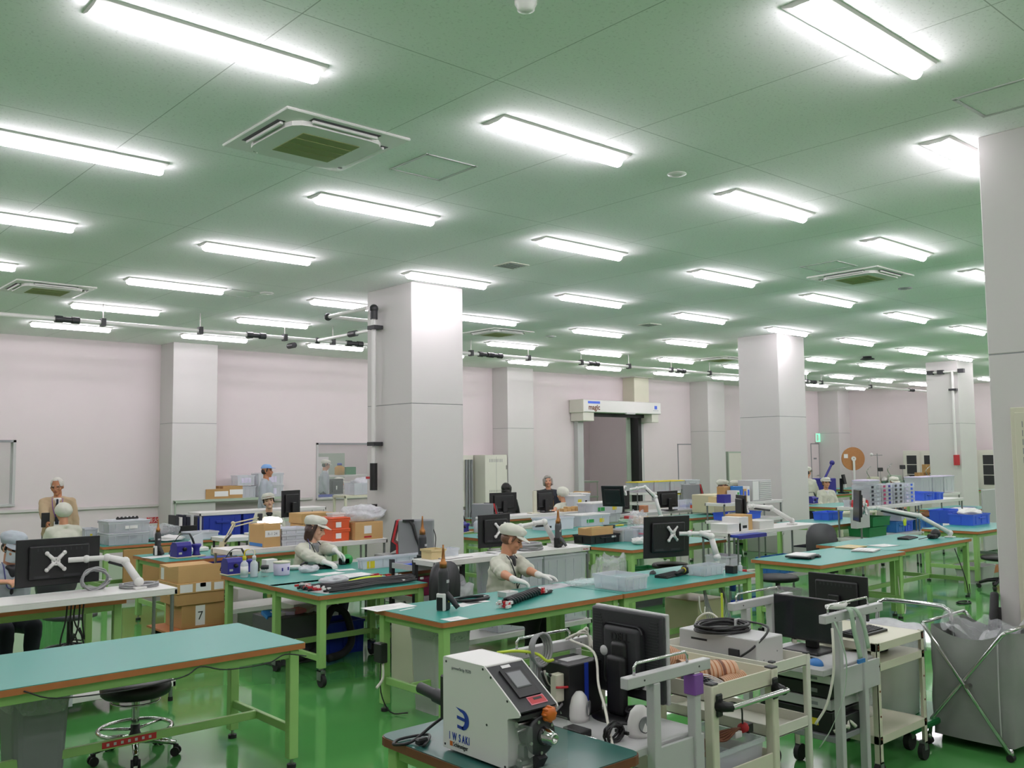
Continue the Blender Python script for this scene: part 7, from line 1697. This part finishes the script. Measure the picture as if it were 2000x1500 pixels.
fb = tub('bright blue open bin at the right of the drawer rack', 15.55, 7.14, 1.022, .42, .34, .14, 'bluelight', ribs=3, handle=True); tub('smaller blue bin beside the bright blue one', 16.05, 7.14, 1.022, .26, .3, .12, 'bluelight', ribs=2)
t = thing('tape_roll', 'green tape roll at the right end of the drawer rack', 'tape', (16.45, 7.3, 1.02)); q = MB('green2'); q.lathe([(.07, 0), (.07, .10), (.04, .10), (.04, 0)], n=20); q.done('roll', t)
for k in range(2): tub('green shelf bin on the lower shelf, %s' % ('lower of two', 'upper of two')[k], 13.5+.12*k, 7.05, .555+.15*k, .55, .34, .14, 'greenbin', ribs=0, group='green shelf bins')
tub('white plastic box hanging at the left of the drawer rack', 13.0, 6.98, .72, .4, .1, .28, 'lightgrey', ribs=0)
for k, (x_, w_, m_) in enumerate(((14.55, .3, 'bluemid'), (14.87, .26, 'bluelight'), (15.25, .22, 'bluemid'), (15.9, .35, 'bluemid'))): tub('blue bin on the lower shelf of the drawer rack, %s from the left' % ORD[k], x_, 7.14, .555, w_, .3, .17, m_, ribs=2, handle=True, st=[('f', .5, .4, .06, .05, 'paper')] if k == 2 else (), group='blue bins on the lower shelf')
tub('clear box on the blue bins of the lower shelf', 14.7, 7.12, .73, .55, .3, .12, 'clear', ribs=0); bag('brown paper bundle in the last blue bin', 16.05, 7.3, .72, .25, .2, .1, 'skintan', 51)
tub('bright blue bin on the far bench behind the drawer rack', 14.0, 8.0, H, .45, .28, .13, 'bluelight', ribs=2)
# ================================================================ right benches
x, y = at(1530, 1090, H)
t = thing('tray', 'dark flat tray with white papers on the corner of the empty right bench', 'tray', (8.92, 5.42, H), .2); q = MB('charcoal'); q.box(-.17, .17, -.13, .13, .012, .032, .008); q.box(-.12, -.02, -.14, -.10, 0, .02); q.box(.08, .15, -.15, -.1, 0, .02); q.done('body', t); q = MB('paper'); q.box(-.16, .14, -.10, .12, .032, .042); q.done('papers', t)
x, y = at(1670, 1070, H); paper('manila folder of papers on the empty right bench', x+.0, y+.05, H, .36, .24, .1, 'manila', None, 4, 'folder', 'folder'); x, y = at(1690, 1077, H); paper('thick stack of white papers before the manila folder', x+.05, y+.02, H, .34, .24, .25, n=5); x, y = at(1725, 1066, H); paper('loose white papers right of the manila folder', x, y, H, .3, .22, -.2, n=2)
x, y = at(1770, 1052, H); keyboard('black keyboard on the right bench under the monitor arm', x, y-.02, H, .15, .38, .14)
x, y = at(1823, 1052, H); t = thing('scanner', 'black hand scanner with cable on the right bench', 'scanner', (x, y, H)); q = MB('black'); q.box(-.08, .05, -.05, .05, 0, .06, .015); q.sph((.07, 0, .06), (.07, .06, .06), 12, 8); q.done('body', t); q = MB('cableblack'); q.tube([(-.08, 0, .03), (-.2, .02, .02), (-.3, .05, .01)], .005, 6, sub=3); q.done('cord', t)
arm('white arm at the far right end of the right bench', (12.25, 5.30, H), (11.95, 5.55, 1.02), (11.42, 5.85, 1.14), (11.28, 5.95, 1.13), post=.06, n=.75)
monitor('dark monitor on the arm over the right bench, seen from its side', 11.22, 6.02, .97, .30, .40, .75, .05, white=.05)
bag('small yellow tag hanging from the arm over the right bench', 11.75, 5.65, .90, .07, .03, .09, 'lime', 61)
for k, x_ in enumerate((10.18, 11.9)):
    q = MB('cablewhite' if k == 0 else 'cableblack'); q.tube([(x_, 5.0 if k == 0 else 5.1, .64), (x_-.02, 4.98, .3), (x_+.05, 4.97, .06), (x_+.15, 5.0, .10), (x_+.14, 5.0, .2)], .006, 6, sub=6); tag(q.done('hanging_cable'), ('white', 'black')[k]+' cable hanging by a leg of the right benches, '+('left', 'right'+' end')[k], 'cable')
coil('black cable lying on the floor under the far right bench', 11.75, 4.95, 0, .12, .006, 3, 'cableblack', .01, .5)
trash('grey waste bin with a clear liner left of the right benches', 8.72, 5.55, .34, .30, .42, True, 'lightgrey', 8)
chair('grey chair pushed behind the right benches', 10.75, 6.12, pi-.5, 'darkgrey', bk=-.08); chair('black stool chair without backrest under the right bench', 9.5, 6.1, 0, 'black', back=False); chair('black chair at the bench beside the near right column', 13.3, 5.1, .4, 'black', bk=-.1)
x, y = at(1925, 1025, H); tub('blue bin filled with white bags beside the near right column', x-.32, y+.05, H, .62, .36, .16, 'bluelight', ribs=3, handle=True, fill='paper'); tub('second blue bin behind the one with white bags', x-.1, y+.5, H, .5, .3, .2, 'bluelight', ribs=2); bag('white bag lying over the blue bin beside the column', x-.02, y+.22, H+.13, .5, .3, .1, 'white', 71)
trash('low grey tub under the bench beside the near right column', 13.7, 5.6, .5, .4, .25, False, 'lightgrey'); carton('brown box under the bench beside the near right column', 14.0, 5.5, .1, .4, .3, .1, 'edge', tape=None)
paper('papers and folders on the far bench left of the last column', 18.3, 7.7, H, .7, .35, .1, n=3); paper('blue folder on the far bench left of the last column', 18.8, 7.85, H, .5, .3, -.1, 'indigo', n=2)
t = thing('partition', 'grey free-standing partition board behind the blue bin', 'partition', (18.0, 6.95, 0)); q = MB('lightgrey'); q.box(-.55, .55, -.02, .02, .05, 1.15, .01); q.done('board', t); q = MB('zinc'); q.box(-.5, -.44, -.2, .2, 0, .05); q.box(.44, .5, -.2, .2, 0, .05); q.done('foot', t)
t = thing('socket_board', 'board of white sockets in two rows behind the blue bin', 'rack', (18.95, 6.55, 0)); q = MB('navy'); q.box(-.42, .42, -.02, .02, .75, 1.22); q.m('zinc').box(-.4, -.36, -.2, .2, 0, .8); q.box(.36, .4, -.2, .2, 0, .8); q.done('board', t)
for j in range(2):
    for k in range(6): q = MB('white'); q.box(-.38+.13*k, -.29+.13*k, -.03, -.02, .86+.2*j, .98+.2*j); q.box(-.355+.13*k, -.315+.13*k, -.03, -.02, .8+.2*j, .88+.2*j); q.done('socket', t)
# ================================================================ far right end wall
for k, (a, b_, lab) in enumerate(((13.8, 15.0, 'left glass-door cabinet against the end wall, behind the last column'), (11.9, 13.1, 'right glass-door cabinet against the end wall, by the near column'))):
    t = thing('glass_cabinet', lab, 'cabinet', (31.45, (a+b_)/2, 0)); hw = (b_-a)/2
    q = MB('offwhite'); q.box(-.2, .3, -hw, hw, 0, 1.86, .006); q.done('body', t)
    for j in range(2):
        y0 = -hw+.06+j*hw; q = MB('offwhite'); q.box(-.22, -.2, y0-.02, y0+hw-.1, .1, 1.8, .003); d_ = q.done('door', t); q = MB('charcoal'); q.box(-.225, -.219, y0+.06, y0+hw-.2, .75, 1.7); q.m('offwhite'); q.box(-.228, -.222, y0+.06, y0+hw-.2, 1.05, 1.07); q.box(-.228, -.222, y0+.06, y0+hw-.2, 1.38, 1.40); q.done('glass_pane', d_)
t = thing('cable_reel', 'large brown cardboard reel disc on a white stand', 'reel', (26.0, 14.0, H)); q = MB('cork'); q.T = Matrix.Rotation(-.7, 4, 'Z'); q.cyl((0, -.02, .90), (0, .02, .90), .345, n=48); q.done('disc', t); q = MB('white'); q.T = Matrix.Rotation(-.7, 4, 'Z'); q.cyl((0, -.06, .9), (0, .06, .9), .07, n=20); q.box(-.03, .03, -.07, -.04, .0, .9); q.m('charcoal').cyl((0, -.065, .9), (0, -.06, .9), .02); q.done('stand', t); q = MB('paper'); q.T = Matrix.Rotation(-.7, 4, 'Z'); q.box(-.28, -.16, -.025, -.02, .92, 1.04); q.done('label_sticker', t)
bench('long far bench of winding machines before the end wall', 26.6-.9, 27.9, 11.0, 12.3)
def winder(lab, x, y, s=1, k=0, m_='palegreen'):
    t = thing('winding_machine', lab, 'machine', (x, y, H), -.7, 'winding machines'); t.scale = (s, s, s)
    q = MB(m_); q.box(-.3, .3, -.2, .2, 0, .28, .02, 2); q.box(-.2, .1, -.15, .15, .28, .42, .02, 2); q.done('body', t)
    q = MB('steel'); q.lathe([(.10, -.04), (.12, 0), (.10, .04)], (.22, -.22, .3), 18, axis='y'); q.lathe([(.07, -.04), (.08, 0), (.07, .04)], (-.1, -.22, .25), 18, axis='y'); q.done('pulley', t)
    q = MB('chrome'); q.tube([(-.2, -.1, .4), (-.3, -.12, .6), (-.15, -.1, .75)], .012, 6, sub=3); q.cyl((.2, 0, .28), (.2, 0, .6), .012); q.done('rod', t)
    q = MB('charcoal'); q.cbox((.2, 0, .65), (.14, .1, .12), .01); q.cyl((-.05, -.2, .1), (-.05, -.26, .1), .05); q.done('motor', t); return t
winder('winding machine with chrome parts left on the far bench', 25.9, 13.3, .9, 0, 'cream'); winder('pale green winding machine in the middle of the far bench', 26.3, 12.85, 1.0, 1); winder('pale green winding machine at the right of the far bench', 26.6, 11.9, .9, 2, 'palegreen'); winder('grey winding machine before the right glass cabinet', 27.3, 11.4, .9, 3, 'cream')
t = thing('tall_rod', 'thin upright rod with a cross arm beside the reel disc', 'stand', (26.4, 13.45, H)); q = MB('zinc'); q.cyl((0, 0, 0), (0, 0, 1.05), .012); q.cyl((-.15, .1, 1.0), (.12, -.1, 1.0), .01); q.done('rod', t); q = MB('white'); q.sph((-.15, .1, 1.02), .05, 8, 6); q.done('knob', t)
for k, (x_, y_, z_, w_, h_) in enumerate(((29.6, 13.55, .9, .42, .26), (29.6, 13.3, 1.16, .3, .26), (29.75, 13.0, .9, .4, .26))): carton('small brown carton against the end wall, %s' % ('lower left', 'upper', 'lower right')[k], x_, y_, z_, w_, .3, h_, 'card', group='cartons against the end wall')
rack('far shelf under the small brown cartons by the end wall', 29.3, 31.1, 12.6, 14.2, [.5, .9], 'offwhite', 'zinc', group='cluttered grey racks')
bench('far counter with a dark top before the left glass cabinet', 24.2, 25.4, 10.7, 11.6, h=1.05, mat='charcoal', edge='charcoal', stretch=False)
carton('cream panel of the dark-topped far counter', 24.25, 10.75, .05, 1.1, .8, .9, 'offwhite', tape=None, name='cabinet')
for k in range(3): tub('clear tall box behind the bright blue bin, %s from the left' % ORD[k], 19.3+.55*k, 8.9, .95, .5, .35, .34, 'clear', ribs=2, lid='lilac', fill='bluegrey', group='clear tall boxes')
rack('rack under the clear tall boxes on the far right', 19.2, 21.1, 8.85, 9.3, [.45, .94], 'white', 'zinc', group='cluttered grey racks')
t = thing('press', 'blue bench press with a long lever beside the second column', 'press', (22.6, 13.0, H)); q = MB('indigo'); q.box(-.3, .25, -.2, .2, .0, .42, .02); q.done('body', t); q = MB('indigo'); q.cyl((.0, 0, .4), (.30, -.05, .78), .03); q.sph((.33, -.05, .82), .07, 10, 6); q.done('lever', t)
bench('bench of the blue press behind the second column', 22.0, 23.8, 12.6, 13.5)
t = thing('microscope', 'dark bench microscope on the far bench right of the press', 'microscope', (23.2, 12.3+.5, H)); q = MB('black'); q.box(-.12, .12, -.1, .1, 0, .04); q.box(-.04, .04, .02, .08, .04, .4); q.cyl((0, -.05, .25), (0, .0, .5), .05); q.done('stand', t); q = MB('white'); q.cyl((0, -.06, .15), (0, -.05, .25), .03); q.done('lens_tube', t)
for k in range(2):
    t = thing('white_stool', 'white square stool frame beside the second column, %s' % ('left', 'right')[k], 'stool', (16.75+.55*k, 9.35-.2*k, 0), 0, 'white stools'); q = MB('cream'); q.box(-.22, .22, -.18, .18, .66, .70, .006); q.done('top', t)
    for a in (-.19, .19):
        for b_ in (-.15, .15): q = MB('cream'); q.box(a-.02, a+.02, b_-.02, b_+.02, 0, .66); q.done('leg', t)
x, y = at(1595, 985, H); solder('blue soldering station before the worker with the flat cap', x, y+.1, H, 0, 1.2)
tub('white clear box behind the worker turned to the right', 18.9, 11.6, 1.0, .5, .3, .2, 'clear', ribs=2)
# shelf things by the middle left: white table rack with clear bin, laptop, boxes
rack('white table against the back wall under the wall window', 10.2, 12.0, 16.7, 17.2, [.6, 1.05], 'cream', 'cream', group='cream tables', r_=.03)
tub('clear bin filled with bags on the white table under the wall window', 10.45, 16.75, 1.055, .85, .4, .24, 'clear', ribs=2, fill='bluegrey', st=[('f', .95, .3, .1, .06, 'black')]); bag('film bag bulging out of the clear bin under the wall window', 10.85, 16.95, 1.2, .6, .35, .2, 'filmdense', 81)
monitor('black laptop-like screen with a round badge left of the middle column', 8.15, 12.2, .93, .42, .28, -.2, logo=True, stand=.19); bench('bench behind the orange boxes, left of the middle column', 7.3, 9.1, 12.05-.05, 12.85)
monitor('black monitor on a stand behind the smiling woman', 6.55, 12.2, 1.0, .38, .38, .35, group='dark monitors', stand=.26); bench('bench of the monitor behind the smiling woman', 5.95, 7.25, 12.0, 12.9)
# rack behind the smiling woman
def frack(fn, lab, n, r_, ty, d, z=.9, **k):
    x, y, w, _, h = pxbox(z, n, None, r_, ty); return fn(lab, x, y, z, w, d, h, **k)
x, y, w, d, h = pxbox(.9, (530, 1072), 500, 563, 1029)
carton('brown carton with a white label and a blue stripe behind the smiling woman', x, 9.24, .9, w, .36, h, 'cardlight', st=[('f', .52, .62, .17, .07, 'paper', dict(txt='R-1 24', tm='grey')), ('l', .5, .10, .3, .035, 'bluemid'), ('l', .96, .5, .02, .2, 'palegreen')], lift=.02, tape=None)
x2 = x+w+.03
for k in range(3): tub('white stacked tray behind the smiling woman, %s from the bottom' % ORD[k], x2, 9.26, .9+.062*k, .34, .3, .058, 'frost', ribs=3, group='white stacked trays')
for k in range(2): tub('orange box with a white tag behind the smiling woman, %s' % ('lower', 'upper')[k], 5.52, 9.30, .9+.125*k, .22, .3, .12, 'orange', ribs=0, lid='orange', st=[('f', .35, .5, .07, .06, 'paper')], group='orange boxes'); 
carton('brown carton with a white and red label beside the orange boxes', 5.78, 9.24, .9, .38, .38, .19, 'cardlight', st=[('f', .45, .6, .1, .09, 'paper'), ('f', .45, .16, .1, .02, 'red')], lift=.012, tape=None)
bag('crumpled white film bags heaped on the carton beside the orange boxes', 6.0, 9.42, 1.10, .52, .32, .17, 'filmdense', 91)
tub('small white cups on the orange boxes', 5.55, 9.36, 1.165, .16, .12, .05, 'white', ribs=0)
# OKI carton and bits behind
x, y = 6.35, 11.3
rack('white rack holding the cartons with red print behind the smiling woman', 5.5, 7.3, 11.1, 11.5, [.4, .88], 'white', 'zinc')
for k in range(2): carton('brown carton with red print behind the smiling woman, %s of two' % ('lower', 'upper')[k], 6.15-.02*k, 11.12, .88+.095*k, .48, .35, .09+.045*k, 'cardlight', st=[('f', .62, .5, .16, .06, 'cardlight', dict(txt='OKI', tm='red')), ('f', .2, .3, .1, .04, 'paper')], tape=None, group='cartons with red print')
bag('white cloth heap on the rack behind the arm lamp', 5.75, 11.3, .885, .4, .25, .08, 'white', 93); tub('white low box on the bench behind the arm lamp', 5.2, 12.5, H, .4, .3, .1, 'frost', ribs=0); bag('pink and white papers heap on the bench near the blue containers', 4.95, 12.6, H, .4, .3, .07, 'paper', 95)
rack('white rack edge behind the arm lamp with black boxes under it', 5.05, 5.45, 11.1, 11.5, [.35, .86], 'white', 'charcoal')
# ================================================================ render settings
w = bpy.data.worlds.new('world'); SC.world = w; w.use_nodes = True
w.node_tree.nodes['Background'].inputs[0].default_value = (.6, .65, .7, 1); w.node_tree.nodes['Background'].inputs[1].default_value = .1
SC.view_settings.view_transform = 'Standard'; SC.view_settings.look = 'None'
SC.view_settings.gamma = 1; SC.view_settings.exposure = EXPO; SC.view_settings.use_curve_mapping = False
cy = SC.cycles
cy.use_denoising = True; cy.max_bounces = 8; cy.diffuse_bounces = 5; cy.glossy_bounces = 4; cy.transmission_bounces = 4; cy.transparent_max_bounces = 12
cy.sample_clamp_indirect = 6; cy.caustics_reflective = True; cy.blur_glossy = 1.0; cy.caustics_refractive = False
